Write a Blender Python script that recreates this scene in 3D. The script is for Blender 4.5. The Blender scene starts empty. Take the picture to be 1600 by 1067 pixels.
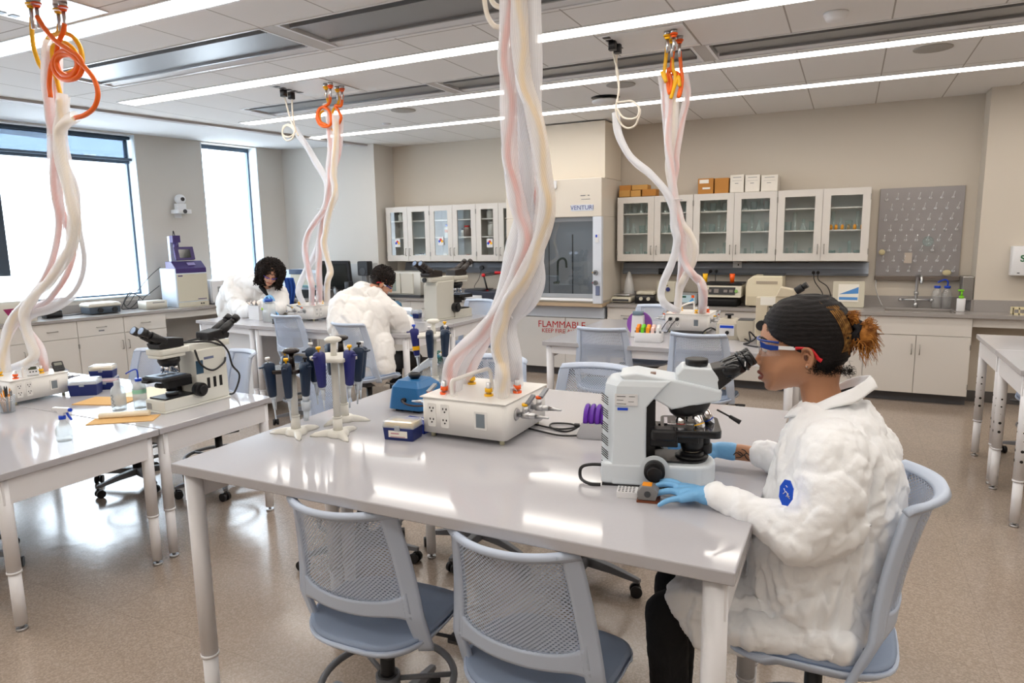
import bpy, bmesh, math, random
import numpy as np
from mathutils import Matrix, Vector, noise
PI = math.pi
SC = bpy.context.scene
COL = SC.collection
rnd = random.Random(7)

# ------------------------------------------------------------------ camera, world, exposure
YAW, PITCH, ROLL, FPX, CAMZ = 0.46096072, 0.15187912, -0.01730731, 1057.618, 1.72
def cam_rows():
    cy, sy, cp, sp = math.cos(YAW), math.sin(YAW), math.cos(PITCH), math.sin(PITCH)
    f = np.array([-sy*cp, cy*cp, -sp]); r = np.array([cy, sy, 0.0]); u = np.cross(r, f)
    c, s = math.cos(ROLL), math.sin(ROLL)
    return np.array([c*r+s*u, -s*r+c*u, f])
CM = cam_rows()
cam_data = bpy.data.cameras.new('camera'); cam = bpy.data.objects.new('camera', cam_data); COL.objects.link(cam)
cam_data.sensor_width = 36; cam_data.lens = FPX/1600*36; cam_data.clip_start = 0.05
cam.matrix_world = Matrix(((CM[0][0], CM[1][0], -CM[2][0], 0), (CM[0][1], CM[1][1], -CM[2][1], 0), (CM[0][2], CM[1][2], -CM[2][2], CAMZ), (0, 0, 0, 1)))
SC.camera = cam
SC.view_settings.view_transform = 'Standard'; SC.view_settings.look = 'None'; SC.view_settings.gamma = 1
SC.view_settings.use_curve_mapping = False
SC.view_settings.exposure = 0.35
W = bpy.data.worlds.new('sky'); SC.world = W; W.use_nodes = True
wn = W.node_tree.nodes; wn['Background'].inputs[0].default_value = (0.80, 0.90, 1.0, 1); wn['Background'].inputs[1].default_value = 8.0
SC.cycles.max_bounces = 8; SC.cycles.diffuse_bounces = 4; SC.cycles.glossy_bounces = 3; SC.cycles.transmission_bounces = 6; SC.cycles.transparent_max_bounces = 16
SC.cycles.sample_clamp_indirect = 6; SC.cycles.caustics_reflective = False; SC.cycles.caustics_refractive = False

def at(px, py, x=None, y=None, z=None):
    """the point of the room seen at this spot of the 1600 x 1067 picture, on the plane x, y or z = const"""
    d = CM.T @ np.array([(px-800)/FPX, -(py-533.5)/FPX, 1.0]); C = np.array([0, 0, CAMZ])
    a, v = (0, x) if x is not None else (1, y) if y is not None else (2, z)
    p = C+(v-C[a])/d[a]*d
    return Vector((float(p[0]), float(p[1]), float(p[2])))

# ------------------------------------------------------------------ materials
MATS = {}
def mat(name, col, rough=0.5, metal=0.0, emit=None, alpha=1.0, trans=0.0, ior=1.45, var=0.0, vs=6.0, bump=0.0, bs=60.0, coat=0.0, spec=0.5, sub=0.0):
    if name in MATS: return MATS[name]
    m = bpy.data.materials.new(name); m.use_nodes = True; nt = m.node_tree; b = nt.nodes['Principled BSDF']
    c = (*col, 1)
    b.inputs['Base Color'].default_value = c; b.inputs['Roughness'].default_value = rough; b.inputs['Metallic'].default_value = metal
    b.inputs['IOR'].default_value = ior; b.inputs['Alpha'].default_value = alpha; b.inputs['Transmission Weight'].default_value = trans
    b.inputs['Coat Weight'].default_value = coat; b.inputs['Specular IOR Level'].default_value = spec
    if sub: b.inputs['Subsurface Weight'].default_value = sub; b.inputs['Subsurface Radius'].default_value = (.02, .01, .006)
    if emit: b.inputs['Emission Color'].default_value = (*emit[0], 1); b.inputs['Emission Strength'].default_value = emit[1]
    if var or bump:
        tc = nt.nodes.new('ShaderNodeTexCoord')
        n = nt.nodes.new('ShaderNodeTexNoise'); n.inputs['Scale'].default_value = vs; n.inputs['Detail'].default_value = 5; nt.links.new(tc.outputs['Object'], n.inputs['Vector'])
        if var:
            mx = nt.nodes.new('ShaderNodeMix'); mx.data_type = 'RGBA'; mx.inputs[6].default_value = tuple(min(1, v*(1+var)) for v in col)+(1,); mx.inputs[7].default_value = tuple(v*(1-var) for v in col)+(1,)
            nt.links.new(n.outputs['Fac'], mx.inputs[0]); nt.links.new(mx.outputs[2], b.inputs['Base Color'])
        if bump:
            n2 = nt.nodes.new('ShaderNodeTexNoise'); n2.inputs['Scale'].default_value = bs; n2.inputs['Detail'].default_value = 4; nt.links.new(tc.outputs['Object'], n2.inputs['Vector'])
            bp = nt.nodes.new('ShaderNodeBump'); bp.inputs['Strength'].default_value = bump; bp.inputs['Distance'].default_value = .01
            nt.links.new(n2.outputs['Fac'], bp.inputs['Height']); nt.links.new(bp.outputs['Normal'], b.inputs['Normal'])
    MATS[name] = m
    return m
def glassmat(name, col=(1, 1, 1), refl=0.06, alpha=0.0, rough=0.02):
    """thin clear sheet: tinted see-through plus a little mirror reflection"""
    if name in MATS: return MATS[name]
    m = bpy.data.materials.new(name); m.use_nodes = True; nt = m.node_tree; nt.nodes.clear()
    o = nt.nodes.new('ShaderNodeOutputMaterial'); t = nt.nodes.new('ShaderNodeBsdfTransparent'); g = nt.nodes.new('ShaderNodeBsdfGlossy')
    t.inputs[0].default_value = (*col, 1); g.inputs['Roughness'].default_value = rough
    fr = nt.nodes.new('ShaderNodeFresnel'); fr.inputs[0].default_value = 1.5
    mm = nt.nodes.new('ShaderNodeMath'); mm.operation = 'MULTIPLY_ADD'; mm.inputs[1].default_value = .8; mm.inputs[2].default_value = refl
    nt.links.new(fr.outputs[0], mm.inputs[0])
    ge = nt.nodes.new('ShaderNodeNewGeometry'); ms = nt.nodes.new('ShaderNodeMath'); ms.operation = 'SUBTRACT'; ms.inputs[0].default_value = 1; nt.links.new(ge.outputs['Backfacing'], ms.inputs[1])
    mf = nt.nodes.new('ShaderNodeMath'); mf.operation = 'MULTIPLY'; nt.links.new(mm.outputs[0], mf.inputs[0]); nt.links.new(ms.outputs[0], mf.inputs[1])
    mx = nt.nodes.new('ShaderNodeMixShader'); nt.links.new(mf.outputs[0], mx.inputs[0]); nt.links.new(t.outputs[0], mx.inputs[1]); nt.links.new(g.outputs[0], mx.inputs[2])
    if alpha:
        d = nt.nodes.new('ShaderNodeBsdfDiffuse'); d.inputs[0].default_value = (*col, 1); m2 = nt.nodes.new('ShaderNodeMixShader'); m2.inputs[0].default_value = alpha
        nt.links.new(mx.outputs[0], m2.inputs[1]); nt.links.new(d.outputs[0], m2.inputs[2]); nt.links.new(m2.outputs[0], o.inputs[0])
    else: nt.links.new(mx.outputs[0], o.inputs[0])
    MATS[name] = m
    return m
def srgb(r, g, b): return tuple((v/255/12.92 if v/255 <= .04045 else ((v/255+.055)/1.055)**2.4) for v in (r, g, b))

# ------------------------------------------------------------------ mesh builder
def catmull(pts, n=6, closed=False):
    P = [Vector(p) for p in pts]; out = []; N = len(P)
    if N < 3: return P
    rng = range(N) if closed else range(N-1)
    for i in rng:
        p0 = P[(i-1) % N] if closed or i > 0 else P[0]*2-P[1]; p1 = P[i]; p2 = P[(i+1) % N]
        p3 = P[(i+2) % N] if closed or i+2 < N else P[-1]*2-P[-2]
        for k in range(n):
            t = k/n; t2 = t*t; t3 = t2*t
            out.append(.5*((2*p1)+(-p0+p2)*t+(2*p0-5*p1+4*p2-p3)*t2+(-p0+3*p1-3*p2+p3)*t3))
    if not closed: out.append(P[-1])
    return out
def I4(): return Matrix.Identity(4)
def RZ(a): return Matrix.Rotation(a, 4, 'Z')
def RX(a): return Matrix.Rotation(a, 4, 'X')
def RY(a): return Matrix.Rotation(a, 4, 'Y')
def TR(x, y, z): return Matrix.Translation((x, y, z))
class MB:
    def __init__(s, M=None): s.v = []; s.f = []; s.sm = []; s.mi = []; s.M = M or I4(); s.m = 0
    def add(s, vs, fs, smooth=False):
        b = len(s.v); s.v += [tuple(s.M @ Vector(v)) for v in vs]
        for f in fs: s.f.append(tuple(b+i for i in f)); s.sm.append(smooth); s.mi.append(s.m)
        return s
    def box(s, cx, cy, cz, sx, sy, sz, R=None, tx=1, ty=1):
        q = []
        for dz in (-.5, .5):
            kx, ky = (tx, ty) if dz > 0 else (1, 1)
            for dx, dy in ((-.5, -.5), (.5, -.5), (.5, .5), (-.5, .5)): q.append(Vector((dx*sx*kx, dy*sy*ky, dz*sz)))
        if R: q = [R @ v for v in q]
        q = [(v[0]+cx, v[1]+cy, v[2]+cz) for v in q]
        return s.add(q, [(3, 2, 1, 0), (4, 5, 6, 7), (0, 1, 5, 4), (1, 2, 6, 5), (2, 3, 7, 6), (3, 0, 4, 7)])
    def bx(s, x0, x1, y0, y1, z0, z1): return s.box((x0+x1)/2, (y0+y1)/2, (z0+z1)/2, abs(x1-x0), abs(y1-y0), abs(z1-z0))
    def prism(s, poly, a, b, axis='z', smooth=False):
        n = len(poly)
        f = {'z': lambda u, v, w: (u, v, w), 'y': lambda u, v, w: (u, w, v), 'x': lambda u, v, w: (w, u, v)}[axis]
        vs = [f(u, v, a) for u, v in poly]+[f(u, v, b) for u, v in poly]
        s.add(vs, [tuple(range(n))[::-1], tuple(range(n, 2*n))]); 
        b0 = len(s.v)-2*n
        for i in range(n): j = (i+1) % n; s.f.append((b0+i, b0+j, b0+n+j, b0+n+i)); s.sm.append(smooth); s.mi.append(s.m)
        return s
    def rring(s, w, h, r, n=5):
        pts = []
        for cx, cy, a0 in ((w/2-r, h/2-r, 0), (-w/2+r, h/2-r, PI/2), (-w/2+r, -h/2+r, PI), (w/2-r, -h/2+r, 3*PI/2)):
            for k in range(n+1): a = a0+k*PI/2/n; pts.append((cx+r*math.cos(a), cy+r*math.sin(a)))
        return pts
    def rbox(s, cx, cy, cz, sx, sy, sz, r=.01, axis='z', n=4):
        """box with four rounded edges along axis"""
        d = {'z': (sx, sy, sz), 'y': (sx, sz, sy), 'x': (sy, sz, sx)}[axis]
        c = {'z': (cx, cy, cz), 'y': (cx, cz, cy), 'x': (cy, cz, cx)}[axis]
        p = [(u+c[0], v+c[1]) for u, v in s.rring(d[0], d[1], r, n)]
        return s.prism(p, c[2]-d[2]/2, c[2]+d[2]/2, axis, True)
    def loft(s, rings, caps=True, smooth=True, closed_ring=True):
        n = len(rings[0]); vs = [p for r in rings for p in r]; fs = []
        for i in range(len(rings)-1):
            for j in range(n if closed_ring else n-1):
                k = (j+1) % n; fs.append((i*n+j, i*n+k, (i+1)*n+k, (i+1)*n+j))
        s.add(vs, fs, smooth)
        if caps:
            b0 = len(s.v)-len(vs)
            s.f.append(tuple(b0+i for i in range(n))[::-1]); s.sm.append(False); s.mi.append(s.m)
            s.f.append(tuple(b0+(len(rings)-1)*n+i for i in range(n))); s.sm.append(False); s.mi.append(s.m)
        return s
    def cyl(s, p0, p1, r0, r1=None, n=16, caps=True):
        r1 = r0 if r1 is None else r1; p0 = Vector(p0); p1 = Vector(p1); d = (p1-p0).normalized()
        a = d.orthogonal().normalized(); b = d.cross(a)
        R = [[p+(a*math.cos(2*PI*k/n)+b*math.sin(2*PI*k/n))*r for k in range(n)] for p, r in ((p0, r0), (p1, r1))]
        return s.loft(R, caps)
    def tube(s, pts, r, n=8, sm=0, closed=False, caps=True):
        P = catmull(pts, sm, closed) if sm else [Vector(p) for p in pts]
        N = len(P); rs = r if callable(r) else (lambda t: r)
        if isinstance(r, (list, tuple)):
            rr = list(r); rs = lambda t: rr[min(int(t*(len(rr)-1)), len(rr)-2)]*(1-(t*(len(rr)-1)-min(int(t*(len(rr)-1)), len(rr)-2)))+rr[min(int(t*(len(rr)-1)), len(rr)-2)+1]*(t*(len(rr)-1)-min(int(t*(len(rr)-1)), len(rr)-2))
        rings = []; prev = None
        for i, p in enumerate(P):
            if closed: d = P[(i+1) % N]-P[(i-1) % N]
            else: d = P[min(i+1, N-1)]-P[max(i-1, 0)]
            d.normalize()
            if prev is None: a = d.orthogonal().normalized()
            else:
                a = prev-d*prev.dot(d)
                a = a.normalized() if a.length > 1e-6 else d.orthogonal().normalized()
            prev = a; b = d.cross(a); q = rs(i/max(N-1, 1))
            rings.append([p+(a*math.cos(2*PI*k/n)+b*math.sin(2*PI*k/n))*q for k in range(n)])
        if closed: rings.append(rings[0]); return s.loft(rings, False)
        return s.loft(rings, caps)
    def lathe(s, prof, c=(0, 0, 0), n=20, axis='z', caps=True):
        f = {'z': lambda x, y, z: (x, y, z), 'y': lambda x, y, z: (x, z, y), 'x': lambda x, y, z: (z, x, y)}[axis]
        R = []
        for r, z in prof:
            R.append([Vector(f(max(r, 1e-5)*math.cos(2*PI*k/n), max(r, 1e-5)*math.sin(2*PI*k/n), z))+Vector(c) for k in range(n)])
        return s.loft(R, caps)
    def ell(s, c, r, n=14, R=None):
        if not hasattr(r, '__len__'): r = (r, r, r)
        rings = []
        for i in range(1, n):
            t = PI*i/n; ring = []
            for k in range(2*n):
                a = 2*PI*k/(2*n); v = Vector((r[0]*math.sin(t)*math.cos(a), r[1]*math.sin(t)*math.sin(a), -r[2]*math.cos(t)))
                if R: v = R @ v
                ring.append(v+Vector(c))
            rings.append(ring)
        return s.loft(rings, True)
    def torus(s, c, R, r, n=32, m=8, axis='z', a0=0, a1=2*PI):
        f = {'z': lambda x, y: (x, y, 0), 'y': lambda x, y: (x, 0, y), 'x': lambda x, y: (0, x, y)}[axis]
        full = abs(a1-a0-2*PI) < 1e-6; k = n if full else n+1
        pts = [Vector(c)+Vector(f(R*math.cos(a0+(a1-a0)*i/n), R*math.sin(a0+(a1-a0)*i/n))) for i in range(k)]
        return s.tube(pts, r, m, 0, full)
    def sheet(s, fn, nu, nv, th, keep=None, smooth=True):
        """thickened grid fn(u,v), u,v in 0..1; keep(i,j) picks the cells"""
        P = [[Vector(fn(i/nu, j/nv)) for j in range(nv+1)] for i in range(nu+1)]
        N = [[None]*(nv+1) for _ in range(nu+1)]
        for i in range(nu+1):
            for j in range(nv+1):
                a = P[min(i+1, nu)][j]-P[max(i-1, 0)][j]; b = P[i][min(j+1, nv)]-P[i][max(j-1, 0)]; q = a.cross(b)
                N[i][j] = q.normalized() if q.length > 1e-12 else Vector((0, 0, 1))
        idx = lambda i, j, k: (i*(nv+1)+j)*2+k
        vs = []
        for i in range(nu+1):
            for j in range(nv+1): vs.append(P[i][j]+N[i][j]*th/2); vs.append(P[i][j]-N[i][j]*th/2)
        K = lambda i, j: 0 <= i < nu and 0 <= j < nv and (keep is None or keep(i, j))
        fs = []
        for i in range(nu):
            for j in range(nv):
                if not K(i, j): continue
                fs.append((idx(i, j, 0), idx(i+1, j, 0), idx(i+1, j+1, 0), idx(i, j+1, 0)))
                fs.append((idx(i, j, 1), idx(i, j+1, 1), idx(i+1, j+1, 1), idx(i+1, j, 1)))
                if not K(i-1, j): fs.append((idx(i, j, 0), idx(i, j+1, 0), idx(i, j+1, 1), idx(i, j, 1)))
                if not K(i+1, j): fs.append((idx(i+1, j, 0), idx(i+1, j, 1), idx(i+1, j+1, 1), idx(i+1, j+1, 0)))
                if not K(i, j-1): fs.append((idx(i, j, 0), idx(i, j, 1), idx(i+1, j, 1), idx(i+1, j, 0)))
                if not K(i, j+1): fs.append((idx(i, j+1, 0), idx(i+1, j+1, 0), idx(i+1, j+1, 1), idx(i, j+1, 1)))
        used = sorted({i for f in fs for i in f}); mp = {o: k for k, o in enumerate(used)}
        return s.add([vs[o] for o in used], [tuple(mp[i] for i in f) for f in fs], smooth)
    def mesh(s, name, mats):
        me = bpy.data.meshes.new(name); me.from_pydata(s.v, [], s.f)
        for m in (mats if isinstance(mats, (list, tuple)) else [mats]): me.materials.append(m)
        me.polygons.foreach_set('use_smooth', s.sm); me.polygons.foreach_set('material_index', s.mi)
        me.update(); return me
def P(name, mb, mats, parent=None, bevel=0, seg=2, sub=0, label=None):
    """link a mesh: a part when it has a parent"""
    o = bpy.data.objects.new(name, mb.mesh(name, mats) if isinstance(mb, MB) else mb); COL.objects.link(o)
    if parent is not None: o.parent = parent
    if bevel:
        b = o.modifiers.new('edge', 'BEVEL'); b.width = bevel; b.segments = seg; b.limit_method = 'ANGLE'; b.angle_limit = math.radians(50); b.use_clamp_overlap = True
    if sub: q = o.modifiers.new('smooth', 'SUBSURF'); q.levels = sub; q.render_levels = sub
    if label: o['label'] = label
    return o
def tag(o, label, cat, group=None):
    o['label'] = label; o['category'] = cat
    if group: o['group'] = group
    return o
def thing(name, label, cat, loc=(0, 0, 0), rz=0, group=None):
    o = bpy.data.objects.new(name, None); o.empty_display_size = .05; COL.objects.link(o); o.location = loc; o.rotation_euler = (0, 0, rz)
    return tag(o, label, cat, group)
def solo(name, mb, mats, label, cat, loc=(0, 0, 0), rz=0, group=None, **k):
    o = P(name, mb, mats, None, **k); o.location = loc; o.rotation_euler = (0, 0, rz)
    return tag(o, label, cat, group)
def struct(name, mb, mats, loc=None, rz=None, **k):
    o = P(name, mb, mats, None, **k); o['kind'] = 'structure'
    if loc: o.location = loc
    if rz is not None: o.rotation_euler = (0, 0, rz)
    return o
def dup(o, parent=None, loc=None, rz=None, label=None, group=None):
    c = o.copy(); COL.objects.link(c)
    if parent is not None: c.parent = parent
    if loc is not None: c.location = loc
    if rz is not None: c.rotation_euler = (0, 0, rz)
    if label: c['label'] = label
    if group: c['group'] = group
    for ch in list(o.children): dup(ch, c)
    return c
def text(name, body, size, mats, parent, loc, rot=(PI/2, 0, 0), align='CENTER', depth=.0006, bold=0.0, shear=0, sx=1):
    cu = bpy.data.curves.new(name, 'FONT'); cu.body = body; cu.size = size; cu.align_x = align; cu.align_y = 'CENTER'; cu.extrude = depth; cu.offset = bold; cu.shear = shear
    t = bpy.data.objects.new(name, cu); COL.objects.link(t)
    dg = bpy.context.evaluated_depsgraph_get(); me = bpy.data.meshes.new_from_object(t.evaluated_get(dg)); bpy.data.objects.remove(t)
    me.materials.clear(); me.materials.append(mats)
    o = bpy.data.objects.new(name, me); COL.objects.link(o); o.parent = parent; o.location = loc; o.rotation_euler = rot; o.scale = (sx, 1, 1)
    return o

white = mat('painted white metal', srgb(226, 226, 228), .35)
warmwhite = mat('cream enamel', srgb(222, 214, 196), .4)
black = mat('black plastic', (.012, .012, .014), .4)
dkgrey = mat('dark grey plastic', (.05, .052, .058), .45)
midgrey = mat('mid grey plastic', (.18, .185, .2), .45)
chrome = mat('brushed steel', (.55, .55, .56), .28, 1.0)
dchrome = mat('grey cast metal', (.30, .31, .33), .38, .8)
yel = mat('yellow plastic', srgb(250, 190, 10), .4)
org = mat('orange plastic', srgb(245, 95, 15), .4)
blue = mat('royal blue plastic', srgb(20, 70, 200), .35)
navy = mat('navy plastic', srgb(25, 35, 85), .4)
red = mat('red plastic', srgb(200, 25, 35), .4)
paper = mat('paper white', srgb(236, 232, 222), .8)
ink = mat('black ink', (.02, .02, .02), .7)
cable_m = mat('black cable rubber', (.02, .02, .022), .5)
clear = glassmat('clear plastic', (.93, .95, .96), .05, .10)
# ------------------------------------------------------------------ the room
CH = 3.06; YB = 8.395; TH = math.radians(10); LO = Vector((-8.367, 4.711, 0))
LW = TR(*LO) @ RZ(-TH)                                   # left wall frame: x away from the wall, y along it, z up
def lw(x, u, z=0): return LW @ Vector((x, u, z))
def wallmat(name, col, rough=.85):
    return mat(name, col, rough, bump=.08, bs=220)
wall_m = wallmat('painted wall', srgb(205, 200, 193))
wall_r = wallmat('painted wall sand', srgb(206, 197, 184))
# floor: speckled vinyl tile with fine joints and a waxed shine
fm = bpy.data.materials.new('waxed speckled vinyl tile'); fm.use_nodes = True; nt = fm.node_tree; N = nt.nodes; L = nt.links; bs = N['Principled BSDF']
tc = N.new('ShaderNodeTexCoord'); mp = N.new('ShaderNodeMapping'); mp.inputs['Rotation'].default_value = (0, 0, 0); L.new(tc.outputs['Object'], mp.inputs[0])
br = N.new('ShaderNodeTexBrick'); br.offset = 0; br.inputs['Scale'].default_value = 1; br.inputs['Brick Width'].default_value = .61; br.inputs['Row Height'].default_value = .61; br.inputs['Mortar Size'].default_value = .0016; br.inputs['Mortar Smooth'].default_value = .3
br.inputs['Color1'].default_value = (1, 1, 1, 1); br.inputs['Color2'].default_value = (.94, .94, .94, 1); br.inputs['Mortar'].default_value = (.80, .79, .77, 1); L.new(mp.outputs[0], br.inputs['Vector'])
vo = N.new('ShaderNodeTexVoronoi'); vo.inputs['Scale'].default_value = 150; L.new(tc.outputs['Object'], vo.inputs['Vector'])
cr = N.new('ShaderNodeValToRGB'); e = cr.color_ramp.elements; e[0].position = .0; e[0].color = (*srgb(152, 138, 125), 1); e[1].position = 1; e[1].color = (*srgb(177, 162, 149), 1)
for p, c in ((.25, srgb(165, 150, 137)), (.5, srgb(158, 143, 130)), (.8, srgb(172, 157, 144))): q = e.new(p); q.color = (*c, 1)
cr.color_ramp.interpolation = 'CONSTANT'; sp = N.new('ShaderNodeSeparateColor'); L.new(vo.outputs['Color'], sp.inputs[0]); L.new(sp.outputs[0], cr.inputs[0])
mx = N.new('ShaderNodeMix'); mx.data_type = 'RGBA'; mx.blend_type = 'MULTIPLY'; mx.inputs[0].default_value = 1; L.new(cr.outputs[0], mx.inputs[6]); L.new(br.outputs[0], mx.inputs[7]); L.new(mx.outputs[2], bs.inputs['Base Color'])
nz = N.new('ShaderNodeTexNoise'); nz.inputs['Scale'].default_value = 1.6; nz.inputs['Detail'].default_value = 6; L.new(tc.outputs['Object'], nz.inputs['Vector'])
mr = N.new('ShaderNodeMapRange'); mr.inputs[3].default_value = .13; mr.inputs[4].default_value = .26; L.new(nz.outputs['Fac'], mr.inputs[0]); L.new(mr.outputs[0], bs.inputs['Roughness'])
n2 = N.new('ShaderNodeTexNoise'); n2.inputs['Scale'].default_value = 9; L.new(tc.outputs['Object'], n2.inputs['Vector']); bu = N.new('ShaderNodeBump'); bu.inputs['Strength'].default_value = .12; bu.inputs['Distance'].default_value = .01; L.new(n2.outputs['Fac'], bu.inputs['Height']); L.new(bu.outputs[0], bs.inputs['Normal'])
bs.inputs['Specular IOR Level'].default_value = .6; bs.inputs['Coat Weight'].default_value = .25; bs.inputs['Coat Roughness'].default_value = .12
struct('floor', MB().bx(-10.5, 4.5, -4.2, 8.6, -.1, 0), fm)
# ceiling: lay-in tiles (joint lines every 0.597 m), openings left for the metal chilled beams
cm = bpy.data.materials.new('ceiling tile'); cm.use_nodes = True; nt = cm.node_tree; N = nt.nodes; L = nt.links; bs = N['Principled BSDF']; bs.inputs['Roughness'].default_value = .9
tc = N.new('ShaderNodeTexCoord'); sx = N.new('ShaderNodeSeparateXYZ'); L.new(tc.outputs['Object'], sx.inputs[0])
def mth(op, a, b=None, c=None):
    n = N.new('ShaderNodeMath'); n.operation = op
    for i, v in enumerate((a, b, c)):
        if v is None: continue
        if isinstance(v, (int, float)): n.inputs[i].default_value = v
        else: L.new(v, n.inputs[i])
    return n.outputs[0]
px_ = mth('PINGPONG', mth('ADD', sx.outputs[0], 20*.597-.17), .597/2)
lx = mth('LESS_THAN', px_, .005)
ly = None
for yy in (4.0, 6.86, 1.75, 2.65, .2):
    q = mth('LESS_THAN', mth('ABSOLUTE', mth('SUBTRACT', sx.outputs[1], yy)), .005); ly = q if ly is None else mth('MAXIMUM', ly, q)
fac = mth('MAXIMUM', lx, ly)
nz = N.new('ShaderNodeTexNoise'); nz.inputs['Scale'].default_value = 90; L.new(tc.outputs['Object'], nz.inputs['Vector'])
mx = N.new('ShaderNodeMix'); mx.data_type = 'RGBA'; mx.inputs[6].default_value = (*srgb(232, 230, 228), 1); mx.inputs[7].default_value = (*srgb(170, 164, 158), 1); L.new(fac, mx.inputs[0]); L.new(mx.outputs[2], bs.inputs['Base Color'])
bu = N.new('ShaderNodeBump'); bu.inputs['Strength'].default_value = .15; bu.inputs['Distance'].default_value = .002; L.new(nz.outputs['Fac'], bu.inputs['Height']); L.new(bu.outputs[0], bs.inputs['Normal'])
def xs(y): return -6.72+(y-5.0)*math.tan(TH)            # where the tiles stop, along the left wall
mb = MB(); R1 = (3.37, 3.95); R2 = (5.2, 5.68)
def cstrip(x0, x1, y0, y1):
    a0 = xs(y0) if x0 is None else x0; a1 = xs(y1) if x0 is None else x0
    mb.prism([(a0, y0), (x1, y0), (x1, y1), (a1, y1)], CH, CH+.03)
cstrip(None, 4.5, -4.2, R1[0]); cstrip(None, -5.75, *R1); cstrip(3.75, 4.5, *R1); cstrip(None, 4.5, R1[1], R2[0]); cstrip(None, -5.62, *R2); cstrip(3.75, 4.5, *R2); cstrip(None, 4.5, R2[1], 8.5)
mb.bx(-10, 4.5, 3.2, 5.8, CH+.12, CH+.15)
struct('ceiling', mb, cm)
sof = MB(LW)
for u0, u1 in ((-9.2, 4.2),): sof.prism([(-.02, 3.10), (1.56, 3.055), (1.56, 3.10), (-.02, 3.14)], u0, u1, 'y')
struct('trim_1', sof, wallmat('soffit paint', srgb(222, 224, 226)))
struct('trim_2', MB(LW).bx(1.5, 1.6, -9.2, 4.2, 3.035, 3.065), mat('soffit edge', srgb(176, 172, 170), .6))
# walls
def wbox(mb, x0, x1, y0, y1, z0, z1): mb.bx(x0, x1, y0, y1, z0, z1)
mb = MB(); wbox(mb, -6.07, 1.14, YB, YB+.15, 0, 3.2); struct('wall_back', mb, wall_r)
mb = MB(); wbox(mb, 1.14, 4.6, 8.08, 8.6, 0, 3.2); struct('wall_back_right', mb, wall_r)
mb = MB(); wbox(mb, -8.6, -6.07, 7.95, 8.6, 0, 3.2); struct('wall_back_left', mb, wall_m)
struct('wall_right', MB().bx(4.5, 4.65, -4.2, 8.6, 0, 3.2), wall_r)
struct('wall_front', MB().bx(-10.5, 4.6, -4.35, -4.2, 0, 3.2), wall_r)
W1 = (-4.2, 1.13, 1.06, 3.085); W2 = (2.0, 2.86, 1.06, 3.085)
mb = MB(LW); T = -.32
for u0, u1, z0, z1 in ((-9.2, W1[0], 0, 3.25), (W1[0], W1[1], 0, W1[2]), (W1[0], W1[1], W1[3], 3.25), (W1[1], W2[0], 0, 3.25), (W2[0], W2[1], 0, W2[2]), (W2[0], W2[1], W2[3], 3.25), (W2[1], 4.2, 0, 3.25)):
    mb.bx(T, 0, u0, u1, z0, z1)
struct('wall_left', mb, wall_m)
# windows: dark slim frames set at the outer face, pane, and a pale lining in the reveal
frame_m = mat('window frame grey blue', srgb(86, 104, 122), .4, .3); lining = mat('window lining white', srgb(225, 235, 242), .5)
pane_m = glassmat('window glass', (.97, .99, 1), .02); 
for k, (u0, u1, z0, z1) in enumerate((W1, W2)):
    mb = MB(LW); x0, x1 = -.24, -.19; t = .035
    mb.bx(x0, x1, u0, u0+t, z0, z1); mb.bx(x0, x1, u1-t, u1, z0, z1); mb.bx(x0, x1, u0, u1, z0, z0+t); mb.bx(x0, x1, u0, u1, z1-t-.02, z1)
    if k == 0: mb.bx(x0-.02, x1+.02, u0, u1, 2.74, 2.80); mb.bx(x0, x1, -1.5, -1.46, z0, z1)
    w = struct('window_%d' % (k+1), mb, frame_m)
    P('pane', MB(LW).bx(-.22, -.214, u0, u1, z0, z1), pane_m, w)
    mb = MB(LW); mb.bx(-.19, .006, u1-.012, u1, z0, z1); mb.bx(-.19, .006, u0, u0+.012, z0, z1); mb.bx(-.19, .02, u0, u1, z0, z0+.015)
    P('reveal_lining', mb, lining, w)
t = thing('roller_shade', 'blue translucent roller shade covering only the top of the wide window', 'window shade', lw(-.10, W1[0]+.1, 2.79), -TH)
P('shade_cloth', MB().bx(-.003, 0, 0, W1[1]-W1[0]-.17, 0, .27), glassmat('blue mesh shade fabric', (.27, .31, .36), 0, 0), t)
P('shade_roller', MB().cyl((0, 0, .26), (0, W1[1]-W1[0]-.12, .26), .022), mat('dark blue grey metal', srgb(52, 66, 82), .5), t)
P('bottom_bar', MB().bx(-.012, .01, -.01, W1[1]-W1[0]-.11, -.018, .012), frame_m, t)
tag(P('blackout_shade', MB(LW).bx(-.1, -.085, -2.2, -.34, 1.39, 2.8), mat('charcoal shade cloth', srgb(62, 72, 84), .7)), 'charcoal blackout shade pulled down over the left part of the wide window', 'window shade')
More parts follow.
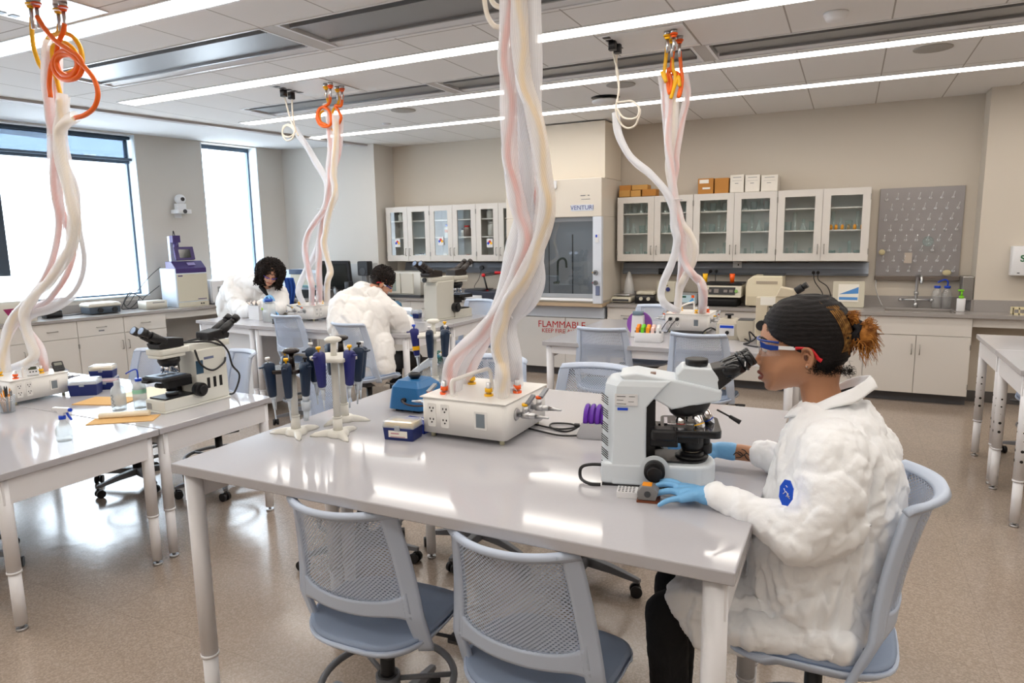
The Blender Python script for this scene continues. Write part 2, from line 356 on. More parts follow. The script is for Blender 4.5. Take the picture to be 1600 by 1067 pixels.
# linear ceiling lights
lit = mat('lit diffuser', (1, 1, 1), .6, emit=((1.0, .94, .86), 9.0))
groupL = 'linear lights recessed in the ceiling'
for k, (y0, y1, x0) in enumerate(((2.75, 2.94, -7.1), (4.35, 4.54, -6.3), (5.75, 5.93, -6.25), (6.97, 7.15, -6.40), (1.10, 1.28, -7.4), (-.5, -.32, -7.6), (-2.2, -2.02, -7.6))):
    lb = ['nearest lit strip light crossing the top left corner of the picture', 'long lit strip light just behind the near metal beams', 'long lit strip light just behind the far metal beams', 'farthest lit strip light, next to the back wall'][k] if k < 4 else 'strip light above and behind the viewer'
    t = thing('strip_light', lb, 'ceiling light', (x0, (y0+y1)/2, CH), 0, groupL if k >= 4 else None)
    w = (y1-y0)/2
    P('diffuser', MB().bx(.01, 10.2, -w+.008, w-.008, -.006, -.001), lit, t)
    P('light_frame', MB().bx(0, 10.21, -w-.006, -w+.008, -.008, -.001).bx(0, 10.21, w-.008, w+.006, -.008, -.001).bx(0, .01, -w, w, -.008, -.001), white, t)
# chilled beams
beam_m = mat('satin aluminium', (.34, .34, .345), .42, .8); slot_m = mat('dark slot', (.04, .04, .045), .6)
for r, ((y0, y1), segs) in enumerate(((R1, ((-5.75, -3.42), (-3.29, -1.02), (-.9, 1.3), (1.42, 3.7))), (R2, ((-5.62, -3.37), (-3.29, -1.09), (-1.0, 1.25), (1.37, 3.7))))):
    for s_, (x0, x1) in enumerate(segs):
        row = 'near' if r == 0 else 'far'
        lb = ['first from the window wall in the %s row', 'second from the window wall in the %s row', 'third from the window wall in the %s row', 'last of the %s row'][s_] % row
        t = thing('chilled_beam', 'grey metal ceiling beam panel, '+lb, 'ceiling vent', (x0, y0, CH)); d = y1-y0; l = x1-x0
        P('tray', MB().bx(0, l, 0, .05, .09, .1).bx(0, l, -.005, .012, -.006, .1).bx(0, l, d-.012, d+.005, -.006, .1).bx(0, .02, 0, d, -.004, .1).bx(l-.02, l, 0, d, -.004, .1), white, t)
        P('slot', MB().bx(.02, l-.02, .012, d-.01, .075, .085), slot_m, t)
        P('panel', MB().bx(.04, l-.04, .085, d-.11, .012, .03).bx(.04, l-.04, .085, .10, -.003, .012).bx(.04, l-.04, d-.13, d-.11, -.003, .03), beam_m, t)
        P('ledge', MB().prism([(d-.10, .03), (d-.012, .0), (d-.012, .02), (d-.10, .05)], .02, l-.02, 'x'), white, t)
mb = MB()
for (y0, y1), xx in ((R1, ((-3.42, -3.29), (-1.02, -.9), (1.3, 1.42))), (R2, ((-3.37, -3.29), (-1.09, -1.0), (1.25, 1.37)))):
    for x0, x1 in xx: mb.bx(x0, x1, y0, y1, CH-.002, CH+.1)
struct('trim_3', mb, mat('ceiling grid white', srgb(190, 186, 182), .6))
# base boards
struct('baseboard_back', MB().bx(1.12, 4.5, 8.065, 8.08, 0, .11).bx(-8.4, -6.07, 7.93, 7.95, 0, .11), mat('grey vinyl base', srgb(92, 90, 90), .5))
struct('baseboard_left', MB(LW).bx(0, .015, -9, 4.0, 0, .11), MATS['grey vinyl base'])

# ------------------------------------------------------------------ furniture makers
top_m = mat('grey quartz worktop', srgb(184, 183, 188), .08, var=.02, vs=160, coat=.0, spec=.55)
ctop_m = mat('grey resin countertop', srgb(158, 153, 150), .22, var=.04, vs=120)
cab_m = mat('off white cabinet', srgb(214, 209, 203), .42)
cabin_m = mat('cabinet inside', srgb(206, 204, 200), .6)
handle_m = mat('nickel handle', (.38, .36, .33), .35, .9)
kick_m = mat('dark grey toe kick', srgb(84, 84, 88), .6)
tbl_m = mat('white powder coated steel', srgb(232, 232, 236), .3)
def table(label, loc, rz, L_, D_, Hh, group=None, holes=False, apron=.1, name='lab_table', mid=False, rail=.02):
    t = thing(name, label, 'table', loc, rz, group)
    P('tabletop', MB().bx(-L_/2, L_/2, -D_/2, D_/2, Hh-.034, Hh), top_m, t, bevel=.004)
    mb = MB(); a = apron; i = .02
    for sx in (-1, 1): mb.box(sx*(L_/2-i-.012), 0, Hh-.036-a/2, .022, D_-2*i-.02, a)
    for sy in (-1, 1): mb.box(0, sy*(D_/2-rail-.02), Hh-.036-.03, L_-2*i-.04, .022, .06)
    P('apron', mb, tbl_m, t)
    for sx in (-1, 1):
        for sy in ((-1, 1) if not mid else (-1, -.065, .065, 1)):
            x, y = sx*(L_/2-i-.028), sy*(D_/2-i-.028)
            l = P('leg', MB().cyl((x, y, .28), (x, y, Hh-.036), .029, n=20).cyl((x, y, .275), (x, y, .285), .031, n=20).cyl((x, y, .03), (x, y, .28), .0255, n=20), tbl_m, t)
            P('levelling_foot', MB().cyl((x, y, 0), (x, y, .012), .024).cyl((x, y, .012), (x, y, .04), .009), chrome, l)
            if holes:
                hb = MB()
                for k, (z, r) in enumerate(((.62, .006), (.57, .0055), (.52, .002), (.46, .009), (.40, .009))): hb.cyl((x-sx*0-.0295, y, z), (x-.0285, y, z), r, n=10); hb.cyl((x, y-.0295, z), (x, y-.0285, z), r, n=10)
                P('leg_holes', hb, ink, l)
    return t
def handle(parent, x, z, vert=True, y=0, L_=.1):
    mb = MB()
    if vert: mb.tube([(x, y, z-L_/2), (x, y-.028, z-L_/2), (x, y-.028, z+L_/2), (x, y, z+L_/2)], .0045, 6)
    else: mb.tube([(x-L_/2, y, z), (x-L_/2, y-.028, z), (x+L_/2, y-.028, z), (x+L_/2, y, z)], .0045, 6)
    return P('handle', mb, handle_m, parent)
def base_cabinet(label, loc, rz, w, kind='drawers', group=None, d=.58, doors=2, hinge=(1, -1), front=None, Hh=.878, toe=.1):
    """origin: floor under the middle of the front face, front looks to -y"""
    t = thing('base_cabinet', label, 'cabinet', loc, rz, group)
    P('carcass', MB().bx(-w/2, w/2, .02, d, toe, Hh), cab_m, t)
    P('toe_kick', MB().bx(-w/2, w/2, .085, .1, 0, toe), kick_m, t)
    n = doors; dw = w/n; zt = .69
    for k in range(n):
        x0 = -w/2+k*dw; g = .0025
        if kind == 'drawers':
            dr = P('drawer', MB().bx(x0+g, x0+dw-g, 0, .02, zt+g, Hh-g), cab_m, t, bevel=.002)
            handle(dr, x0+dw/2, (zt+Hh)/2, False)
            P('label_holder', MB().bx(x0+dw/2-.03, x0+dw/2+.03, -.003, 0, zt+.045, zt+.06), midgrey, dr) if k % 2 == 0 else None
        do = P('door', MB().bx(x0+g, x0+dw-g, 0, .02, toe+g, zt-g), cab_m, t, bevel=.002)
        h = hinge[k % 2]; handle(do, x0+(dw-.035 if h > 0 else .035), zt-.14)
        P('hinge', MB().box(x0+(.004 if h > 0 else dw-.004), -.004, zt-.1, .008, .008, .05).box(x0+(.004 if h > 0 else dw-.004), -.004, toe+.1, .008, .008, .05), handle_m, do)
    if kind == 'sink': P('false_front', MB().bx(-w/2+.002, w/2-.002, 0, .02, zt+.0025, Hh-.0025), cab_m, t, bevel=.002)
    return t
# ------------------------------------------------------------------ tables
table('big white lab table nearest the viewer, with the woman at its right end', (-1.098, 2.206, 0), 0, 1.824, 1.516, .99, mid=True, rail=.15)
table('low white lab table at the left edge, nearest one, with the spray bottle on it', (-4.452, 1.892, 0), 0, 2.44, .778, .75, apron=.115)
table('low white lab table at the left with the double-headed microscope on it', (-4.456, 2.688, 0), 0, 2.44, .8, .75, apron=.115)
table('white lab table under the double-headed microscope, in front of the bent-over man', (-4.245, 5.08, 0), 0, 1.83, .756, .925)
table('white lab table at the far side of the bent-over man, nearer the back wall', (-4.245, 5.84, 0), 0, 1.83, .756, .925)
table('short white lab table turned slightly, beside the curly-haired woman', (-5.60, 5.15, 0), math.radians(-9.3), .98, .72, .92)
table('white lab table with the coloured tape dispenser, two chairs pushed up to it', (-1.185, 5.13, 0), 0, 1.83, .756, .925)
table('white lab table behind the tape dispenser, nearer the glassware cabinets', (-1.185, 5.89, 0), 0, 1.83, .756, .925)
table('tall white lab table at the right edge, nearer one, with punched legs', (1.80, 4.985, 0), 0, 1.80, .756, .937, holes=True, apron=.12)
table('tall white lab table at the right edge, farther one, with punched legs', (1.80, 5.745, 0), 0, 1.80, .756, .937, holes=True, apron=.12)
t = thing('pedestal_cabinet', 'small white cabinet standing under the turned short table', 'cabinet', (-5.62, 4.95, 0), math.radians(-9.3))
P('carcass', MB().bx(-.4, .36, 0, .4, .08, .86), white, t, bevel=.004); P('door', MB().bx(-.38, .34, -.018, 0, .1, .84), white, t, bevel=.003)
P('knob', MB().cyl((-.3, -.018, .78), (-.3, -.04, .78), .012), black, t); P('vent', MB().bx(.24, .32, -.022, -.017, .7, .78), midgrey, t)

# ------------------------------------------------------------------ chairs
ch_m = mat('blue grey chair plastic', srgb(192, 204, 224), .42); seat_m = mat('slate grey seat fabric', srgb(150, 166, 192), .8, bump=.1, bs=300)
base_m = mat('grey nylon base', srgb(112, 114, 120), .45)
pf = bpy.data.materials.new('perforated chair plastic'); pf.use_nodes = True; nt = pf.node_tree; N = nt.nodes; L = nt.links; bs = N['Principled BSDF']
bs.inputs['Base Color'].default_value = (*srgb(192, 204, 224), 1); bs.inputs['Roughness'].default_value = .45
uv = N.new('ShaderNodeUVMap'); sp = N.new('ShaderNodeSeparateXYZ'); L.new(uv.outputs[0], sp.inputs[0])
def mth2(op, a, b=None):
    n = N.new('ShaderNodeMath'); n.operation = op
    for i, v in enumerate((a, b)):
        if v is None: continue
        if isinstance(v, (int, float)): n.inputs[i].default_value = v
        else: L.new(v, n.inputs[i])
    return n.outputs[0]
U = mth2('MULTIPLY', sp.outputs[0], 26); V = mth2('MULTIPLY', sp.outputs[1], 24)
def hole(ou, ov):
    a = mth2('SUBTRACT', mth2('FRACT', mth2('ADD', U, ou)), .5); b = mth2('SUBTRACT', mth2('FRACT', mth2('ADD', V, ov)), .5)
    return mth2('LESS_THAN', mth2('ADD', mth2('POWER', mth2('MULTIPLY', a, 1/.30), 2), mth2('POWER', mth2('MULTIPLY', b, 1/.24), 2)), 1)
L.new(mth2('SUBTRACT', 1, mth2('MAXIMUM', hole(0, 0), hole(.5, .5))), bs.inputs['Alpha'])
def chair(s, label, loc, rz, group=None):
    """sitter looks to +y; s = seat height"""
    t = thing('lab_stool', label, 'chair', loc, rz, group)
    def bp_(u, v):                       # back surface: u -1..1 across, v 0 (rim) .. 1 (lower band) .. 1.3 (feet of the uprights)
        w = .188+.045*min(v, 1)-.0*v; x = u*w
        z = s+.455-.36*v
        y = -.275+.075*v+.015*math.sin(v*2.6)+.085*abs(u)**2.2*(1-.25*v)
        if v < .06: y -= .022*(1-v/.06)**2
        if v > 1: y += (v-1)*.12
        return (x, y, z)
    nu, nv = 40, 44
    mb = MB(); th = .016
    mb.sheet(lambda a, b: bp_(2*a-1, .055*b), 36, 3, th+.004)
    for sg in (-1, 1): mb.sheet(lambda a, b: bp_(sg*(1-.21*a*(1-.12*max(0, b*1.38-1)/.38)), b*1.38), 5, 34, th, None)
    def band(a, b):
        u = (2*a-1)*.86; q = abs(u)/.86; v0 = .80+.06*(1-u*u)-.055*q**9; v1 = 1.0-.04*u*u+.085*q**9; return bp_(u, v0+(v1-v0)*b)
    mb.sheet(band, 44, 6, th)
    P('back_frame', mb, ch_m, t)
    m = MB(); g = 14; uvs = []
    vs = []; fs = []
    for i in range(g+1):
        for j in range(g+1):
            u = -.82+1.64*i/g; v = .04+.83*j/g; p = bp_(u, v); vs.append((p[0], p[1]+.001, p[2]))
    for i in range(g):
        for j in range(g): fs.append((i*(g+1)+j, (i+1)*(g+1)+j, (i+1)*(g+1)+j+1, i*(g+1)+j+1))
    m.add(vs, fs, True); o = P('back_mesh', m, pf, t)
    ul = o.data.uv_layers.new(name='UVMap')
    for lp in o.data.loops: i, j = divmod(lp.vertex_index, g+1); ul.data[lp.index].uv = (i/g, j/g)
    sd = o.modifiers.new('thick', 'SOLIDIFY'); sd.thickness = .004
    # seat shell and cushion
    def outline(k, grow=0, n=40):
        r = []
        for q in range(n):
            a = 2*PI*q/n; c, sn = math.cos(a), math.sin(a); e = 2/3.4
            x = (.232+grow)*math.copysign(abs(c)**e, c); y = (.225+grow)*math.copysign(abs(sn)**e, sn)+.015
            if y < 0: x *= 1-.12*(y/.22)**2
            r.append(Vector((x, y, s+k-.022*max(0, (y-.14)/.1)**1.5-.0*abs(x)+.02*(abs(x)/.23)**3*(y < .1))))
        return r
    P('seat_shell', MB().loft([outline(-.052, -.09), outline(-.045, -.02), outline(-.026, 0), outline(-.016, 0)]), ch_m, t)
    P('seat_cushion', MB().loft([outline(-.016, -.008), outline(-.004, -.006), outline(.002, -.02), outline(.0, -.08), outline(-.004, -.16)]), seat_m, t)
    P('mechanism', MB().rbox(0, 0, s-.07, .2, .24, .045, .02).cyl((.1, .03, s-.07), (.235, .05, s-.078), .006, n=8).rbox(.25, .05, s-.08, .06, .05, .012, .008), dkgrey, t)
    P('gas_column', MB().cyl((0, 0, .09), (0, 0, s-.09), .025, n=20).cyl((0, 0, .1), (0, 0, .26), .034, n=20), black, t)
    mb = MB().cyl((0, 0, .075), (0, 0, .125), .05, .038, n=20)
    for k in range(5):
        a = 2*PI*k/5+.35; c, sn = math.cos(a), math.sin(a); R = RZ(a)
        ring = lambda x, w, z0, z1: [R @ Vector(p) for p in ((x, -w, z0), (x, w, z0), (x, w*.7, z1), (x, -w*.7, z1))]
        mb.loft([ring(.03, .028, .075, .12), ring(.16, .024, .078, .112), ring(.30, .016, .07, .09), ring(.318, .014, .068, .086)], smooth=False)
    P('star_base', mb, base_m, t, bevel=.003)
    for k in range(5):
        a = 2*PI*k/5+.35; p = Vector((math.cos(a), math.sin(a), 0))*.31; q = RZ(a+.9*k+.4); d = q @ Vector((1, 0, 0)); f = q @ Vector((0, 1, 0))
        c0 = p+f*.012+Vector((0, 0, .028))
        P('caster', MB().cyl(c0-d*.027, c0-d*.007, .028, n=18).cyl(c0+d*.007, c0+d*.027, .028, n=18).cyl(c0-d*.008, c0+d*.008, .018, n=12).cyl(p+Vector((0, 0, .03)), p+Vector((0, 0, .075)), .008, n=8), black, t)
    mb = MB().torus((0, 0, .235), .225, .0125, 40, 8); mb.cyl((0, 0, .215), (0, 0, .255), .042, n=20)
    for k in range(3): a = 2*PI*k/3+.5; mb.tube([(.03*math.cos(a), .03*math.sin(a), .235), (.225*math.cos(a), .225*math.sin(a), .235)], .009, 8)
    P('foot_ring', mb, base_m, t)
    return t
cA = chair(.492, 'blue-grey mesh-back stool in front of the near table, the left one of two', (-1.34, 1.70, 0), math.radians(3))
cW = chair(.60, 'blue-grey mesh-back stool that the woman at the big microscope sits on', (-.03, 2.02, 0), math.radians(90))
dup(cA, None, (-.745, 1.69, 0), math.radians(-2), 'blue-grey mesh-back stool in front of the near table, the right one, nearest the woman')
dup(cW, None, (-1.13, 3.06, 0), math.radians(183), 'mesh-back stool across the near table, its back just behind the purple tube rack')
dup(cW, None, (-1.76, 3.12, 0), math.radians(176), 'mesh-back stool across the near table, seen behind the near hose bundle')
dup(cW, None, (-2.30, 2.76, 0), math.radians(-78), 'mesh-back stool at the left end of the near table, behind the pipette stands')
dup(cA, None, (-4.55, 3.02, 0), math.radians(180), 'mesh-back stool behind the squeeze bottle, across the low left table')
dup(cA, None, (-3.93, 3.22, 0), math.radians(160), 'mesh-back stool right behind the double-headed microscope on the low left table')
dup(cA, None, (-4.22, 1.74, 0), math.radians(8), 'stool whose base and casters show at the bottom left edge, under the near low table')
dup(cW, None, (-4.60, 4.83, 0), math.radians(-6), 'mesh-back stool standing empty left of the man, at his table')
dup(cW, None, (-3.62, 4.53, 0), math.radians(-8), 'mesh-back stool that the bent-over man sits on')
dup(cW, None, (-1.61, 4.93, 0), math.radians(0), 'mesh-back stool in front of the tape dispenser, with a red sticker on its rim')
dup(cW, None, (-.885, 4.85, 0), math.radians(-2), 'mesh-back stool in front of the far service box, beside the woman\'s eyepieces')
dup(cW, None, (-1.63, 6.20, 0), math.radians(180), 'mesh-back stool on the far side of the tape dispenser table')
dup(cW, None, (-3.62, 6.25, 0), math.radians(172), 'mesh-back stool on the far side of the man\'s table, behind the old microscope')
dup(cA, None, (1.45, 6.20, 0), math.radians(150), 'stool of which a caster shows behind the punched legs at the right edge')

# ------------------------------------------------------------------ left wall bench
def lthing(name, label, cat, x, u, z, dr=0, group=None): return thing(name, label, cat, lw(x, u, z), -TH+PI/2+dr, group)   # faces into the room: local -y looks to the room
for k in range(7):
    u0 = -3.0+.5*2*k/2*1
for k, u0 in enumerate((-3, -2, -1, 0)):
    lb = ['nearest end', 'second from the near end', 'below the magenta-marked device at the left edge', 'below the knobbed box, next to the knee space'][k]
    base_cabinet('off-white base cabinet of the window bench, '+lb, lw(.63, u0+.5, 0), -TH+PI/2, 1.0)
mb = MB(LW).bx(.0, .655, -4, 3.30, .88, .914); solo('countertop', mb, ctop_m, 'long grey countertop running under the windows', 'countertop', bevel=.003)
solo('backsplash', MB(LW).bx(.0, .02, -4, 3.28, .9145, 1.01), ctop_m, 'low grey backsplash under the window sill', 'backsplash')
solo('apron_rail', MB(LW).bx(.58, .60, 1.005, 3.2, .79, .879), cab_m, 'off-white rail over the knee space of the window bench', 'rail')
solo('support_panel', MB(LW).bx(.02, .58, 3.0, 3.03, 0, .879), cab_m, 'off-white panel holding up the far end of the window bench', 'panel')
# bench along the back wall, left of the fume hood
mb = MB().prism([(-7.6, 7.2), (-6.0, 7.2), (-6.0, 7.745), (-3.87, 7.745), (-3.87, 8.394), (-6.068, 8.394), (-6.068, 7.948), (-7.70, 7.948)], .88, .914)
solo('countertop', mb, ctop_m, 'grey countertop along the back wall between the computer and the fume hood', 'countertop', bevel=.003)
solo('backsplash', MB().bx(-6.05, -3.86, 8.375, 8.394, .9145, 1.02), ctop_m, 'grey backsplash behind the instruments left of the fume hood', 'backsplash')
base_cabinet('off-white cabinet in the far corner, under the computer monitor', (-6.6, 7.225, 0), 0, .8, d=.6)
for k, x0 in enumerate((-5.46, -4.45)):
    base_cabinet('off-white base cabinet left of the fume hood, %s' % ['behind the man', 'behind the old microscope and the stool back'][k], (x0+.04, 7.77, 0), 0, 1.0, d=.6)
# right of the hood
for k, x0 in enumerate((-2.575, -1.655, -.735)):
    base_cabinet('off-white base cabinet below the glassware cabinets, %s' % ['next to the fume hood', 'in the middle, below the black-topped shaker', 'next to the sink cabinet, behind the woman'][k], (x0+.46, 7.77, 0), 0, .918, d=.6)
base_cabinet('off-white sink cabinet with two doors and a plain front panel', (.645, 7.77, 0), 0, .922, 'sink', d=.6)
SX0, SX1, SY0, SY1 = .36, .98, 7.87, 8.26
mb = MB().bx(-2.575, SX0, 7.745, 8.394, .88, .914).bx(SX1, 1.139, 7.745, 8.394, .88, .914).bx(SX0, SX1, 7.745, SY0, .88, .914).bx(SX0, SX1, SY1, 8.394, .88, .914).bx(1.139, 3.2, 7.745, 8.079, .88, .914)
solo('countertop', mb, ctop_m, 'grey countertop with the sink, below the glassware cabinets', 'countertop')
solo('backsplash', MB().bx(-2.57, 1.139, 8.375, 8.394, .9145, 1.03).bx(1.12, 1.139, 8.08, 8.375, .9145, 1.03).bx(1.142, 3.2, 8.06, 8.079, .9145, 1.03), ctop_m, 'grey backsplash behind the sink and the balances', 'backsplash')
solo('apron_rail', MB().bx(1.11, 3.2, 7.80, 7.82, .79, .879), cab_m, 'off-white rail over the knee space right of the sink', 'rail')
# ------------------------------------------------------------------ service boxes and the hose bundles that feed them
hub_m = mat('white enamelled box', srgb(232, 230, 226), .35)
def valve(parent, x, y, z, s, col, k):
    """gas tap: flange on the side wall at x, nozzle pointing to s*x"""
    v = P('gas_valve', MB().cyl((x, y, z), (x+s*.006, y, z), .024, .019, 16).cyl((x, y, z), (x+s*.075, y, z), .010, n=12).cyl((x+s*.035, y, z-.004), (x+s*.035, y, z+.035), .0105, n=12).cyl((x+s*.022, y, z), (x+s*.052, y, z), .013, n=12).cyl((x+s*.075, y, z), (x+s*.125, y, z-.002), .0085, .0035, 10), chrome, parent)
    P('valve_collar', MB().cyl((x+s*.035, y, z+.035), (x+s*.035, y, z+.043), .0125, n=14), col, v)
    P('valve_lever', MB().box(x+s*.045, y+k*.022, z+.052, .016, .06, .009, RX(.35*k)), dchrome, v)
def hub(label, loc, rz, plugs=False):
    t = thing('service_box', label, 'utility box', loc, rz); w, d, z0, z1 = .35, .36, .022, .152
    P('housing', MB().rbox(0, 0, (z0+z1)/2, w, d, z1-z0, .018), hub_m, t)
    P('lid', MB().bx(-w/2-.004, w/2+.004, -d/2-.004, d/2+.004, z1, z1+.005), hub_m, t, bevel=.002)
    for sx in (-1, 1):
        for sy in (-1, 1): P('foot', MB().cyl((sx*(w/2-.03), sy*(d/2-.03), 0), (sx*(w/2-.03), sy*(d/2-.03), z0), .009, n=14), mat('cream rubber', srgb(205, 200, 170), .6), t)
    for i in (-.128, -.072):
        o = P('outlet_plate', MB().rbox(i, -d/2-.001, .09, .034, .004, .088, .006, 'y'), hub_m, t)
        mb = MB()
        for zz in (.112, .070):
            mb.bx(i-.009, i-.005, -d/2-.0045, -d/2-.002, zz+.001, zz+.008); mb.bx(i+.005, i+.009, -d/2-.0045, -d/2-.002, zz+.001, zz+.008); mb.cyl((i, -d/2-.0045, zz-.007), (i, -d/2-.002, zz-.007), .0032, n=10)
        P('outlet_holes', mb, ink, o)
    f = P('window_frame', MB().rbox(.077, -d/2-.001, .088, .05, .006, .066, .004, 'y'), hub_m, t)
    P('window', MB().bx(.06, .094, -d/2-.006, -d/2-.003, .063, .113), mat('smoked window', srgb(120, 130, 138), .15), f)
    P('handle', MB().tube([(-.07, -.13, z1), (-.07, -.13, z1+.055), (-.055, -.11, z1+.065), (.0, -.03, z1+.085), (.02, .0, z1+.08), (.025, .01, z1)], .0075, 10, 5).cyl((-.07, -.13, z1+.004), (-.07, -.13, z1+.008), .02).cyl((.025, .01, z1+.004), (.025, .01, z1+.008), .02), hub_m, t)
    for s, y, c, k in ((1, -.09, yel, 1), (1, .03, org, 1), (-1, -.06, org, 1), (-1, .07, yel, 1)): valve(t, s*w/2, y, .10, s, c, k)
    for x, y, c in ((-.11, -.12, org), (-.1, .07, yel), (.06, -.085, yel), (.135, -.0, org)):
        P('coupling', MB().cyl((x, y, z1), (x, y, z1+.012), .017, n=16).cyl((x, y, z1+.02), (x, y, z1+.034), .0145, n=16), c, t)
        P('coupling_core', MB().cyl((x, y, z1), (x, y, z1+.055), .009, n=12), chrome, t)
    if plugs:
        for i in (-.128, -.072): 
            pg = P('power_plug', MB().cyl((i, -d/2-.03, .115), (i, -d/2-.004, .115), .014, n=14), black, t)
            P('power_cord', MB().tube([(i, -d/2-.03, .115), (i-.03, -d/2-.05, .08), (i-.06, -d/2-.06, .03), (i-.08, -d/2-.04, .006), (i-.16, -d/2+.02, .006)], .004, 6, 5), cable_m, pg)
    return t
hub('white service box with gas taps on the near table, under the biggest hose bundle', (-1.222, 2.225, .99), 0)
hub('white service box on the low left table, with a pencil cup before it', (-4.73, 2.44, .75), PI/2)
hub('white service box in front of the curly-haired woman, beside the man', (-4.95, 5.33, .925), PI/2)
hub('white service box with two black plugs, right of the coloured tape dispenser', (-1.16, 5.72, .925), 0, True)
def sleeve_mat(name, col, a):
    if name in MATS: return MATS[name]
    m = bpy.data.materials.new(name); m.use_nodes = True; nt = m.node_tree; N = nt.nodes; L = nt.links; N.clear()
    o = N.new('ShaderNodeOutputMaterial'); d = N.new('ShaderNodeBsdfDiffuse'); tl = N.new('ShaderNodeBsdfTranslucent'); tr = N.new('ShaderNodeBsdfTransparent'); g = N.new('ShaderNodeBsdfGlossy')
    d.inputs[0].default_value = (*col, 1); tl.inputs[0].default_value = (*col, 1); g.inputs[1].default_value = .3
    uv = N.new('ShaderNodeUVMap'); wv = N.new('ShaderNodeTexWave'); wv.bands_direction = 'X'; wv.inputs['Scale'].default_value = 3.2; wv.inputs['Distortion'].default_value = 1.2; wv.inputs['Detail'].default_value = 2
    mpn = N.new('ShaderNodeMapping'); mpn.inputs['Scale'].default_value = (1, .15, 1); L.new(uv.outputs[0], mpn.inputs[0]); L.new(mpn.outputs[0], wv.inputs[0])
    mr = N.new('ShaderNodeMapRange'); mr.inputs[3].default_value = 1-a-.18; mr.inputs[4].default_value = min(1, 1-a+.15); L.new(wv.outputs['Fac'], mr.inputs[0])
    m1 = N.new('ShaderNodeMixShader'); m1.inputs[0].default_value = .5; L.new(d.outputs[0], m1.inputs[1]); L.new(tl.outputs[0], m1.inputs[2])
    m3 = N.new('ShaderNodeMixShader'); m3.inputs[0].default_value = .06; L.new(m1.outputs[0], m3.inputs[1]); L.new(g.outputs[0], m3.inputs[2])
    m2 = N.new('ShaderNodeMixShader'); L.new(mr.outputs[0], m2.inputs[0]); L.new(tr.outputs[0], m2.inputs[1]); L.new(m3.outputs[0], m2.inputs[2]); L.new(m2.outputs[0], o.inputs[0])
    MATS[name] = m; return m
slv = sleeve_mat('milky mesh sleeve', srgb(250, 250, 252), .34)
HC = {'p': mat('pink hose', srgb(250, 150, 130), .5), 'y': mat('yellow hose', srgb(250, 205, 95), .5), 'w': mat('white hose', srgb(232, 234, 240), .5), 'c': mat('cream hose', srgb(245, 226, 190), .5), 'o': mat('orange hose', srgb(240, 105, 20), .4), 'Y': mat('bright yellow hose', srgb(245, 185, 20), .4)}
slw = mat('white cable', srgb(236, 228, 214), .5)
def uvtube(mb_pts, r, n, sm):
    m = MB().tube(mb_pts, r, n, sm, caps=False); return m, n
def sleeve(parent, pts, r, col, seed=0):
    Pn = catmull(pts, 8); n = 14
    m = MB().tube(Pn, lambda t: r*(1+.06*math.sin(t*37+seed)), n, 0, caps=False)
    o = P('mesh_sleeve', m, slv, parent)
    ul = o.data.uv_layers.new(name='UVMap'); d = o.data; NR = len(Pn)
    for p in d.polygons:
        for li in p.loop_indices:
            v = d.loops[li].vertex_index; i, j = divmod(v, n)
            if j == 0 and any(d.loops[q].vertex_index % n == n-1 for q in p.loop_indices): j = n
            ul.data[li].uv = (j/n*5, i*.1)
    core = [Vector(p)+Vector((.3*r*math.sin(i*.31+seed), .3*r*math.cos(i*.23+seed), 0)) for i, p in enumerate(Pn[2:-1])]
    P('inner_hose', MB().tube(core, r*.42, 8), HC[col], o)
    if col in 'py': P('inner_hose', MB().tube([p+Vector((-.35*r, -.3*r, 0)) for p in core], r*.3, 8), HC['w'], o)
    return o
def bundle(label, pls, r, tie=None, extra=None):
    t = thing('hose_bundle', label, 'hose bundle', pls[0][1][0])
    o = t.location.copy()
    for k, (col, pts) in enumerate(pls): sleeve(t, [p-o for p in pts], r, col, k*1.7)
    if tie:
        for c, R in tie: P('cable_tie', MB().torus(Vector(c)-o, R, .003, 28, 6), white, t)
    return t, o
def seq(Y, *q): return [at(a, b, y=Y+(c[0] if c else 0)) for a, b, *c in q]
# near bundle
B = [('p', seq(2.16, (793, -60), (794, 0), (792, 84), (794, 141), (795, 197), (798, 253), (804, 298), (812, 330), (821, 362), (819, 395), (809, 425), (795, 456), (778, 490), (755, 516), (726, 542), (708, 566), (701, 594), (701, 628, -.06))),
     ('w', seq(2.22, (805, -60), (806, 0), (806, 100), (812, 200), (822, 281), (816, 335), (803, 385), (791, 440), (776, 490), (752, 524), (728, 555), (715, 585), (709, 620, -.06))),
     ('y', seq(2.13, (810, -60), (811, 0), (812, 60), (818, 120), (832, 170), (844, 230), (852, 281), (855, 320), (849, 360), (834, 400), (815, 440), (797, 470), (784, 498), (779, 530), (784, 565), (785, 590, -.02), (784, 616, .0))),
     ('w', seq(2.25, (826, -60), (826, 0), (828, 100), (828, 170), (824, 230), (822, 300), (824, 360), (837, 405), (840, 440), (826, 472), (801, 497), (791, 515), (796, 540), (799, 570), (798, 600, .02), (797, 616, -.06))),
     ('p', seq(2.29, (818, -60), (819, 0), (824, 120), (821, 200), (828, 260), (838, 310), (840, 352), (830, 392), (811, 430), (790, 470), (777, 494), (762, 522), (742, 556), (730, 585), (727, 606, .04))),
     ('w', seq(2.19, (834, -60), (833, 0), (834, 100), (834, 165), (842, 230), (850, 284), (847, 335), (839, 380), (836, 420), (822, 462), (800, 494), (796, 520), (803, 560), (806, 585, .08), (806, 604, .18)))]
t, o = bundle('thick bundle of milky hose sleeves hanging down onto the near service box', B, .0285)
P('cable_tie', MB().tube([p-o for p in seq(2.16, (764, 490), (778, 486), (792, 489), (800, 497))]+[p-o for p in seq(2.32, (800, 500), (785, 492), (766, 490))], .004, 6, 3, True), white, t)
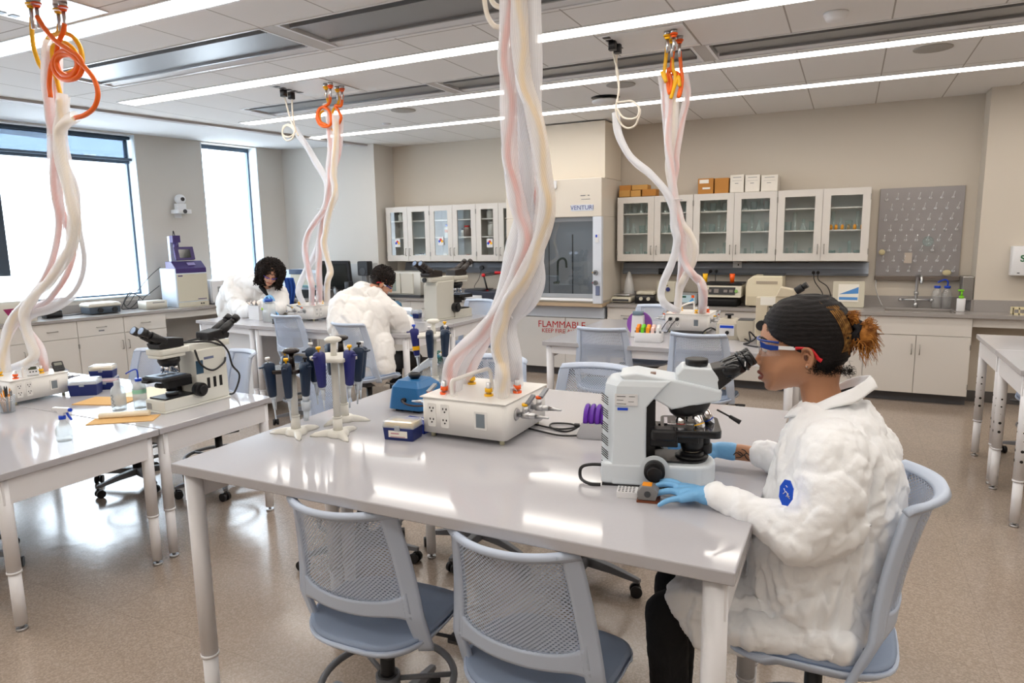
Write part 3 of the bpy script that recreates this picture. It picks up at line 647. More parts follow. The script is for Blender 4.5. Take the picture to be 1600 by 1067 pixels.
P('spare_cable_loop', MB().tube([p-o for p in seq(2.2, (757, -20), (757, 0), (762, 25), (773, 41), (785, 40), (791, 25), (793, 0), (792, -30))], .009, 8, 6).tube([p-o for p in seq(2.24, (762, -25), (768, 0), (777, 10), (788, 8), (795, -15))], .009, 8, 6), slw, t)
# left bundle
Yl = 2.48
B = [('p', seq(Yl, (76, 62), (73, 130), (80, 180), (83, 215), (83, 250), (88, 297), (92, 334), (90, 372), (82, 409), (69, 440), (50, 468), (37, 489), (19, 511), (6, 540), (3, 575), (3, 584))),
     ('p', seq(Yl+.06, (88, 62), (90, 150), (88, 212), (92, 269), (99, 316), (107, 353), (114, 391), (110, 419), (97, 445), (78, 468), (58, 480), (41, 489), (35, 505), (47, 524), (62, 545), (68, 567), (68, 590, .03))),
     ('y', seq(Yl-.05, (97, 146), (96, 180), (92, 212), (101, 262), (112, 310), (118, 350), (112, 385), (95, 415), (76, 442), (56, 455), (38, 477), (24, 494), (11, 519), (7, 552), (9, 584))),
     ('w', seq(Yl+.03, (101, 150), (99, 180), (97, 212), (104, 250), (115, 290), (123, 330), (128, 370), (131, 408), (125, 438), (109, 463), (80, 482), (52, 490), (40, 500), (45, 530), (56, 552), (48, 564), (20, 575, .05))),
     ('c', seq(Yl-.08, (118, 182), (103, 192), (92, 210), (95, 250), (104, 285), (113, 325), (114, 352), (108, 385), (92, 418), (72, 446), (52, 466), (38, 489), (42, 515), (50, 540), (53, 556), (40, 570)))]
t, o = bundle('hose bundle with a big orange coil, hanging onto the service box at the left', B, .0295)
P('cable_tie', MB().torus(at(88, 212, y=Yl)-o, .045, .003, 28, 6), white, t); P('cable_tie', MB().torus(at(38, 489, y=Yl)-o, .06, .003, 28, 6), white, t)
P('orange_hose', MB().tube([p-o for p in seq(Yl-.12, (58, 26), (70, 45), (88, 65), (105, 77), (122, 88), (129, 103), (123, 119), (109, 125), (94, 122), (84, 108), (86, 90), (97, 80), (110, 84), (121, 96), (119, 112), (107, 119), (93, 112), (88, 98), (94, 88), (108, 86), (120, 94), (135, 108), (148, 126), (153, 148), (147, 168), (132, 180), (118, 184))], .0125, 10, 6), HC['o'], t)
P('orange_hose', MB().tube([p-o for p in seq(Yl-.05, (101, 37), (98, 52), (91, 68), (88, 90), (94, 112), (110, 117), (120, 106), (118, 92), (104, 84), (88, 88), (80, 105), (77, 130), (79, 152))], .0125, 10, 6), HC['o'], t)
P('yellow_hose', MB().tube([p-o for p in seq(Yl+.02, (50, 27), (50, 50), (53, 75), (60, 97), (66, 107))], .0125, 10, 6).tube([p-o for p in seq(Yl+.05, (93, 38), (90, 52), (78, 57), (70, 70), (68, 90))], .0125, 10, 6).tube([p-o for p in seq(Yl+.0, (76, 58), (95, 52), (113, 57), (126, 76), (128, 100), (118, 118), (100, 121), (86, 108), (82, 85), (84, 72), (98, 66), (114, 76), (122, 92), (118, 108), (100, 116), (86, 112), (90, 130), (95, 150))], .0125, 10, 6), HC['Y'], t)
# bundle over the man's table
B = [('p', seq(5.00, (508, 163), (513, 178), (516, 207), (517, 235), (514, 262), (516, 282), (512, 302), (507, 326), (494, 345), (483, 362), (477, 384), (478, 405), (484, 430), (487, 448), (487, 474, .2))),
     ('y', seq(4.94, (524, 178), (525, 226), (521, 272), (523, 292), (523, 308), (516, 325), (511, 345), (509, 362), (506, 380), (511, 403), (516, 424), (512, 440), (511, 474, .35))),
     ('p', seq(5.06, (532, 182), (531, 216), (527, 244), (521, 265), (516, 287), (512, 310), (509, 329), (504, 347), (501, 365), (499, 390), (498, 412), (499, 443), (499, 472, .25))),
     ('w', seq(5.10, (460, 200), (468, 213), (481, 231), (494, 254), (508, 278), (512, 296), (511, 328), (505, 350), (499, 378), (491, 400), (478, 424), (468, 446), (467, 459), (474, 474, .15)))]
t, o = bundle('hose bundle with a small orange coil, over the service box between the two far workers', B, .030)
P('cable_tie', MB().torus(at(509, 327, y=5.02)-o, .075, .003, 28, 6), white, t)
P('white_cable', MB().tube([p-o for p in seq(4.85, (443, 143), (448, 165), (455, 190), (461, 205), (452, 214), (442, 210), (443, 198), (453, 195), (460, 203), (457, 216), (447, 219), (441, 207), (448, 196), (461, 203))], .0075, 8, 6).tube([p-o for p in seq(4.87, (456, 146), (457, 175), (461, 200), (466, 212))], .0075, 8, 6), slw, t)
P('orange_hose', MB().tube([p-o for p in seq(4.95, (516, 148), (515, 160), (508, 166), (499, 170), (495, 182), (499, 194), (508, 198), (517, 193), (515, 175), (505, 167), (497, 176), (500, 190), (511, 196))], .013, 8, 6).tube([p-o for p in seq(4.97, (535, 148), (533, 165), (524, 165), (528, 172), (533, 183), (529, 193), (521, 197))], .013, 8, 6), HC['o'], t)
P('yellow_hose', MB().tube([p-o for p in seq(5.0, (509, 147), (513, 162), (507, 172), (500, 178), (501, 190), (509, 195), (514, 200), (524, 204))], .012, 8, 6).tube([p-o for p in seq(5.0, (528, 147), (529, 160), (522, 170), (519, 180), (522, 190), (528, 200))], .012, 8, 6), HC['Y'], t)
# bundle over the far right table
Yr = 5.05
B = [('w', seq(Yr-.05, (962, 176), (966, 208), (980, 238), (995, 255), (1014, 270), (1034, 291), (1046, 309), (1052, 328), (1053, 354), (1058, 372), (1055, 393), (1048, 415), (1037, 440), (1033, 460), (1038, 474), (1049, 481, .2), (1058, 486, .45))),
     ('p', seq(Yr+.05, (1034, 118), (1038, 150), (1042, 200), (1047, 245), (1049, 282), (1053, 306), (1060, 330), (1065, 354), (1063, 377), (1068, 402), (1078, 425), (1093, 437), (1099, 452), (1100, 472, .3), (1098, 489, .6))),
     ('c', seq(Yr, (1055, 138), (1054, 190), (1047, 240), (1045, 262), (1052, 298), (1055, 316), (1065, 349), (1077, 365), (1085, 385), (1083, 408), (1072, 430), (1064, 447), (1060, 463, .3), (1058, 484, .5))),
     ('p', seq(Yr+.08, (1070, 116), (1073, 150), (1065, 190), (1056, 240), (1056, 262), (1051, 290), (1056, 314), (1062, 338), (1068, 371), (1066, 402), (1064, 430), (1061, 452, .3), (1060, 484, .52))),
     ('p', seq(Yr-.02, (1043, 130), (1045, 170), (1044, 220), (1048, 262), (1053, 300), (1056, 330), (1062, 360), (1066, 390), (1072, 415), (1085, 432), (1096, 447, .2), (1097, 470, .4), (1096, 489, .6)))]
t, o = bundle('hose bundle with a twisted white cable, over the service box with black plugs', B, .028)
P('cable_tie', MB().torus(at(1053, 312, y=Yr)-o, .065, .003, 28, 6), white, t)
P('white_cable', MB().tube([p-o for p in seq(4.95, (957, 74), (960, 92), (965, 112), (967, 140), (965, 158), (973, 159), (987, 158), (998, 168), (996, 182), (984, 186), (972, 182), (963, 168))], .0075, 8, 6).tube([p-o for p in seq(4.98, (964, 80), (963, 110), (967, 140), (962, 170), (968, 190), (979, 200), (992, 196), (999, 180), (1000, 170))], .0075, 8, 6), slw, t)
P('orange_hose', MB().tube([p-o for p in seq(5.0, (1053, 73), (1050, 95), (1048, 112), (1045, 107), (1043, 125), (1046, 146), (1049, 130), (1046, 115))], .013, 8, 6).tube([p-o for p in seq(5.02, (1062, 80), (1064, 105), (1066, 125), (1063, 146), (1060, 150), (1064, 130), (1058, 114), (1050, 116))], .013, 8, 6), HC['o'], t)
P('yellow_hose', MB().tube([p-o for p in seq(4.97, (1042, 74), (1040, 95), (1038, 115), (1041, 128), (1034, 112))], .013, 8, 6).tube([p-o for p in seq(5.0, (1050, 78), (1051, 105), (1055, 118), (1052, 140), (1048, 154), (1054, 135), (1060, 120), (1062, 135))], .013, 8, 6), HC['Y'], t)
# ceiling service panels
def ceil_panel(label, x, y, w, d, plugs, hoses, rz=0):
    t = thing('ceiling_service_panel', label, 'ceiling panel', (x, y, CH), rz)
    P('plate', MB().bx(-w/2, w/2, -d/2, d/2, -.006, -.001), mat('glossy white plate', srgb(236, 238, 240), .25), t, bevel=.001)
    mb = MB()
    for k in range(5): mb.bx(-w/2+.03, -w/2+.08, -d/2+.03+k*.07, -d/2+.07+k*.07, -.009, -.006)
    P('sockets', mb, black, t)
    for px, py in plugs: P('plug', MB().rbox(px, py, -.035, .05, .05, .058, .01), black, t)
    for hx, hy, c, ln in hoses:
        f = P('hose_fitting', MB().cyl((hx, hy, -.006), (hx, hy, -.03), .024, .02, 14).cyl((hx, hy, -.05), (hx, hy, -ln), .010, .008, 10), chrome, t)
        P('fitting_collar', MB().cyl((hx, hy, -.028), (hx, hy, -.036), .026, n=14).cyl((hx, hy, -.042), (hx, hy, -.054), .02, .014, 14), c, f)
def rel(px, py, x, y): p = at(px, py, z=CH-.02); return (p.x-x, p.y-y)
x, y = -4.30, 4.83; ceil_panel('white ceiling panel with black sockets above the small orange coil', x, y, .58, .52, [rel(443, 143, x, y), rel(455, 147, x, y)], [(*rel(a, b, x, y), c, .12) for a, b, c in ((509, 134, yel), (516, 132, org), (527, 138, yel), (534, 137, org))])
x, y = -1.32, 4.87; ceil_panel('white ceiling panel with black sockets above the looped white cable', x, y, .58, .52, [rel(957, 68, x, y), rel(965, 73, x, y)], [(*rel(a, b, x, y), c, .14) for a, b, c in ((1043, 53, yel), (1053, 50, org), (1062, 60, org), (1050, 60, yel))])
x, y = -4.22, 2.44; ceil_panel('white ceiling panel with sockets in the top left corner, above the big orange coil', x, y, .58, .56, [], [(*rel(a, b, x, y), c, .16) for a, b, c in ((47, 3, yel), (56, 2, org), (90, 12, yel), (98, 8, org))])
x, y = -1.1, 2.3; ceil_panel('ceiling service panel above the near hose bundle', x, y, .58, .56, [], [(.1*k-.2, .05, (yel, org)[k % 2], .1) for k in range(4)])
# small ceiling fixtures
def disc(px, py, r, name, label, cat, prof, m):
    p = at(px, py, z=CH); solo(name, MB().lathe(prof), m, label, cat, (p.x, p.y, CH))
spk = mat('grey speaker grille', srgb(168, 164, 158), .8)
disc(630, 172, .13, 'ceiling_speaker', 'round ceiling speaker grille left of the near hose bundle', 'speaker', [(.13, -.001), (.13, -.006), (.12, -.008), (0, -.008)], spk)
disc(970, 132, .13, 'ceiling_speaker', 'round ceiling speaker grille by the looped white cable', 'speaker', [(.13, -.001), (.13, -.006), (.12, -.008), (0, -.008)], spk)
disc(1458, 75, .13, 'ceiling_speaker', 'round ceiling speaker grille near the top right corner', 'speaker', [(.13, -.001), (.13, -.006), (.12, -.008), (0, -.008)], spk)
disc(1306, 20, .07, 'smoke_detector', 'white smoke detector at the top right of the ceiling', 'smoke detector', [(.072, -.001), (.072, -.012), (.062, -.03), (.055, -.045), (.02, -.05), (0, -.05)], white)
disc(604, 193, .05, 'sprinkler_cap', 'small white sprinkler cap left of the near hose bundle', 'sprinkler', [(.05, -.001), (.05, -.008), (.03, -.02), (0, -.022)], white)
p = at(946, 152, z=CH); t = thing('dome_camera', 'white dome hanging loose from a dark hole in the ceiling', 'ceiling camera', (p.x, p.y, CH))
P('recess_ring', MB().lathe([(.14, -.001), (.14, -.004), (0, -.004)]), black, t); P('dome', MB().lathe([(.13, -.03), (.13, -.05), (.10, -.062), (0, -.064)]), white, t); P('stem', MB().cyl((0, 0, -.03), (0, 0, -.004), .03), black, t)
# ------------------------------------------------------------------ things on the near table
TZ = .99
scope_m = mat('pale blue grey scope enamel', srgb(218, 226, 233), .3); blk_gloss = mat('glossy black', (.012, .013, .016), .18)
objm = mat('objective chrome', (.75, .75, .78), .12, 1)
def microscope_main():
    t = thing('microscope', 'large pale blue-grey microscope the woman is looking into', 'microscope', (-.45, 1.96, TZ), math.radians(14))
    z = lambda v: v-TZ
    # pillar with slanted back and chamfered corner
    def ring(zz, s0, s1, w): return [(s0, -w+.035, zz), (s0+.035, -w, zz), (s1, -w, zz), (s1, w, zz), (s0+.035, w, zz), (s0, w-.035, zz)]
    P('pillar', MB().loft([ring(.006, -.20, -.03, .082), ring(.03, -.205, -.068, .08), ring(.10, -.200, -.07, .078), ring(.24, -.196, -.07, .076), ring(.30, -.190, -.02, .072), ring(.318, -.175, .0, .066)], smooth=False), scope_m, t, bevel=.006, seg=3)
    P('arm', MB().prism([(-.13, .305), (-.02, .245), (.0, .232), (.135, .262), (.14, .292), (.02, .318), (-.10, .338), (-.15, .330)], -.062, .062, 'y'), scope_m, t, bevel=.007, seg=3)
    # foot with rounded nose
    pts = [(-.2, -.08), (.06, -.082)]+[(.06+.07*math.sin(a), -.082*math.cos(a)) for a in np.linspace(.15, PI-.15, 12)]+[(.06, .082), (-.2, .08)]
    P('foot', MB().prism(pts, .006, .072, 'z', False), scope_m, t, bevel=.01, seg=3); P('foot_gasket', MB().prism([(a*.985, b*.97) for a, b in pts], 0, .007), black, t)
    P('foot_top', MB().prism([(-.07, -.055), (.05, -.06)]+[(.055+.052*math.sin(a), -.06*math.cos(a)) for a in np.linspace(.1, PI-.1, 10)]+[(.05, .06), (-.07, .055)], .0725, .078), black, t, bevel=.002)
    P('field_lens', MB().lathe([(.048, .078), (.048, .084), (.040, .088), (.036, .088), (.036, .094), (.026, .096)], (.062, 0, 0)), black, t); P('lens_glass', MB().lathe([(.026, .095), (.02, .099), (0, .100)], (.062, 0, 0)), mat('milky lens', srgb(190, 184, 172), .15), t)
    P('inner_column', MB().bx(-.074, -.045, -.05, .05, .075, .25), black, t)
    for s in (-1, 1):
        k = P('focus_knob', MB().cyl((-.045, s*.06, .058), (-.045, s*.112, .058), .030, n=28).cyl((-.045, s*.112, .058), (-.045, s*.125, .058), .022, .020, 24), black, t, bevel=.002)
        P('knob_disc', MB().cyl((-.045, s*.081, .058), (-.045, s*.083, .058), .042, n=28), scope_m, k)
    # stage
    st = P('stage', MB().rbox(.055, -.0, .168, .17, .17, .022, .02).bx(-.06, .02, -.06, .06, .12, .165), blk_gloss, t, bevel=.003)
    P('stage_bracket', MB().box(.02, 0, .145, .12, .07, .04).cyl((.1, .02, .10), (.1, .02, .15), .016).cyl((.1, .02, .085), (.1, .02, .115), .022), black, t, bevel=.004)
    P('stage_handle', MB().box(-.02, -.075, .165, .07, .05, .035), black, t, bevel=.008)
    P('slide_holder', MB().bx(-.02, .085, -.04, -.03, .179, .184).bx(-.02, -.01, -.04, .04, .179, .184), objm, t); P('slide', MB().bx(.0, .09, -.035, .012, .1795, .1808), glassmat('glass slide', (.9, .95, .95), .15, .3), t)
    P('condenser', MB().lathe([(.03, .10), (.034, .115), (.034, .135), (.026, .155)], (.062, 0, 0)), black, t)
    # nosepiece and objectives
    R = TR(.052, 0, .235) @ RY(math.radians(-14))
    P('nosepiece', MB(R).lathe([(.058, .022), (.062, .01), (.06, -.008), (.05, -.022), (.0, -.03)], n=28), black, t)
    for a, ln, c in ((-2.6, .05, mat('red ring', srgb(200, 30, 30), .4)), (-1.2, .062, yel), (.1, .066, blue), (1.1, .06, mat('green ring', srgb(40, 150, 70), .4)), (2.3, .045, white)):
        q = R @ TR(.034*math.cos(a), .034*math.sin(a), -.018) @ RZ(a) @ RY(math.radians(-16))
        ob = P('objective', MB(q).lathe([(.0135, 0), (.0135, -.012), (.0150, -.014), (.0150, -ln*.7), (.009, -ln*.9), (.006, -ln)], n=18), objm, t); P('colour_ring', MB(q).cyl((0, 0, -ln*.55), (0, 0, -ln*.6), .0153, n=18, caps=False), c, ob)
    # trinocular head
    P('head', MB().prism([(.01, .286), (.128, .282), (.150, .308), (.11, .352), (.03, .356), (.012, .335)], -.05, .05, 'y'), scope_m, t, bevel=.006, seg=3)
    P('head_plate', MB().prism([(.0, .268), (.125, .262), (.135, .284), (.01, .290)], -.055, .055, 'y'), scope_m, t, bevel=.004)
    P('port_cap', MB().cyl((.07, 0, .354), (.07, 0, .374), .032, .033, 28), black, t, bevel=.003)
    d = Vector((math.cos(math.radians(34)), 0, math.sin(math.radians(34))))
    P('binocular_body', MB().loft([[(.112, -.05, .318), (.112, .05, .318), (.125, .05, .350), (.125, -.05, .350)] if 0 else [(.13, -.052, .29), (.13, .052, .29), (.108, .045, .352), (.108, -.045, .352)], [(.165, -.056, .322), (.165, .056, .322), (.148, .05, .362), (.148, -.05, .362)]], smooth=False), black, t, bevel=.005)
    for s in (-1, 1):
        c = Vector((.145, s*.031, .335)); m = MB().cyl(c, c+d*.055, .026, .024, 24).cyl(c+d*.055, c+d*.072, .0225, n=24).cyl(c+d*.06, c+d*.066, .0255, n=24).cyl(c+d*.07, c+d*.088, .02, .0215, 24)
        e = P('eyepiece', m, blk_gloss, t); P('eye_rim', MB().cyl(c+d*.088, c+d*.094, .0215, .019, 24), black, e); P('eye_mark', MB().box(c.x+d.x*.064, -.0+c.y-.0262, c.z+d.z*.064, .003, .001, .014), white, e)
    P('polariser_lever', MB().tube([(.13, -.01, .225), (.17, -.015, .205)], .003, 6).cyl((.165, -.014, .208), (.195, -.02, .192), .005, .007, 10), black, t)
    # vents on the back left, label, power cord
    mb = MB()
    for g in range(6):
        for k in range(4): mb.box(-.190, -.066, .045+g*.041+k*.0068, .030, .002, .0018, RZ(math.radians(-45)) @ RY(.35))
    P('vent_slots', mb, ink, t)
    P('paper_label', MB().box(-.128, -.0785, .262, .066, .0012, .034), white, t); mb = MB()
    for k, (x0, x1) in enumerate(((-.155, -.13), (-.155, -.136), (-.155, -.128))): mb.bx(x0, x1, -.0796, -.079, .271-k*.011, .2725-k*.011)
    mb.bx(-.12, -.103, -.0796, -.079, .271, .2725); mb.bx(-.122, -.106, -.0796, -.079, .256, .257); P('label_writing', mb, ink, t)
    P('blue_sticker', MB().box(-.138, -.0775, .234, .03, .0012, .007), blue, t); P('brand_badge', MB().bx(-.075, -.045, -.03, -.0, .3295, .3315), mat('bronze badge', srgb(120, 90, 75), .4, .5), t)
    P('power_cord', MB().tube([(-.19, -.04, .05), (-.235, -.05, .052), (-.262, -.05, .04), (-.262, -.06, .012), (-.235, -.085, .0055), (-.2, -.088, .0055)], .005, 8, 6), cable_m, t)
microscope_main()
# slide box and little block under the gloved hand
t = thing('slide_box', 'small white paper-topped box beside the gloved hand', 'box', (-.53, 1.790, TZ), math.radians(12)); P('tray', MB().box(0, 0, .009, .058, .05, .018), white, t, bevel=.001)
mb = MB()
for r in range(4):
    for k in range(5): mb.box(-.022+k*.010, -.018+r*.012, .0185, .006, .004, .0006)
P('printing', mb, ink, t)
t = thing('sample_block', 'small grey metal block with an orange sticker, held under the gloved fingertips', 'block', (-.468, 1.778, TZ), math.radians(10))
P('base_plate', MB().box(.002, 0, .003, .062, .05, .005), mat('copper brown', srgb(120, 66, 42), .4, .3), t); P('block', MB().prism([(-.026, .006), (.022, .006), (.03, .03), (.012, .046), (-.014, .046), (-.028, .028)], -.02, .02, 'y'), mat('grey cast block', srgb(128, 126, 126), .45), t, bevel=.002)
P('round_window', MB().cyl((.0, -.0215, .024), (.0, -.0195, .024), .009, n=18), dkgrey, t); P('orange_sticker', MB().box(-.002, -.0, .0465, .026, .03, .001), mat('orange sticker', srgb(240, 150, 30), .6), t)
# purple tube rack with vortex base
t = thing('bead_mill', 'grey base with a purple translucent hood behind the big microscope', 'lab instrument', (-.80, 2.33, TZ), math.radians(10)); grb = mat('light grey plastic', srgb(168, 168, 172), .4)
P('base', MB().loft([[(a*sx*1, b*sx*1, 0) for a, b in MB().rring(.15, .15, .02)] if 0 else [(a, b, 0) for a, b in MB().rring(.15, .15, .02)] for sx in (1,)]+[[(a, b, .012) for a, b in MB().rring(.15, .15, .02)], [(a, b, .055) for a, b in MB().rring(.118, .125, .02)]]), grb, t, bevel=.002)
pur = mat('purple translucent plastic', srgb(120, 50, 200), .12, trans=.35)
mb = MB()
for k in range(5):
    x = -.044+k*.022; mb.torus((x, 0, .055), .052, .009, 20, 8, 'x', 0, PI)
P('hood', mb.loft([[(x, .045*math.cos(a), .055+.045*math.sin(a)) for a in np.linspace(0, PI, 14)] for x in (-.05, .05)], False, True, False), pur, t)
text('lettering', 'Gene', .026, mat('orange print', srgb(235, 100, 40), .5), t, (.0, -.0665, .038), (PI/2-.25, 0, 0)); text('lettering', 'mate', .010, MATS['orange print'], t, (.0, -.071, .016), (PI/2-.25, 0, 0)) if 0 else None
P('cable', MB().tube([(-.07, .0, .03), (-.12, -.01, .006), (-.19, .03, .005), (-.2, .09, .005), (-.13, .1, .005), (-.1, .06, .005), (-.16, .02, .005), (-.26, .06, .005), (-.34, .1, .005)], .0035, 8, 6).tube([(-.06, -.05, .006), (-.14, -.06, .005), (-.25, -.01, .005), (-.32, .03, .005), (-.33, .0, .005), (-.28, -.03, .006)], .0035, 8, 6).rbox(-.085, 0, .03, .02, .014, .012, .003), cable_m, t)
# blue vortex mixer
t = thing('vortex_mixer', 'blue vortex mixer behind the tip box on the near table', 'lab instrument', (-1.665, 2.41, TZ), math.radians(0))
vb = mat('steel blue enamel', srgb(38, 105, 160), .35); 
def rr(w, d, z, r=.02, dx=0, dy=0): return [(a+dx, b+dy, z) for a, b in MB().rring(w, d, r)]
P('body', MB().loft([rr(.175, .20, .012), rr(.165, .19, .06), rr(.15, .17, .105, .02, -.005, .0), rr(.11, .12, .13, .02, -.01, 0)], smooth=False), vb, t, bevel=.006, seg=3)
P('feet', MB().bx(-.06, -.03, -.08, .08, 0, .013).bx(.03, .06, -.08, .08, 0, .013), black, t)
P('cup', MB().lathe([(.018, .13), (.022, .137), (.027, .141), (.027, .153), (.02, .155), (.016, .148), (0, .146)], (-.01, 0, 0)), black, t)
P('knob', MB().cyl((-.0, -.096, .055), (-.0, -.11, .055), .010), black, t); P('cord', MB().tube([(-.0, -.11, .056), (.03, -.13, .048), (.08, -.135, .046), (.16, -.12, .05), (.2, -.1, .03)], .004, 8, 6), mat('brown cord', srgb(62, 46, 44), .5), t)
# tip boxes
tipb = mat('navy tip box', srgb(28, 42, 104), .35); tipl = glassmat('clear tip lid', (.88, .92, .95), .08, .25); tips_m = mat('amber pipette tips', srgb(238, 205, 150), .5)
def tipbox(label, loc, rz, s=1.0, h=.055, fill=tips_m, lidh=.02, lab=True, group=None):
    t = thing('pipette_tip_box', label, 'tip box', loc, rz, group)
    P('box', MB().loft([rr(.118*s, .078*s, 0, .006), rr(.126*s, .086*s, h, .006)], smooth=False), tipb, t, bevel=.002)
    P('tip_tray', MB().bx(-.056*s, .056*s, -.036*s, .036*s, h, h+lidh*.6), fill, t)
    P('lid', MB().loft([rr(.128*s, .088*s, h-.002, .006), rr(.124*s, .084*s, h+lidh, .008), rr(.11*s, .07*s, h+lidh+.003, .006)], smooth=False), tipl, t)
    P('latch', MB().bx(-.01*s, .01*s, -.049*s, -.044*s, h-.012, h+.008), tipl, t)
    if lab:
        l = P('paper_label', MB().bx(-.038*s, .038*s, -.0428*s, -.0415*s, h*.25, h*.75), paper, t); P('label_print', MB().bx(-.028*s, .005*s, -.0434*s, -.0427*s, h*.5, h*.6).bx(-.03*s, .03*s, -.0434*s, -.0427*s, h*.28, h*.34), mat('pink print', srgb(200, 150, 160), .6), l)
    return t
tipbox('navy tip box with amber tips under a clear lid, on the near table', (-1.455, 2.005, TZ), math.radians(8), 1.0, .05)
t = thing('tip_tray_lid', 'blue translucent lid lying tilted behind the tip box', 'lid', (-1.475, 2.125, TZ), math.radians(-4)); bt = mat('blue translucent plastic', srgb(70, 90, 215), .15, trans=.3, alpha=.85)
P('lid_shell', MB().bx(-.07, .07, -.045, .045, .03, .034).bx(-.07, .07, -.045, -.041, 0, .034).bx(-.07, -.066, -.045, .045, 0, .034).bx(.066, .07, -.045, .045, 0, .034).bx(-.07, .07, .041, .045, 0, .034), bt, t)
P('loose_tips', MB().cyl((-.03, -.01, .038), (.02, 0, .038), .004, .002, 8).cyl((.0, .02, .038), (.05, .0, .038), .004, .002, 8).cyl((-.01, -.03, .038), (.04, -.02, .038), .004, .002, 8), paper, t)
# pipette carousels and pipettes
stand_m = mat('warm white plastic', srgb(226, 224, 216), .35)
def stand(label, loc, rz, dark=False, h=.285):
    t = thing('pipette_stand', label, 'pipette stand', loc, rz)
    mb = MB()
    n = 48; rings = []
    for zz, k in ((.0, 1), (.006, .98), (.016, .8), (.024, .45)):
        ring = []
        for i in range(n):
            a = 2*PI*i/n; r = .040+.068*max(0, math.cos(1.5*(((a/(2*PI/3)) % 1)-.5)*2*PI/3*2))**6; r = .040+(r-.040)*k
            ring.append((r*math.cos(a)*k**.3, r*math.sin(a)*k**.3, zz))
        rings.append(ring)
    P('foot', MB().loft(rings), stand_m, t)
    P('pole', MB().cyl((0, 0, .02), (0, 0, .07), .0185, .0165, 20).cyl((0, 0, .07), (0, 0, h-.02), .0135, n=20).cyl((0, 0, .07), (0, 0, .075), .018, n=20), stand_m, t)
    m = mat('brown black plastic', srgb(38, 30, 30), .25) if dark else stand_m
    rings = []
    for zz, k in ((h-.022, .94), (h-.02, 1), (h-.008, 1), (h-.006, .95)):
        rings.append([((.080+.010*math.cos(6*2*PI*i/60))*k*math.cos(2*PI*i/60), (.080+.010*math.cos(6*2*PI*i/60))*k*math.sin(2*PI*i/60), zz) for i in range(60)])
    P('carousel', MB().loft(rings), m, t)
    P('top_knob', MB().cyl((0, 0, h-.01), (0, 0, h+.045), .012, .010, 18).lathe([(.008, h+.04), (.030, h+.048), (.032, h+.056), (.022, h+.063), (0, h+.065)]), m, t)
    return t
ppt_d = mat('dark teal pipette grip', srgb(24, 44, 70), .4); ppt_n = mat('indigo pipette grip', srgb(34, 38, 110), .4); ppt_g = mat('light grey pipette', srgb(205, 214, 224), .35)
def pipette(label, M, body, button, ln=.085, multi=False, group=None, tape=None):
    """axis along local z, shaft downwards from the grip"""
    t = thing('pipette', label, 'pipette', (0, 0, 0), 0, group); t.matrix_world = M
    P('grip', MB().loft([[(a, b, z) for a, b in MB().rring(w, d, .009)] for z, w, d in ((-.105, .022, .024), (-.1, .026, .028), (-.05, .030, .034), (0, .034, .040), (.018, .030, .044), (.026, .02, .026))]), body, t)
    P('finger_hook', MB().box(0, .022, .012, .014, .03, .006), body, t, bevel=.002)
    P('plunger', MB().cyl((0, 0, .024), (0, 0, .038), .0035, n=10).cyl((0, 0, .036), (0, 0, .045), .009, .0085, 16), button, t)
    if multi: P('shaft', MB().cyl((0, 0, -.105), (0, 0, -.125), .013, n=16).cyl((0, 0, -.125), (0, 0, -.16), .019, .016, 16).cyl((0, 0, -.16), (0, 0, -.2), .011, .009, 16), ppt_g, t)
    else: P('shaft', MB().cyl((0, 0, -.1), (0, 0, -.112), .011, n=14).cyl((0, 0, -.112), (0, 0, -.112-ln*.5), .0065, .0045, 12).cyl((0, 0, -.112-ln*.5), (0, 0, -.112-ln), .0035, .0025, 10), ppt_g, t)
    P('ejector_rod', MB().tube([(0, -.014, -.10), (0, -.010, -.13), (0, -.006, -.11-ln*.6)], .002, 6), chrome, t)
    if tape is not None: P('tape_band', MB().loft([[(a, b, z) for a, b in MB().rring(.0305, .0345, .008)] for z in (-.078, -.058)], False), tape, t)
    else: P('number_sticker', MB().box(0, -.0164, -.07, .016, .001, .022), paper, t)
    return t
def hang(st, k, n=6, r=.060, h=.285, tilt=.06, a0=0): 
    a = 2*PI*k/n+a0; return Matrix.Translation(st.location) @ RZ(st.rotation_euler[2]+a) @ TR(r, 0, h+.0) @ RZ(-PI/2) @ RX(tilt)
s1 = stand('pipette stand with a brown-black carousel, leftmost of the three front stands', (-1.868, 1.885, TZ), math.radians(20), True, .27)
s2 = stand('white pipette stand, tallest and nearest to the viewer, with a white knob', (-1.70, 1.93, TZ), math.radians(30), False, .315)
s3 = stand('pipette stand half hidden behind the nearest white one, black knob on top', (-1.82, 2.11, TZ), math.radians(80), True, .29)
s4 = stand('white pipette stand standing behind the blue vortex mixer', (-1.765, 2.71, TZ), math.radians(10), False, .29)
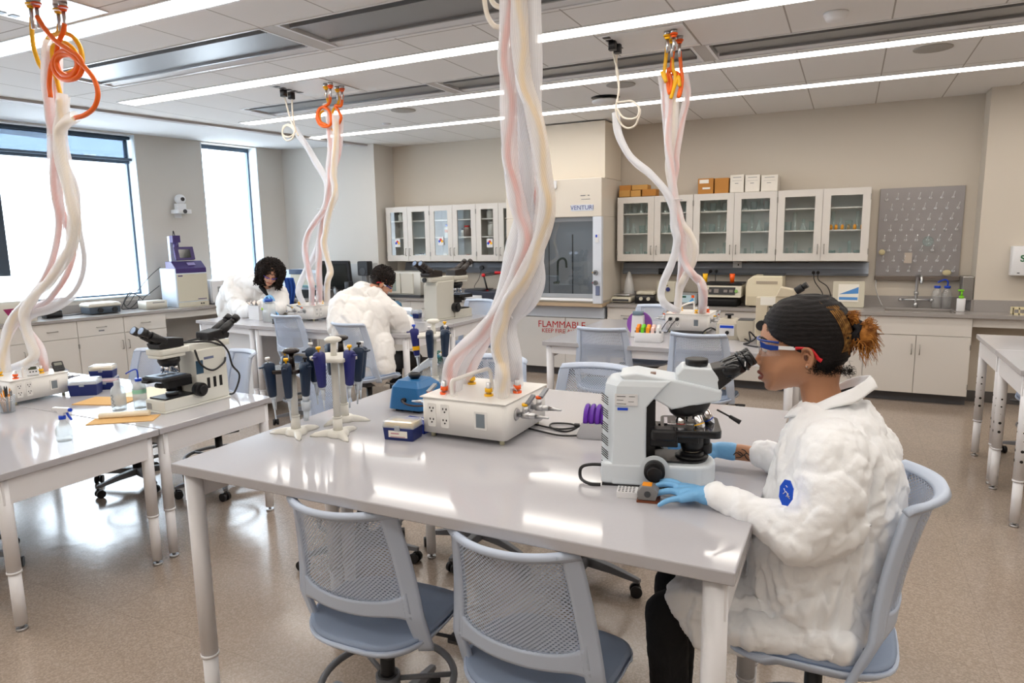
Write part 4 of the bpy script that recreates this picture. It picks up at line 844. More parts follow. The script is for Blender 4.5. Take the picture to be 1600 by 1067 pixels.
for st, h, specs, nm in ((s1, .27, ((-1.9, ppt_d, white, 0), (-1.0, ppt_d, yel, 0), (-.25, ppt_d, black, 1), (2.6, ppt_d, yel, 0)), 'dark carousel'),
                     (s2, .315, ((-1.45, ppt_n, yel, 0), (-2.9, ppt_d, white, 0), (-.2, ppt_n, yel, 0), (.6, ppt_d, black, 0)), 'nearest white carousel'),
                     (s3, .29, ((2.8, ppt_d, white, 0), (.2, ppt_d, white, 0)), 'half hidden stand'),
                     (s4, .29, ((-2.5, ppt_n, blue, 0), (-1.2, ppt_d, white, 0), (-.35, ppt_d, white, 0), (1.5, ppt_d, yel, 0)), 'carousel behind the blue mixer')):
    for k, (a, b, c, mlt) in enumerate(specs):
        M = Matrix.Translation(st.location) @ RZ(a) @ TR(.090, 0, h-.004) @ RZ(-PI/2) @ RX(-.07)
        nmb = {ppt_d: 'dark teal', ppt_n: 'indigo'}[b]; cb = {white: 'white', black: 'black', yel: 'yellow', blue: 'blue'}[c]
        ps = ['front', 'left side', 'right side', 'back'][[min(range(4), key=lambda i: abs(((a-(-1.5, -2.9, 0, 1.6)[i]+PI) % (2*PI))-PI))][0]]
        pipette('%s pipette, %s button%s, %s of the %s' % (nmb, cb, ', fat shaft' if mlt else '', ps, nm), M, b, c, .08, bool(mlt), None, yel if (st is s4 and k == 0) else None)
# slanted clear rack with pipettes lying in it, behind the mixer
rk = thing('pipette_rack', 'clear slanted rack of pipettes beyond the blue mixer', 'pipette rack', (-1.86, 2.78, TZ), math.radians(20))
P('side_panel', MB().prism([(-.13, 0), (.13, 0), (.13, .13), (.10, .15)], -.002, .002, 'y'), clear, rk); P('side_panel', MB(TR(0, .14, 0)).prism([(-.13, 0), (.13, 0), (.13, .13), (.10, .15)], -.002, .002, 'y'), clear, rk)
P('notched_shelf', MB().box(.06, .07, .10, .004, .14, .05, RY(.9)).box(-.06, .07, .045, .004, .14, .03, RY(.9)), clear, rk)
for k, (b, c) in enumerate(((ppt_g, mat('teal button', srgb(60, 140, 160), .4)), (mat('green grip', srgb(25, 95, 85), .4), white), (MATS['green grip'], yel), (MATS['green grip'], org))):
    M = rk.matrix_basis @ TR(.03, .0+.045*k, .135) @ RY(math.radians(57)) @ RZ(-PI/2)
    pipette(['light grey pipette lying nearest in the clear slanted rack', 'green pipette with white button in the clear slanted rack', 'green pipette with yellow button in the clear slanted rack', 'green pipette with orange button, last in the clear slanted rack'][k], M, b, c, .09)
# ------------------------------------------------------------------ double-headed teaching microscopes
iv = mat('ivory scope enamel', srgb(222, 222, 214), .35)
def dual_scope(label, loc, rz, s=1.0, body=None, tubes=None, back=True):
    body = body or iv; tubes = tubes or black
    t = thing('teaching_microscope', label, 'microscope', loc, rz); t.scale = (s, s, s)
    P('foot', MB().bx(-.085, .085, -.24, .23, .0, .012).loft([[(x*.97, y, z) for x, y in ((-.085, -.235), (.085, -.235), (.085, .0), (-.085, .0))] for z in (.012, .075)], smooth=False), body, t, bevel=.004)
    P('foot_top', MB().bx(-.07, .07, -.215, -.02, .076, .084).cyl((0, -.12, .084), (0, -.12, .10), .035, n=20), black, t)
    P('number_sticker', MB().bx(-.07, -.03, -.2375, -.236, .02, .055), mat('grey print', srgb(150, 148, 146), .6), t)
    P('pillar', MB().prism([(-.0, .012), (.23, .012), (.225, .30), (.205, .335), (-.01, .335), (-.0, .26)], -.075, .075, 'x'), body, t, bevel=.008, seg=3)
    mb = MB()
    for k in range(3): mb.bx(.0755, .077, .07+k*.045, .09+k*.045, .09, .155)
    P('vent', mb, black, t); P('badge', MB().bx(.0755, .0765, .06, .13, .27, .285), mat('blue grey print', srgb(110, 120, 150), .5), t)
    P('cross_arm', MB().rbox(0, .10, .352, .12, .36, .04, .02).rbox(0, -.12, .352, .14, .2, .034, .02).rbox(0, -.13, .325, .13, .17, .02, .02), body, t, bevel=.004)
    P('arm_plug', MB().cyl((.0, .285, .352), (.0, .30, .352), .02), black, t)
    for sg, y0, hz in ((-1, -.13, .37), (1, .20, .375)):
        h = P('binocular_head', MB().prism([(y0+sg*-.08, hz), (y0+sg*.075, hz), (y0+sg*.085, hz+.03), (y0+sg*.02, hz+.062), (y0+sg*-.08, hz+.05)], -.055, .055, 'x'), tubes, t, bevel=.005)
        d = Vector((0, sg*math.cos(.55), math.sin(.55)))
        for x in (-.033, .033):
            c = Vector((x, y0+sg*.03, hz+.035)); e = P('eyepiece', MB().cyl(c, c+d*.10, .027, .024, 18).cyl(c+d*.10, c+d*.13, .0195, n=18).cyl(c+d*.13, c+d*.165, .0235, .025, 18), tubes, h)
            P('eye_lens', MB().cyl(c+d*.163, c+d*.1665, .020, n=16), mat('eyepiece glass', srgb(150, 170, 200), .1, .3), e)
    P('nosepiece', MB().lathe([(.06, .315), (.062, .29), (.05, .265), (0, .255)], (0, -.12, 0), 22), black, t)
    for k in range(4):
        a = k*PI/2+.5; q = TR(.03*math.cos(a), -.12+.03*math.sin(a), .27) @ RZ(a) @ RY(-.3)
        P('objective', MB(q).cyl((0, 0, 0), (0, 0, -.045), .013, .011, 14).cyl((0, 0, -.045), (0, 0, -.058), .008, .005, 12), objm, t)
    P('stage', MB().bx(-.095, .085, -.235, -.045, .185, .205).bx(-.085, -.03, -.25, -.1, .172, .187), black, t, bevel=.004)
    P('stage_plate', MB().bx(-.09, .06, -.22, -.06, .2055, .2085), mat('blue grey plate', srgb(96, 116, 142), .3), t); P('stage_slot', MB().bx(-.03, .01, -.19, -.09, .2087, .2093), ink, t)
    P('substage', MB().bx(-.03, .03, -.16, -.0, .13, .185).cyl((0, -.12, .11), (0, -.12, .18), .03, n=18).cyl((-.02, -.2, .155), (.03, -.2, .155), .014), black, t)
    for sx in (-1, 1): P('focus_knob', MB().cyl((sx*.07, -.0, .10), (sx*.115, -.0, .10), .042, n=24).cyl((sx*.115, 0, .10), (sx*.13, 0, .10), .026, n=20), black, t, bevel=.003)
    P('blue_side', MB().bx(.0755, .077, .0, .05, .19, .27), mat('slate blue panel', srgb(52, 84, 108), .4), t)
    if back: P('power_cord', MB().tube([(.078, .0, .34), (.095, .02, .25), (.098, .10, .20), (.09, .19, .23), (.08, .215, .26)], .006, 8, 6).tube([(.06, .22, .33), (.085, .1, .375), (.07, .02, .385), (-.02, .0, .38), (-.02, .12, .385), (.06, .17, .38), (.08, .235, .30), (.07, .27, .2), (.06, .33, .12), (.06, .28, .02), (.05, .235, .015)], .006, 8, 6), cable_m, t)
    return t
dual_scope('double-headed ivory microscope with black eyepieces both ways, on the low left table', (-3.56, 2.74, .75), 0, 1.0)
dual_scope('old ivory double-headed microscope seen from behind, right of the bent-over man', (-3.62, 5.84, .925), PI-.15, 1.15, mat('aged ivory enamel', srgb(200, 198, 188), .4), mat('worn brown black', srgb(48, 42, 40), .35), False)
P('lamp_housing', MB().rbox(-3.56, 5.60, .995, .10, .05, .13, .02), black, None) if 0 else None
# ------------------------------------------------------------------ low left table
t = thing('pencil_cup', 'clear cup packed with pencils and pens at the left edge', 'cup', (-4.42, 2.17, .75))
P('cup', MB().lathe([(.036, 0), (.044, .1), (.042, .1), (.034, .004), (0, .004)], n=24), glassmat('clear cup', (.85, .88, .9), .06, .22), t)
for k in range(14):
    a = k*2.4; r = .01+.022*((k*7) % 5)/5; x, y = r*math.cos(a), r*math.sin(a); tp = .105+.05*((k*3) % 4)/4
    m = mat('pencil yellow', srgb(235, 150, 35), .5) if k % 2 == 0 else (black if k % 4 == 1 else midgrey)
    P('pencil', MB().cyl((x*.7, y*.7, .006), (x*1.5, y*1.5, tp), .0042, n=6).cyl((x*1.5, y*1.5, tp), (x*1.56, y*1.56, tp+.012), .0042, .0006, 6), m, t)
def timer(label, loc, rz, m, scr):
    t = thing('lab_timer', label, 'timer', loc, rz); R = RX(-.6)
    P('case', MB(R).rbox(0, 0, .035, .062, .02, .068, .008, 'y'), m, t, bevel=.003); P('screen', MB(R).bx(-.022, .022, -.0115, -.0105, .038, .058), scr, t)
    P('buttons', MB(R).cyl((-.016, -.013, .022), (-.016, -.010, .022), .004, n=8).cyl((0, -.013, .022), (0, -.010, .022), .004, n=8).cyl((.016, -.013, .022), (.016, -.010, .022), .004, n=8), ink, t)
timer('white digital timer lying on the left service box', (-4.60, 2.43, .908), PI/2-.3, white, mat('lcd grey', srgb(70, 76, 60), .3))
timer('black digital timer on the far end of the left service box', (-4.60, 2.59, .908), PI/2-.2, black, mat('lcd light', srgb(130, 130, 120), .3))
tipbox('biggest navy tip box with a clear lid, nearest the left service box', (-4.46, 2.66, .75), PI/2-.9, 1.35, .075, white, .03, False)
tipbox('navy tip box with amber tips stacked above the others on the low left table', (-4.64, 2.90, .805), PI/2-.9, 1.2, .055, tips_m, .03, False)
tipbox('low navy tip box with pink tips, right of the biggest navy one', (-4.50, 2.83, .75), PI/2-.9, 1.1, .05, mat('pink tips', srgb(220, 150, 150), .5), .012, False)
tipbox('navy tip box under the stacked amber one, farthest of the four', (-4.66, 2.93, .75), PI/2-.9, 1.1, .045, mat('rose tips', srgb(200, 140, 160), .5), .006, False)
ppbt = glassmat('milky bottle plastic', (.82, .85, .86), .05, .45)
t = thing('squeeze_bottle', 'milky squeeze bottle with a blue cap and bent blue spout', 'bottle', (-3.77, 2.56, .75))
P('bottle', MB().lathe([(.034, 0), (.038, .006), (.038, .12), (.032, .145), (.016, .158), (.016, .165), (0, .165)], n=24), ppbt, t); P('cap', MB().cyl((0, 0, .163), (0, 0, .18), .019, n=20), blue, t)
P('spout', MB().tube([(0, 0, .18), (0, 0, .215), (-.012, -.0, .232), (-.04, -.01, .225), (-.08, -.02, .205)], .0042, 8, 6), blue, t); P('green_label', MB().cyl((0, 0, .09), (0, 0, .115), .0386, n=24, caps=False), mat('pale green print', srgb(160, 215, 185), .6), t)
t = thing('wash_bottle', 'milky bottle with black handwriting, just left of the blue-capped one', 'bottle', (-3.835, 2.47, .75))
P('bottle', MB().lathe([(.036, 0), (.04, .006), (.04, .10), (.034, .135), (.018, .15), (.018, .175), (0, .178)], n=24), ppbt, t)
P('handwriting', MB().tube([(.012, -.041, .10), (-.006, -.042, .095), (.014, -.041, .09), (.0, -.042, .075), (.018, -.040, .06), (.002, -.042, .05), (.022, -.038, .04), (.004, -.042, .025), (-.008, -.042, .03)], .0011, 5, 3), ink, t)
P('grip', MB().tube([(-.03, 0, .12), (-.055, 0, .11), (-.055, 0, .05), (-.036, 0, .04)], .009, 8, 5), ppbt, t)
t = thing('spray_bottle', 'spray bottle with a white head and blue trigger at the low table corner', 'bottle', (-3.49, 1.95, .75), math.radians(15))
P('bottle', MB().lathe([(.032, 0), (.037, .006), (.037, .025), (.034, .028), (.037, .034), (.037, .06), (.03, .082), (.016, .10), (.014, .115), (0, .115)], n=24), ppbt, t); P('collar', MB().cyl((0, 0, .112), (0, 0, .130), .0165, n=18), blue, t)
P('spray_head', MB().prism([(-.012, .13), (.014, .13), (.02, .145), (.045, .15), (.045, .17), (-.045, .172), (-.055, .16), (-.02, .152)], -.010, .010, 'y'), white, t, bevel=.003)
P('trigger', MB().tube([(.03, 0, .15), (.038, 0, .13), (.055, 0, .11)], .0055, 8, 4).cyl((.045, 0, .16), (.056, 0, .16), .009, n=12), blue, t)
kraft = mat('manila paper', srgb(214, 172, 112), .8); cream = mat('cream paper', srgb(238, 228, 206), .8)
t = thing('paper_sleeve', 'flat brown paper sleeve at the table edge with a white roll on it', 'paper', (-3.59, 2.33, .75), math.radians(38)); P('sheet', MB().bx(-.17, .17, -.07, .07, 0, .004), kraft, t)
solo('paper_roll', MB().rbox(0, 0, .018, .26, .045, .028, .012, 'x'), cream, 'flattened cream paper roll lying on the brown sleeve', 'paper', (-3.64, 2.37, .75), math.radians(38))
solo('manila_folder', MB().prism([(-.22, -.12), (.12, -.15), (.14, .12), (-.2, .16)], 0, .005), cream, 'cream folder lying open left of the double-headed microscope', 'folder', (-4.02, 2.84, .751), math.radians(10))
solo('manila_folder', MB().prism([(-.16, -.10), (.16, -.10), (.16, .10), (-.16, .10)], 0, .006), kraft, 'tan paper folder between the tip boxes and the white bottles', 'folder', (-4.12, 2.58, .75), math.radians(20))
t = thing('scissors', 'dark scissors beside the black timer, beyond the left service box', 'scissors', (-4.72, 2.78, .75), .9); P('blade', MB().bx(-.0, .1, -.005, .003, 0, .004).bx(-.0, .1, .004, .012, .004, .007), dkgrey, t); P('grip', MB().torus((-.03, -.02, .004), .018, .005, 16, 6).torus((-.03, .028, .004), .018, .005, 16, 6), red, t)
# ------------------------------------------------------------------ the two middle tables
t = thing('glove_box', 'white paper box with crumpled foil on top, beside the curly-haired woman', 'box', (-5.52, 5.16, .92), -.1); P('box', MB().bx(-.085, .085, -.07, .07, 0, .15), white, t, bevel=.003)
P('crumpled_foil', MB().sheet(lambda u, v: ((u-.5)*.2, (v-.5)*.16, .175+.025*math.sin(u*17+v*9)*math.cos(v*13)), 16, 12, .002), mat('foil', srgb(225, 215, 205), .3, .4), t)
t = thing('media_bottle', 'tall white square bottle with a blue cap under the gloved hand', 'bottle', (-5.24, 5.03, .925)); P('bottle', MB().rbox(0, 0, .09, .10, .10, .18, .02).cyl((0, 0, .18), (0, 0, .2), .035, n=20), ppbt, t); P('cap', MB().cyl((0, 0, .2), (0, 0, .225), .042, n=24), mat('dark blue cap', srgb(35, 75, 165), .4), t)
P('green_mark', MB().bx(-.052, -.03, -.052, -.05, .12, .14), mat('lime', srgb(170, 215, 60), .6), t)
t = thing('black_marker', 'black marker standing left of the blue-capped bottle', 'marker', (-5.34, 5.06, .925)); P('barrel', MB().cyl((0, 0, 0), (0, 0, .12), .018, n=12), black, t); P('cap', MB().cyl((0, 0, .1), (0, 0, .135), .02, n=12), dkgrey, t)
t = thing('stapler', 'black stapler on the table behind the empty stool', 'stapler', (-5.02, 4.95, .925), 1.2); P('base', MB().rbox(0, 0, .01, .16, .035, .02, .01), black, t); P('arm', MB(TR(0, 0, .03) @ RY(-.12)).rbox(0, 0, .012, .15, .03, .025, .01), black, t)
t = thing('vortex_mixer', 'blue vortex mixer on the far side of the bent-over man', 'lab instrument', (-4.38, 5.95, .925), .3)
P('body', MB().loft([rr(.175, .20, .012), rr(.165, .19, .06), rr(.15, .17, .115, .02, -.005, .0), rr(.11, .12, .14, .02, -.01, 0)], smooth=False), mat('dusty blue enamel', srgb(58, 110, 145), .35), t, bevel=.006); P('cup', MB().lathe([(.018, .14), (.022, .147), (.027, .151), (.027, .163), (0, .163)]), black, t)
tp = tipbox('navy tip box standing open before the bent-over man\'s hands', (-3.72, 5.17, .925), .0, 1.0, .06, white, .004, False)
P('open_lid', MB(TR(0, .055, .07) @ RX(-.4)).bx(-.064, .064, -.003, .003, 0, .1), tipl, tp)
tipbox('navy tip box right beside the old microscope\'s foot', (-3.98, 5.75, .925), .2, 1.2, .05, mat('pale tips', srgb(190, 190, 205), .5), .03, False)
t = thing('test_tube_rack', 'clear open box of tubes behind the bent-over man\'s elbow', 'rack', (-4.05, 5.45, .925), .1); P('tray', MB().bx(-.1, .1, -.07, .07, 0, .003).bx(-.1, -.097, -.07, .07, 0, .11).bx(.097, .1, -.07, .07, 0, .11).bx(-.1, .1, -.07, -.067, 0, .11).bx(-.1, .1, .067, .07, 0, .11), ppbt, t); P('yellow_strip', MB().bx(-.07, .02, -.04, .03, .004, .05), yel, t)
t = thing('spray_bottle', 'spray bottle with a blue trigger on the service box by the man', 'bottle', (-4.82, 5.58, .925)); P('bottle', MB().lathe([(.035, 0), (.037, .1), (.016, .15), (0, .15)]), ppbt, t); P('spray_head', MB().prism([(-.012, .15), (.02, .15), (.07, .18), (.07, .2), (-.03, .2)], -.01, .01, 'y'), white, t); P('trigger', MB().tube([(-.02, 0, .19), (-.04, 0, .17), (-.04, 0, .13)], .007, 8), blue, t)
# tape dispenser table
t = thing('tape_dispenser', 'white tape dispenser with rolls of green, orange and pink tape', 'tape dispenser', (-1.33, 5.02, .925), .05)
P('tray', MB().rbox(0, 0, .035, .20, .12, .07, .01), white, t, bevel=.003); P('rail', MB().bx(-.1, .1, -.045, -.035, .07, .085), midgrey, t)
for k, c in enumerate((srgb(245, 140, 20), srgb(110, 210, 30), srgb(250, 160, 30), srgb(250, 215, 205), srgb(235, 235, 235))):
    x = -.078+k*.038; P('tape_roll', MB().cyl((x-.011, .01, .095), (x+.011, .01, .095), .034, n=24).prism([(x-.011, -.02), (x+.011, -.02), (x+.011+.004*(k == 2), -.055), (x-.011, -.055)], .06, .11), mat('tape %d' % k, c, .5), t)
t = thing('bead_mill', 'white lab device with a round purple back, behind the tape dispenser', 'lab instrument', (-1.47, 5.22, .925)); P('purple_disc', MB().cyl((0, .02, .10), (0, .05, .10), .10, n=32), mat('violet plastic', srgb(140, 80, 170), .35), t); P('front', MB().prism([(-.055, 0), (.055, 0), (.045, .17), (.02, .19), (-.02, .19), (-.045, .17)], -.03, .02, 'y'), white, t, bevel=.006)
P('top_grille', MB().rbox(0, -.01, .19, .08, .05, .03, .01), mat('steel blue grille', srgb(110, 130, 145), .4), t)
t = thing('stirrer', 'beige stirrer with a blue label and black knobs beside the far service box', 'lab instrument', (-.80, 5.38, .925)); P('body', MB().loft([rr(.18, .16, 0, .02), rr(.17, .15, .12, .02), rr(.12, .11, .155, .02)], smooth=False), mat('putty enamel', srgb(196, 188, 172), .4), t, bevel=.004)
P('face', MB().bx(-.06, .05, -.083, -.079, .03, .115), white, t); P('blue_label', MB().bx(-.055, .045, -.0845, -.083, .088, .108), blue, t); P('knob', MB().cyl((0, -.083, .055), (0, -.1, .055), .014, n=16), black, t); P('top_knob', MB().cyl((.0, 0, .155), (0, 0, .18), .014).cyl((0, 0, .18), (0, 0, .19), .035, .03, 18), black, t)
P('cord', MB().tube([(-.09, -.03, .06), (-.13, -.05, .08), (-.18, -.06, .05), (-.2, -.06, .005)], .006, 8, 6), cable_m, t)
t = thing('power_supply', 'beige power unit with a tapered front, left of the far microscope', 'power supply', (-.665, 5.32, .925)); P('case', MB().prism([(-.035, 0), (.035, 0), (.055, .05), (.06, .155), (-.06, .155), (-.055, .05)], -.08, .08, 'y'), mat('putty enamel', srgb(196, 188, 172), .4), t, bevel=.003); P('grille', MB().bx(-.055, .055, -.07, .07, .156, .16), dkgrey, t)
P('cord', MB().tube([(.0, -.08, .02), (.05, -.12, .01), (.1, -.14, .06), (.12, -.08, .13), (.1, 0, .02)], .006, 8, 6), cable_m, t)
# beige microscope behind the woman's head
bg = mat('beige scope enamel', srgb(208, 196, 172), .35)
t = thing('microscope', 'beige upright microscope half hidden behind the woman\'s forehead', 'microscope', (-.45, 5.15, .925), 0)
P('foot', MB().rbox(.02, 0, .03, .26, .18, .06, .03), bg, t, bevel=.006); P('foot_screen', MB().bx(-.09, .0, -.092, -.089, .02, .045), dkgrey, t)
P('pillar', MB().prism([(-.13, .06), (-.055, .06), (-.05, .28), (.11, .32), (.13, .36), (-.13, .345)], -.04, .04, 'y'), bg, t, bevel=.006)
P('focus_knob', MB().cyl((-.085, -.04, .145), (-.085, -.08, .145), .036, n=24), black, t); P('head', MB().prism([(-.0, .35), (.12, .35), (.15, .40), (.03, .42)], -.05, .05, 'y'), bg, t, bevel=.006)
d = Vector((.82, 0, .57)); 
for sy in (-.03, .03): c = Vector((.13, sy, .39)); P('eyepiece', MB().cyl(c, c+d*.05, .026, n=18).cyl(c+d*.05, c+d*.085, .019, .022, 18), black, t)
P('nosepiece', MB().lathe([(.045, .33), (.047, .31), (0, .295)], (.10, 0, 0)), black, t); P('objective', MB().cyl((.08, -.02, .30), (.075, -.025, .25), .013, .009).cyl((.11, -.03, .30), (.115, -.035, .26), .013, .009).cyl((.13, 0, .3), (.14, 0, .26), .013, .009), objm, t)
P('stage', MB().bx(-.04, .16, -.07, .07, .2, .22), black, t); P('label', MB().bx(-.1, .0, -.0415, -.040, .29, .35), paper, t)
P('cord', MB().tube([(-.13, 0, .05), (-.17, -.02, .09), (-.16, -.04, .02), (-.2, -.06, .005), (-.1, -.16, .005), (.05, -.16, .005)], .006, 8, 6), cable_m, t)
# ------------------------------------------------------------------ window bench
def ldev(name, label, cat, u, x=.32, z=.914): return thing(name, label, cat, lw(x, u, z), -TH)   # local x faces the room
t = ldev('centrifuge', 'off-white lab device with a magenta swoosh at the left edge of the window bench', 'lab instrument', -.52); bw = mat('off white plastic', srgb(205, 200, 188), .4)
P('case', MB().loft([rr(.40, .40, 0, .05), rr(.40, .40, .19, .05), rr(.34, .34, .225, .05)]), bw, t, bevel=.004); P('foot', MB().bx(-.16, .16, -.16, .16, -.0, .001).cyl((0, 0, 0), (0, 0, .012), .203, n=30), black, t)
P('magenta_swoosh', MB().prism([(-.12, .15), (.12, .155), (.10, .09), (.0, .06), (-.08, .08)], .2005, .203, 'x'), mat('magenta print', srgb(150, 40, 95), .5), t); P('control_panel', MB().prism([(-.05, .135), (.10, .14), (.08, .095), (-.02, .09)], .2035, .206, 'x'), bw, t); P('knob', MB().cyl((.2, -.02, .115), (.215, -.02, .115), .012).cyl((.2, .05, .115), (.215, .05, .115), .012), dkgrey, t)
t = ldev('heat_block', 'white-lidded box with two black knobs on the window bench', 'lab instrument', .385, .34); P('body', MB().rbox(0, 0, .05, .26, .34, .08, .012), mat('charcoal enamel', srgb(72, 82, 94), .4), t, bevel=.003); P('lid', MB().loft([rr(.28, .36, .088, .02), rr(.28, .36, .115, .02), rr(.24, .32, .132, .02)]), bw, t)
for u in (-.06, .1): P('knob', MB().cyl((.13, u, .05), (.155, u, .05), .028, n=20), black, t); 
P('foot', MB().bx(-.1, .1, -.14, .14, 0, .01), black, t)
t = ldev('power_brick', 'black device with a trailing cord between the magenta-marked device and the knobbed box', 'lab instrument', -.13, .34); P('case', MB().rbox(0, 0, .045, .16, .16, .08, .01), black, t); P('screen', MB().box(.06, 0, .10, .04, .12, .06, RY(-.4)), dkgrey, t); P('cord', MB().tube([(-.05, .05, .03), (-.06, .15, .006), (-.1, .35, .006)], .005, 8, 5), cable_m, t)
t = ldev('carton', 'small white carton in front of the tangled black wires', 'box', 1.0, .33); P('box', MB().rbox(0, 0, .052, .22, .26, .10, .004), bw, t); P('print', MB().bx(.1105, .112, -.05, .1, .075, .085), midgrey, t)
solo('cable_tangle', MB().tube([lw(.06, .95, 1.35), lw(.07, .9, 1.2), lw(.08, .8, 1.05), lw(.12, .72, .93), lw(.15, .8, .925), lw(.14, .9, 1.0), lw(.1, .95, 1.06), lw(.12, .85, 1.1), lw(.13, .75, 1.0), lw(.15, .78, .93), lw(.16, .9, .93), lw(.12, 1.0, 1.04), lw(.1, 1.1, 1.1), lw(.1, 1.22, 1.18)], .005, 6, 8).tube([lw(.05, 1.28, 1.42), lw(.1, 1.1, 1.3), lw(.12, .9, 1.1), lw(.1, .8, .96), lw(.15, .74, 1.02), lw(.12, .85, 1.12), lw(.1, 1.0, 1.0), lw(.13, .9, .93), lw(.15, 1.02, .925)], .004, 6, 8), cable_m, 'tangle of black wires hanging beside the wide window', 'cable')
t = ldev('gel_imager', 'tall beige imaging cabinet with purple control panel and small screen', 'lab instrument', 1.43, .33); be = mat('beige cabinet enamel', srgb(202, 196, 178), .4); pu = mat('deep purple plastic', srgb(62, 46, 104), .4); sw = mat('cool white side', srgb(214, 226, 240), .4)
P('cabinet', MB().rbox(0, 0, .245, .40, .42, .49, .02), sw, t, bevel=.004); P('door', MB().bx(.2, .206, -.195, .205, .07, .42), be, t, bevel=.002); P('base', MB().bx(.2, .207, -.2, .205, .0, .06), be, t)
P('base_sockets', MB().cyl((.207, .1, .03), (.212, .1, .03), .01).cyl((.207, .13, .03), (.212, .13, .03), .01), black, t); P('purple_strip', MB().bx(.206, .2075, .06, .18, .085, .095).bx(.206, .2075, -.18, -.12, .39, .405), pu, t)
P('control_panel', MB().prism([(-.05, .49), (.205, .43), (.205, .49), (.10, .58), (-.05, .58)], -.2, .205, 'y'), pu, t, bevel=.006); P('keys', MB().box(.16, .03, .545, .05, .10, .004, RY(.7)), mat('lavender keys', srgb(150, 140, 190), .5), t)
s_ = P('screen_case', MB(TR(.12, -.02, .62) @ RY(-.25)).rbox(0, 0, .06, .03, .25, .17, .008, 'x'), pu, t); P('screen', MB(TR(.12, -.02, .62) @ RY(-.25)).bx(.0155, .017, -.075, .075, .0, .11), mat('dark screen', srgb(40, 44, 44), .1), s_)
P('camera_tower', MB().bx(-.08, -.02, -.13, -.05, .56, .90), sw, t, bevel=.003); P('camera', MB().bx(-.02, .06, -.13, -.03, .82, .91).cyl((.03, -.08, .73), (.03, -.08, .82), .035, n=18), pu, t); P('camera_cord', MB().tube([(-.02, -.08, .9), (-.02, -.07, .97), (-.01, -.06, .9)], .006, 6, 5), cable_m, t)
t = ldev('microwave_oven', 'white microwave oven beside the beige imaging cabinet', 'microwave', 1.945, .33); P('case', MB().rbox(0, 0, .16, .36, .52, .30, .01), white, t); P('door', MB().rbox(.19, -.05, .165, .02, .40, .27, .01, 'x'), white, t, bevel=.003); P('window', MB().bx(.2, .203, -.17, .07, .09, .23), mat('grey mesh window', srgb(140, 140, 140), .4), t); P('foot', MB().bx(-.15, .17, -.24, .24, 0, .012), black, t)
P('control_panel', MB().rbox(.19, .21, .165, .02, .10, .27, .005, 'x'), white, t)
solo('network_box', MB(TR(*lw(.2, 2.30, .914)) @ RZ(-TH)).rbox(0, 0, .15, .2, .08, .3, .01), black, 'black box edge showing right of the microwave', 'box')
t = thing('wall_camera', 'white swivelling camera on a wall shelf between the two windows', 'camera', lw(0, 1.60, 2.08), -TH); P('shelf', MB().rbox(.10, 0, .03, .2, .2, .05, .03), white, t, bevel=.004).location = (0, 0, .03); P('head', MB().ell((.1, 0, .22), (.065, .07, .065)), white, t); P('yoke', MB().rbox(.09, 0, .12, .09, .13, .09, .02), white, t, bevel=.004)
P('lens', MB().cyl((.155, .0, .22), (.17, .0, .22), .025, n=18), black, t); P('badge', MB().cyl((.201, .0, .06), (.203, .0, .06), .028, n=18), dkgrey, t); P('wall_plate', MB().bx(0, .01, -.05, .05, -.02, .08), white, t)
# far corner: computer and instruments
t = thing('analyser', 'white analyser with a dark blue screen band behind the far hose bundle', 'lab instrument', (-7.12, 7.62, .914), -.08)
P('case', MB().prism([(-.38, 0), (.42, 0), (.42, .15), (.34, .36), (-.38, .40)], -.2, .2, 'y'), sw, t, bevel=.008); P('front', MB().prism([(-.12, .17), (.40, .17), (.30, .33), (-.12, .36)], -.215, -.201, 'y'), be, t, bevel=.003); P('blue_band', MB().bx(-.14, .3, -.22, -.20, .34, .41), mat('dark blue band', srgb(30, 52, 86), .3), t)
P('bay', MB().bx(-.30, .38, -.204, -.2, .0, .12), black, t); P('teal_shelf', MB().bx(.10, .42, -.3, -.2, .16, .19), mat('teal shelf', srgb(120, 160, 170), .4), t)
t = thing('computer_monitor', 'black computer monitor in the far corner, left of the man\'s head', 'monitor', (-6.50, 7.55, .914), .08)
P('screen_case', MB(RX(.1)).rbox(0, 0, .33, .50, .05, .40, .02, 'y'), black, t); P('screen', MB(RX(.1)).bx(-.21, .21, -.028, -.025, .17, .49), mat('dark screen', srgb(40, 44, 44), .1), t); P('stand', MB().rbox(0, .06, .06, .08, .06, .14, .02).cyl((0, .03, 0), (0, .03, .015), .13, n=24), black, t)
solo('computer_case', MB().rbox(0, 0, .24, .35, .25, .48, .01), mat('light grey case', srgb(178, 180, 182), .4), 'light grey computer case behind the black monitor', 'computer', (-6.25, 7.80, .914)) 
t = thing('loudspeaker', 'black loudspeaker above the bent-over man\'s shoulders', 'speaker', (-6.06, 7.62, .914)); P('cabinet', MB().rbox(0, 0, .42, .17, .12, .20, .02, 'y'), black, t, bevel=.004); P('cone', MB().cyl((0, -.062, .38), (0, -.066, .38), .05, n=22), dkgrey, t); P('stand', MB().bx(-.04, .04, -.03, .03, 0, .32), midgrey, t)
t = thing('loudspeaker', 'small black speaker beside the monitor\'s lower right corner', 'speaker', (-6.22, 7.45, .914)); P('cabinet', MB().rbox(0, 0, .13, .08, .10, .22, .01), black, t); P('cone', MB().cyl((0, -.051, .12), (0, -.055, .12), .03), dkgrey, t)
solo('plastic_bag', MB().sheet(lambda u, v: ((u-.5)*.7, -.13+.26*v, .02+.13*math.sin(u*PI)*math.sin(v*PI)*(1+.3*math.sin(u*31+v*17))), 26, 18, .003), mat('black film', srgb(70, 66, 64), .25), 'crumpled black plastic bag on the far corner bench', 'bag', (-6.45, 7.36, .914))
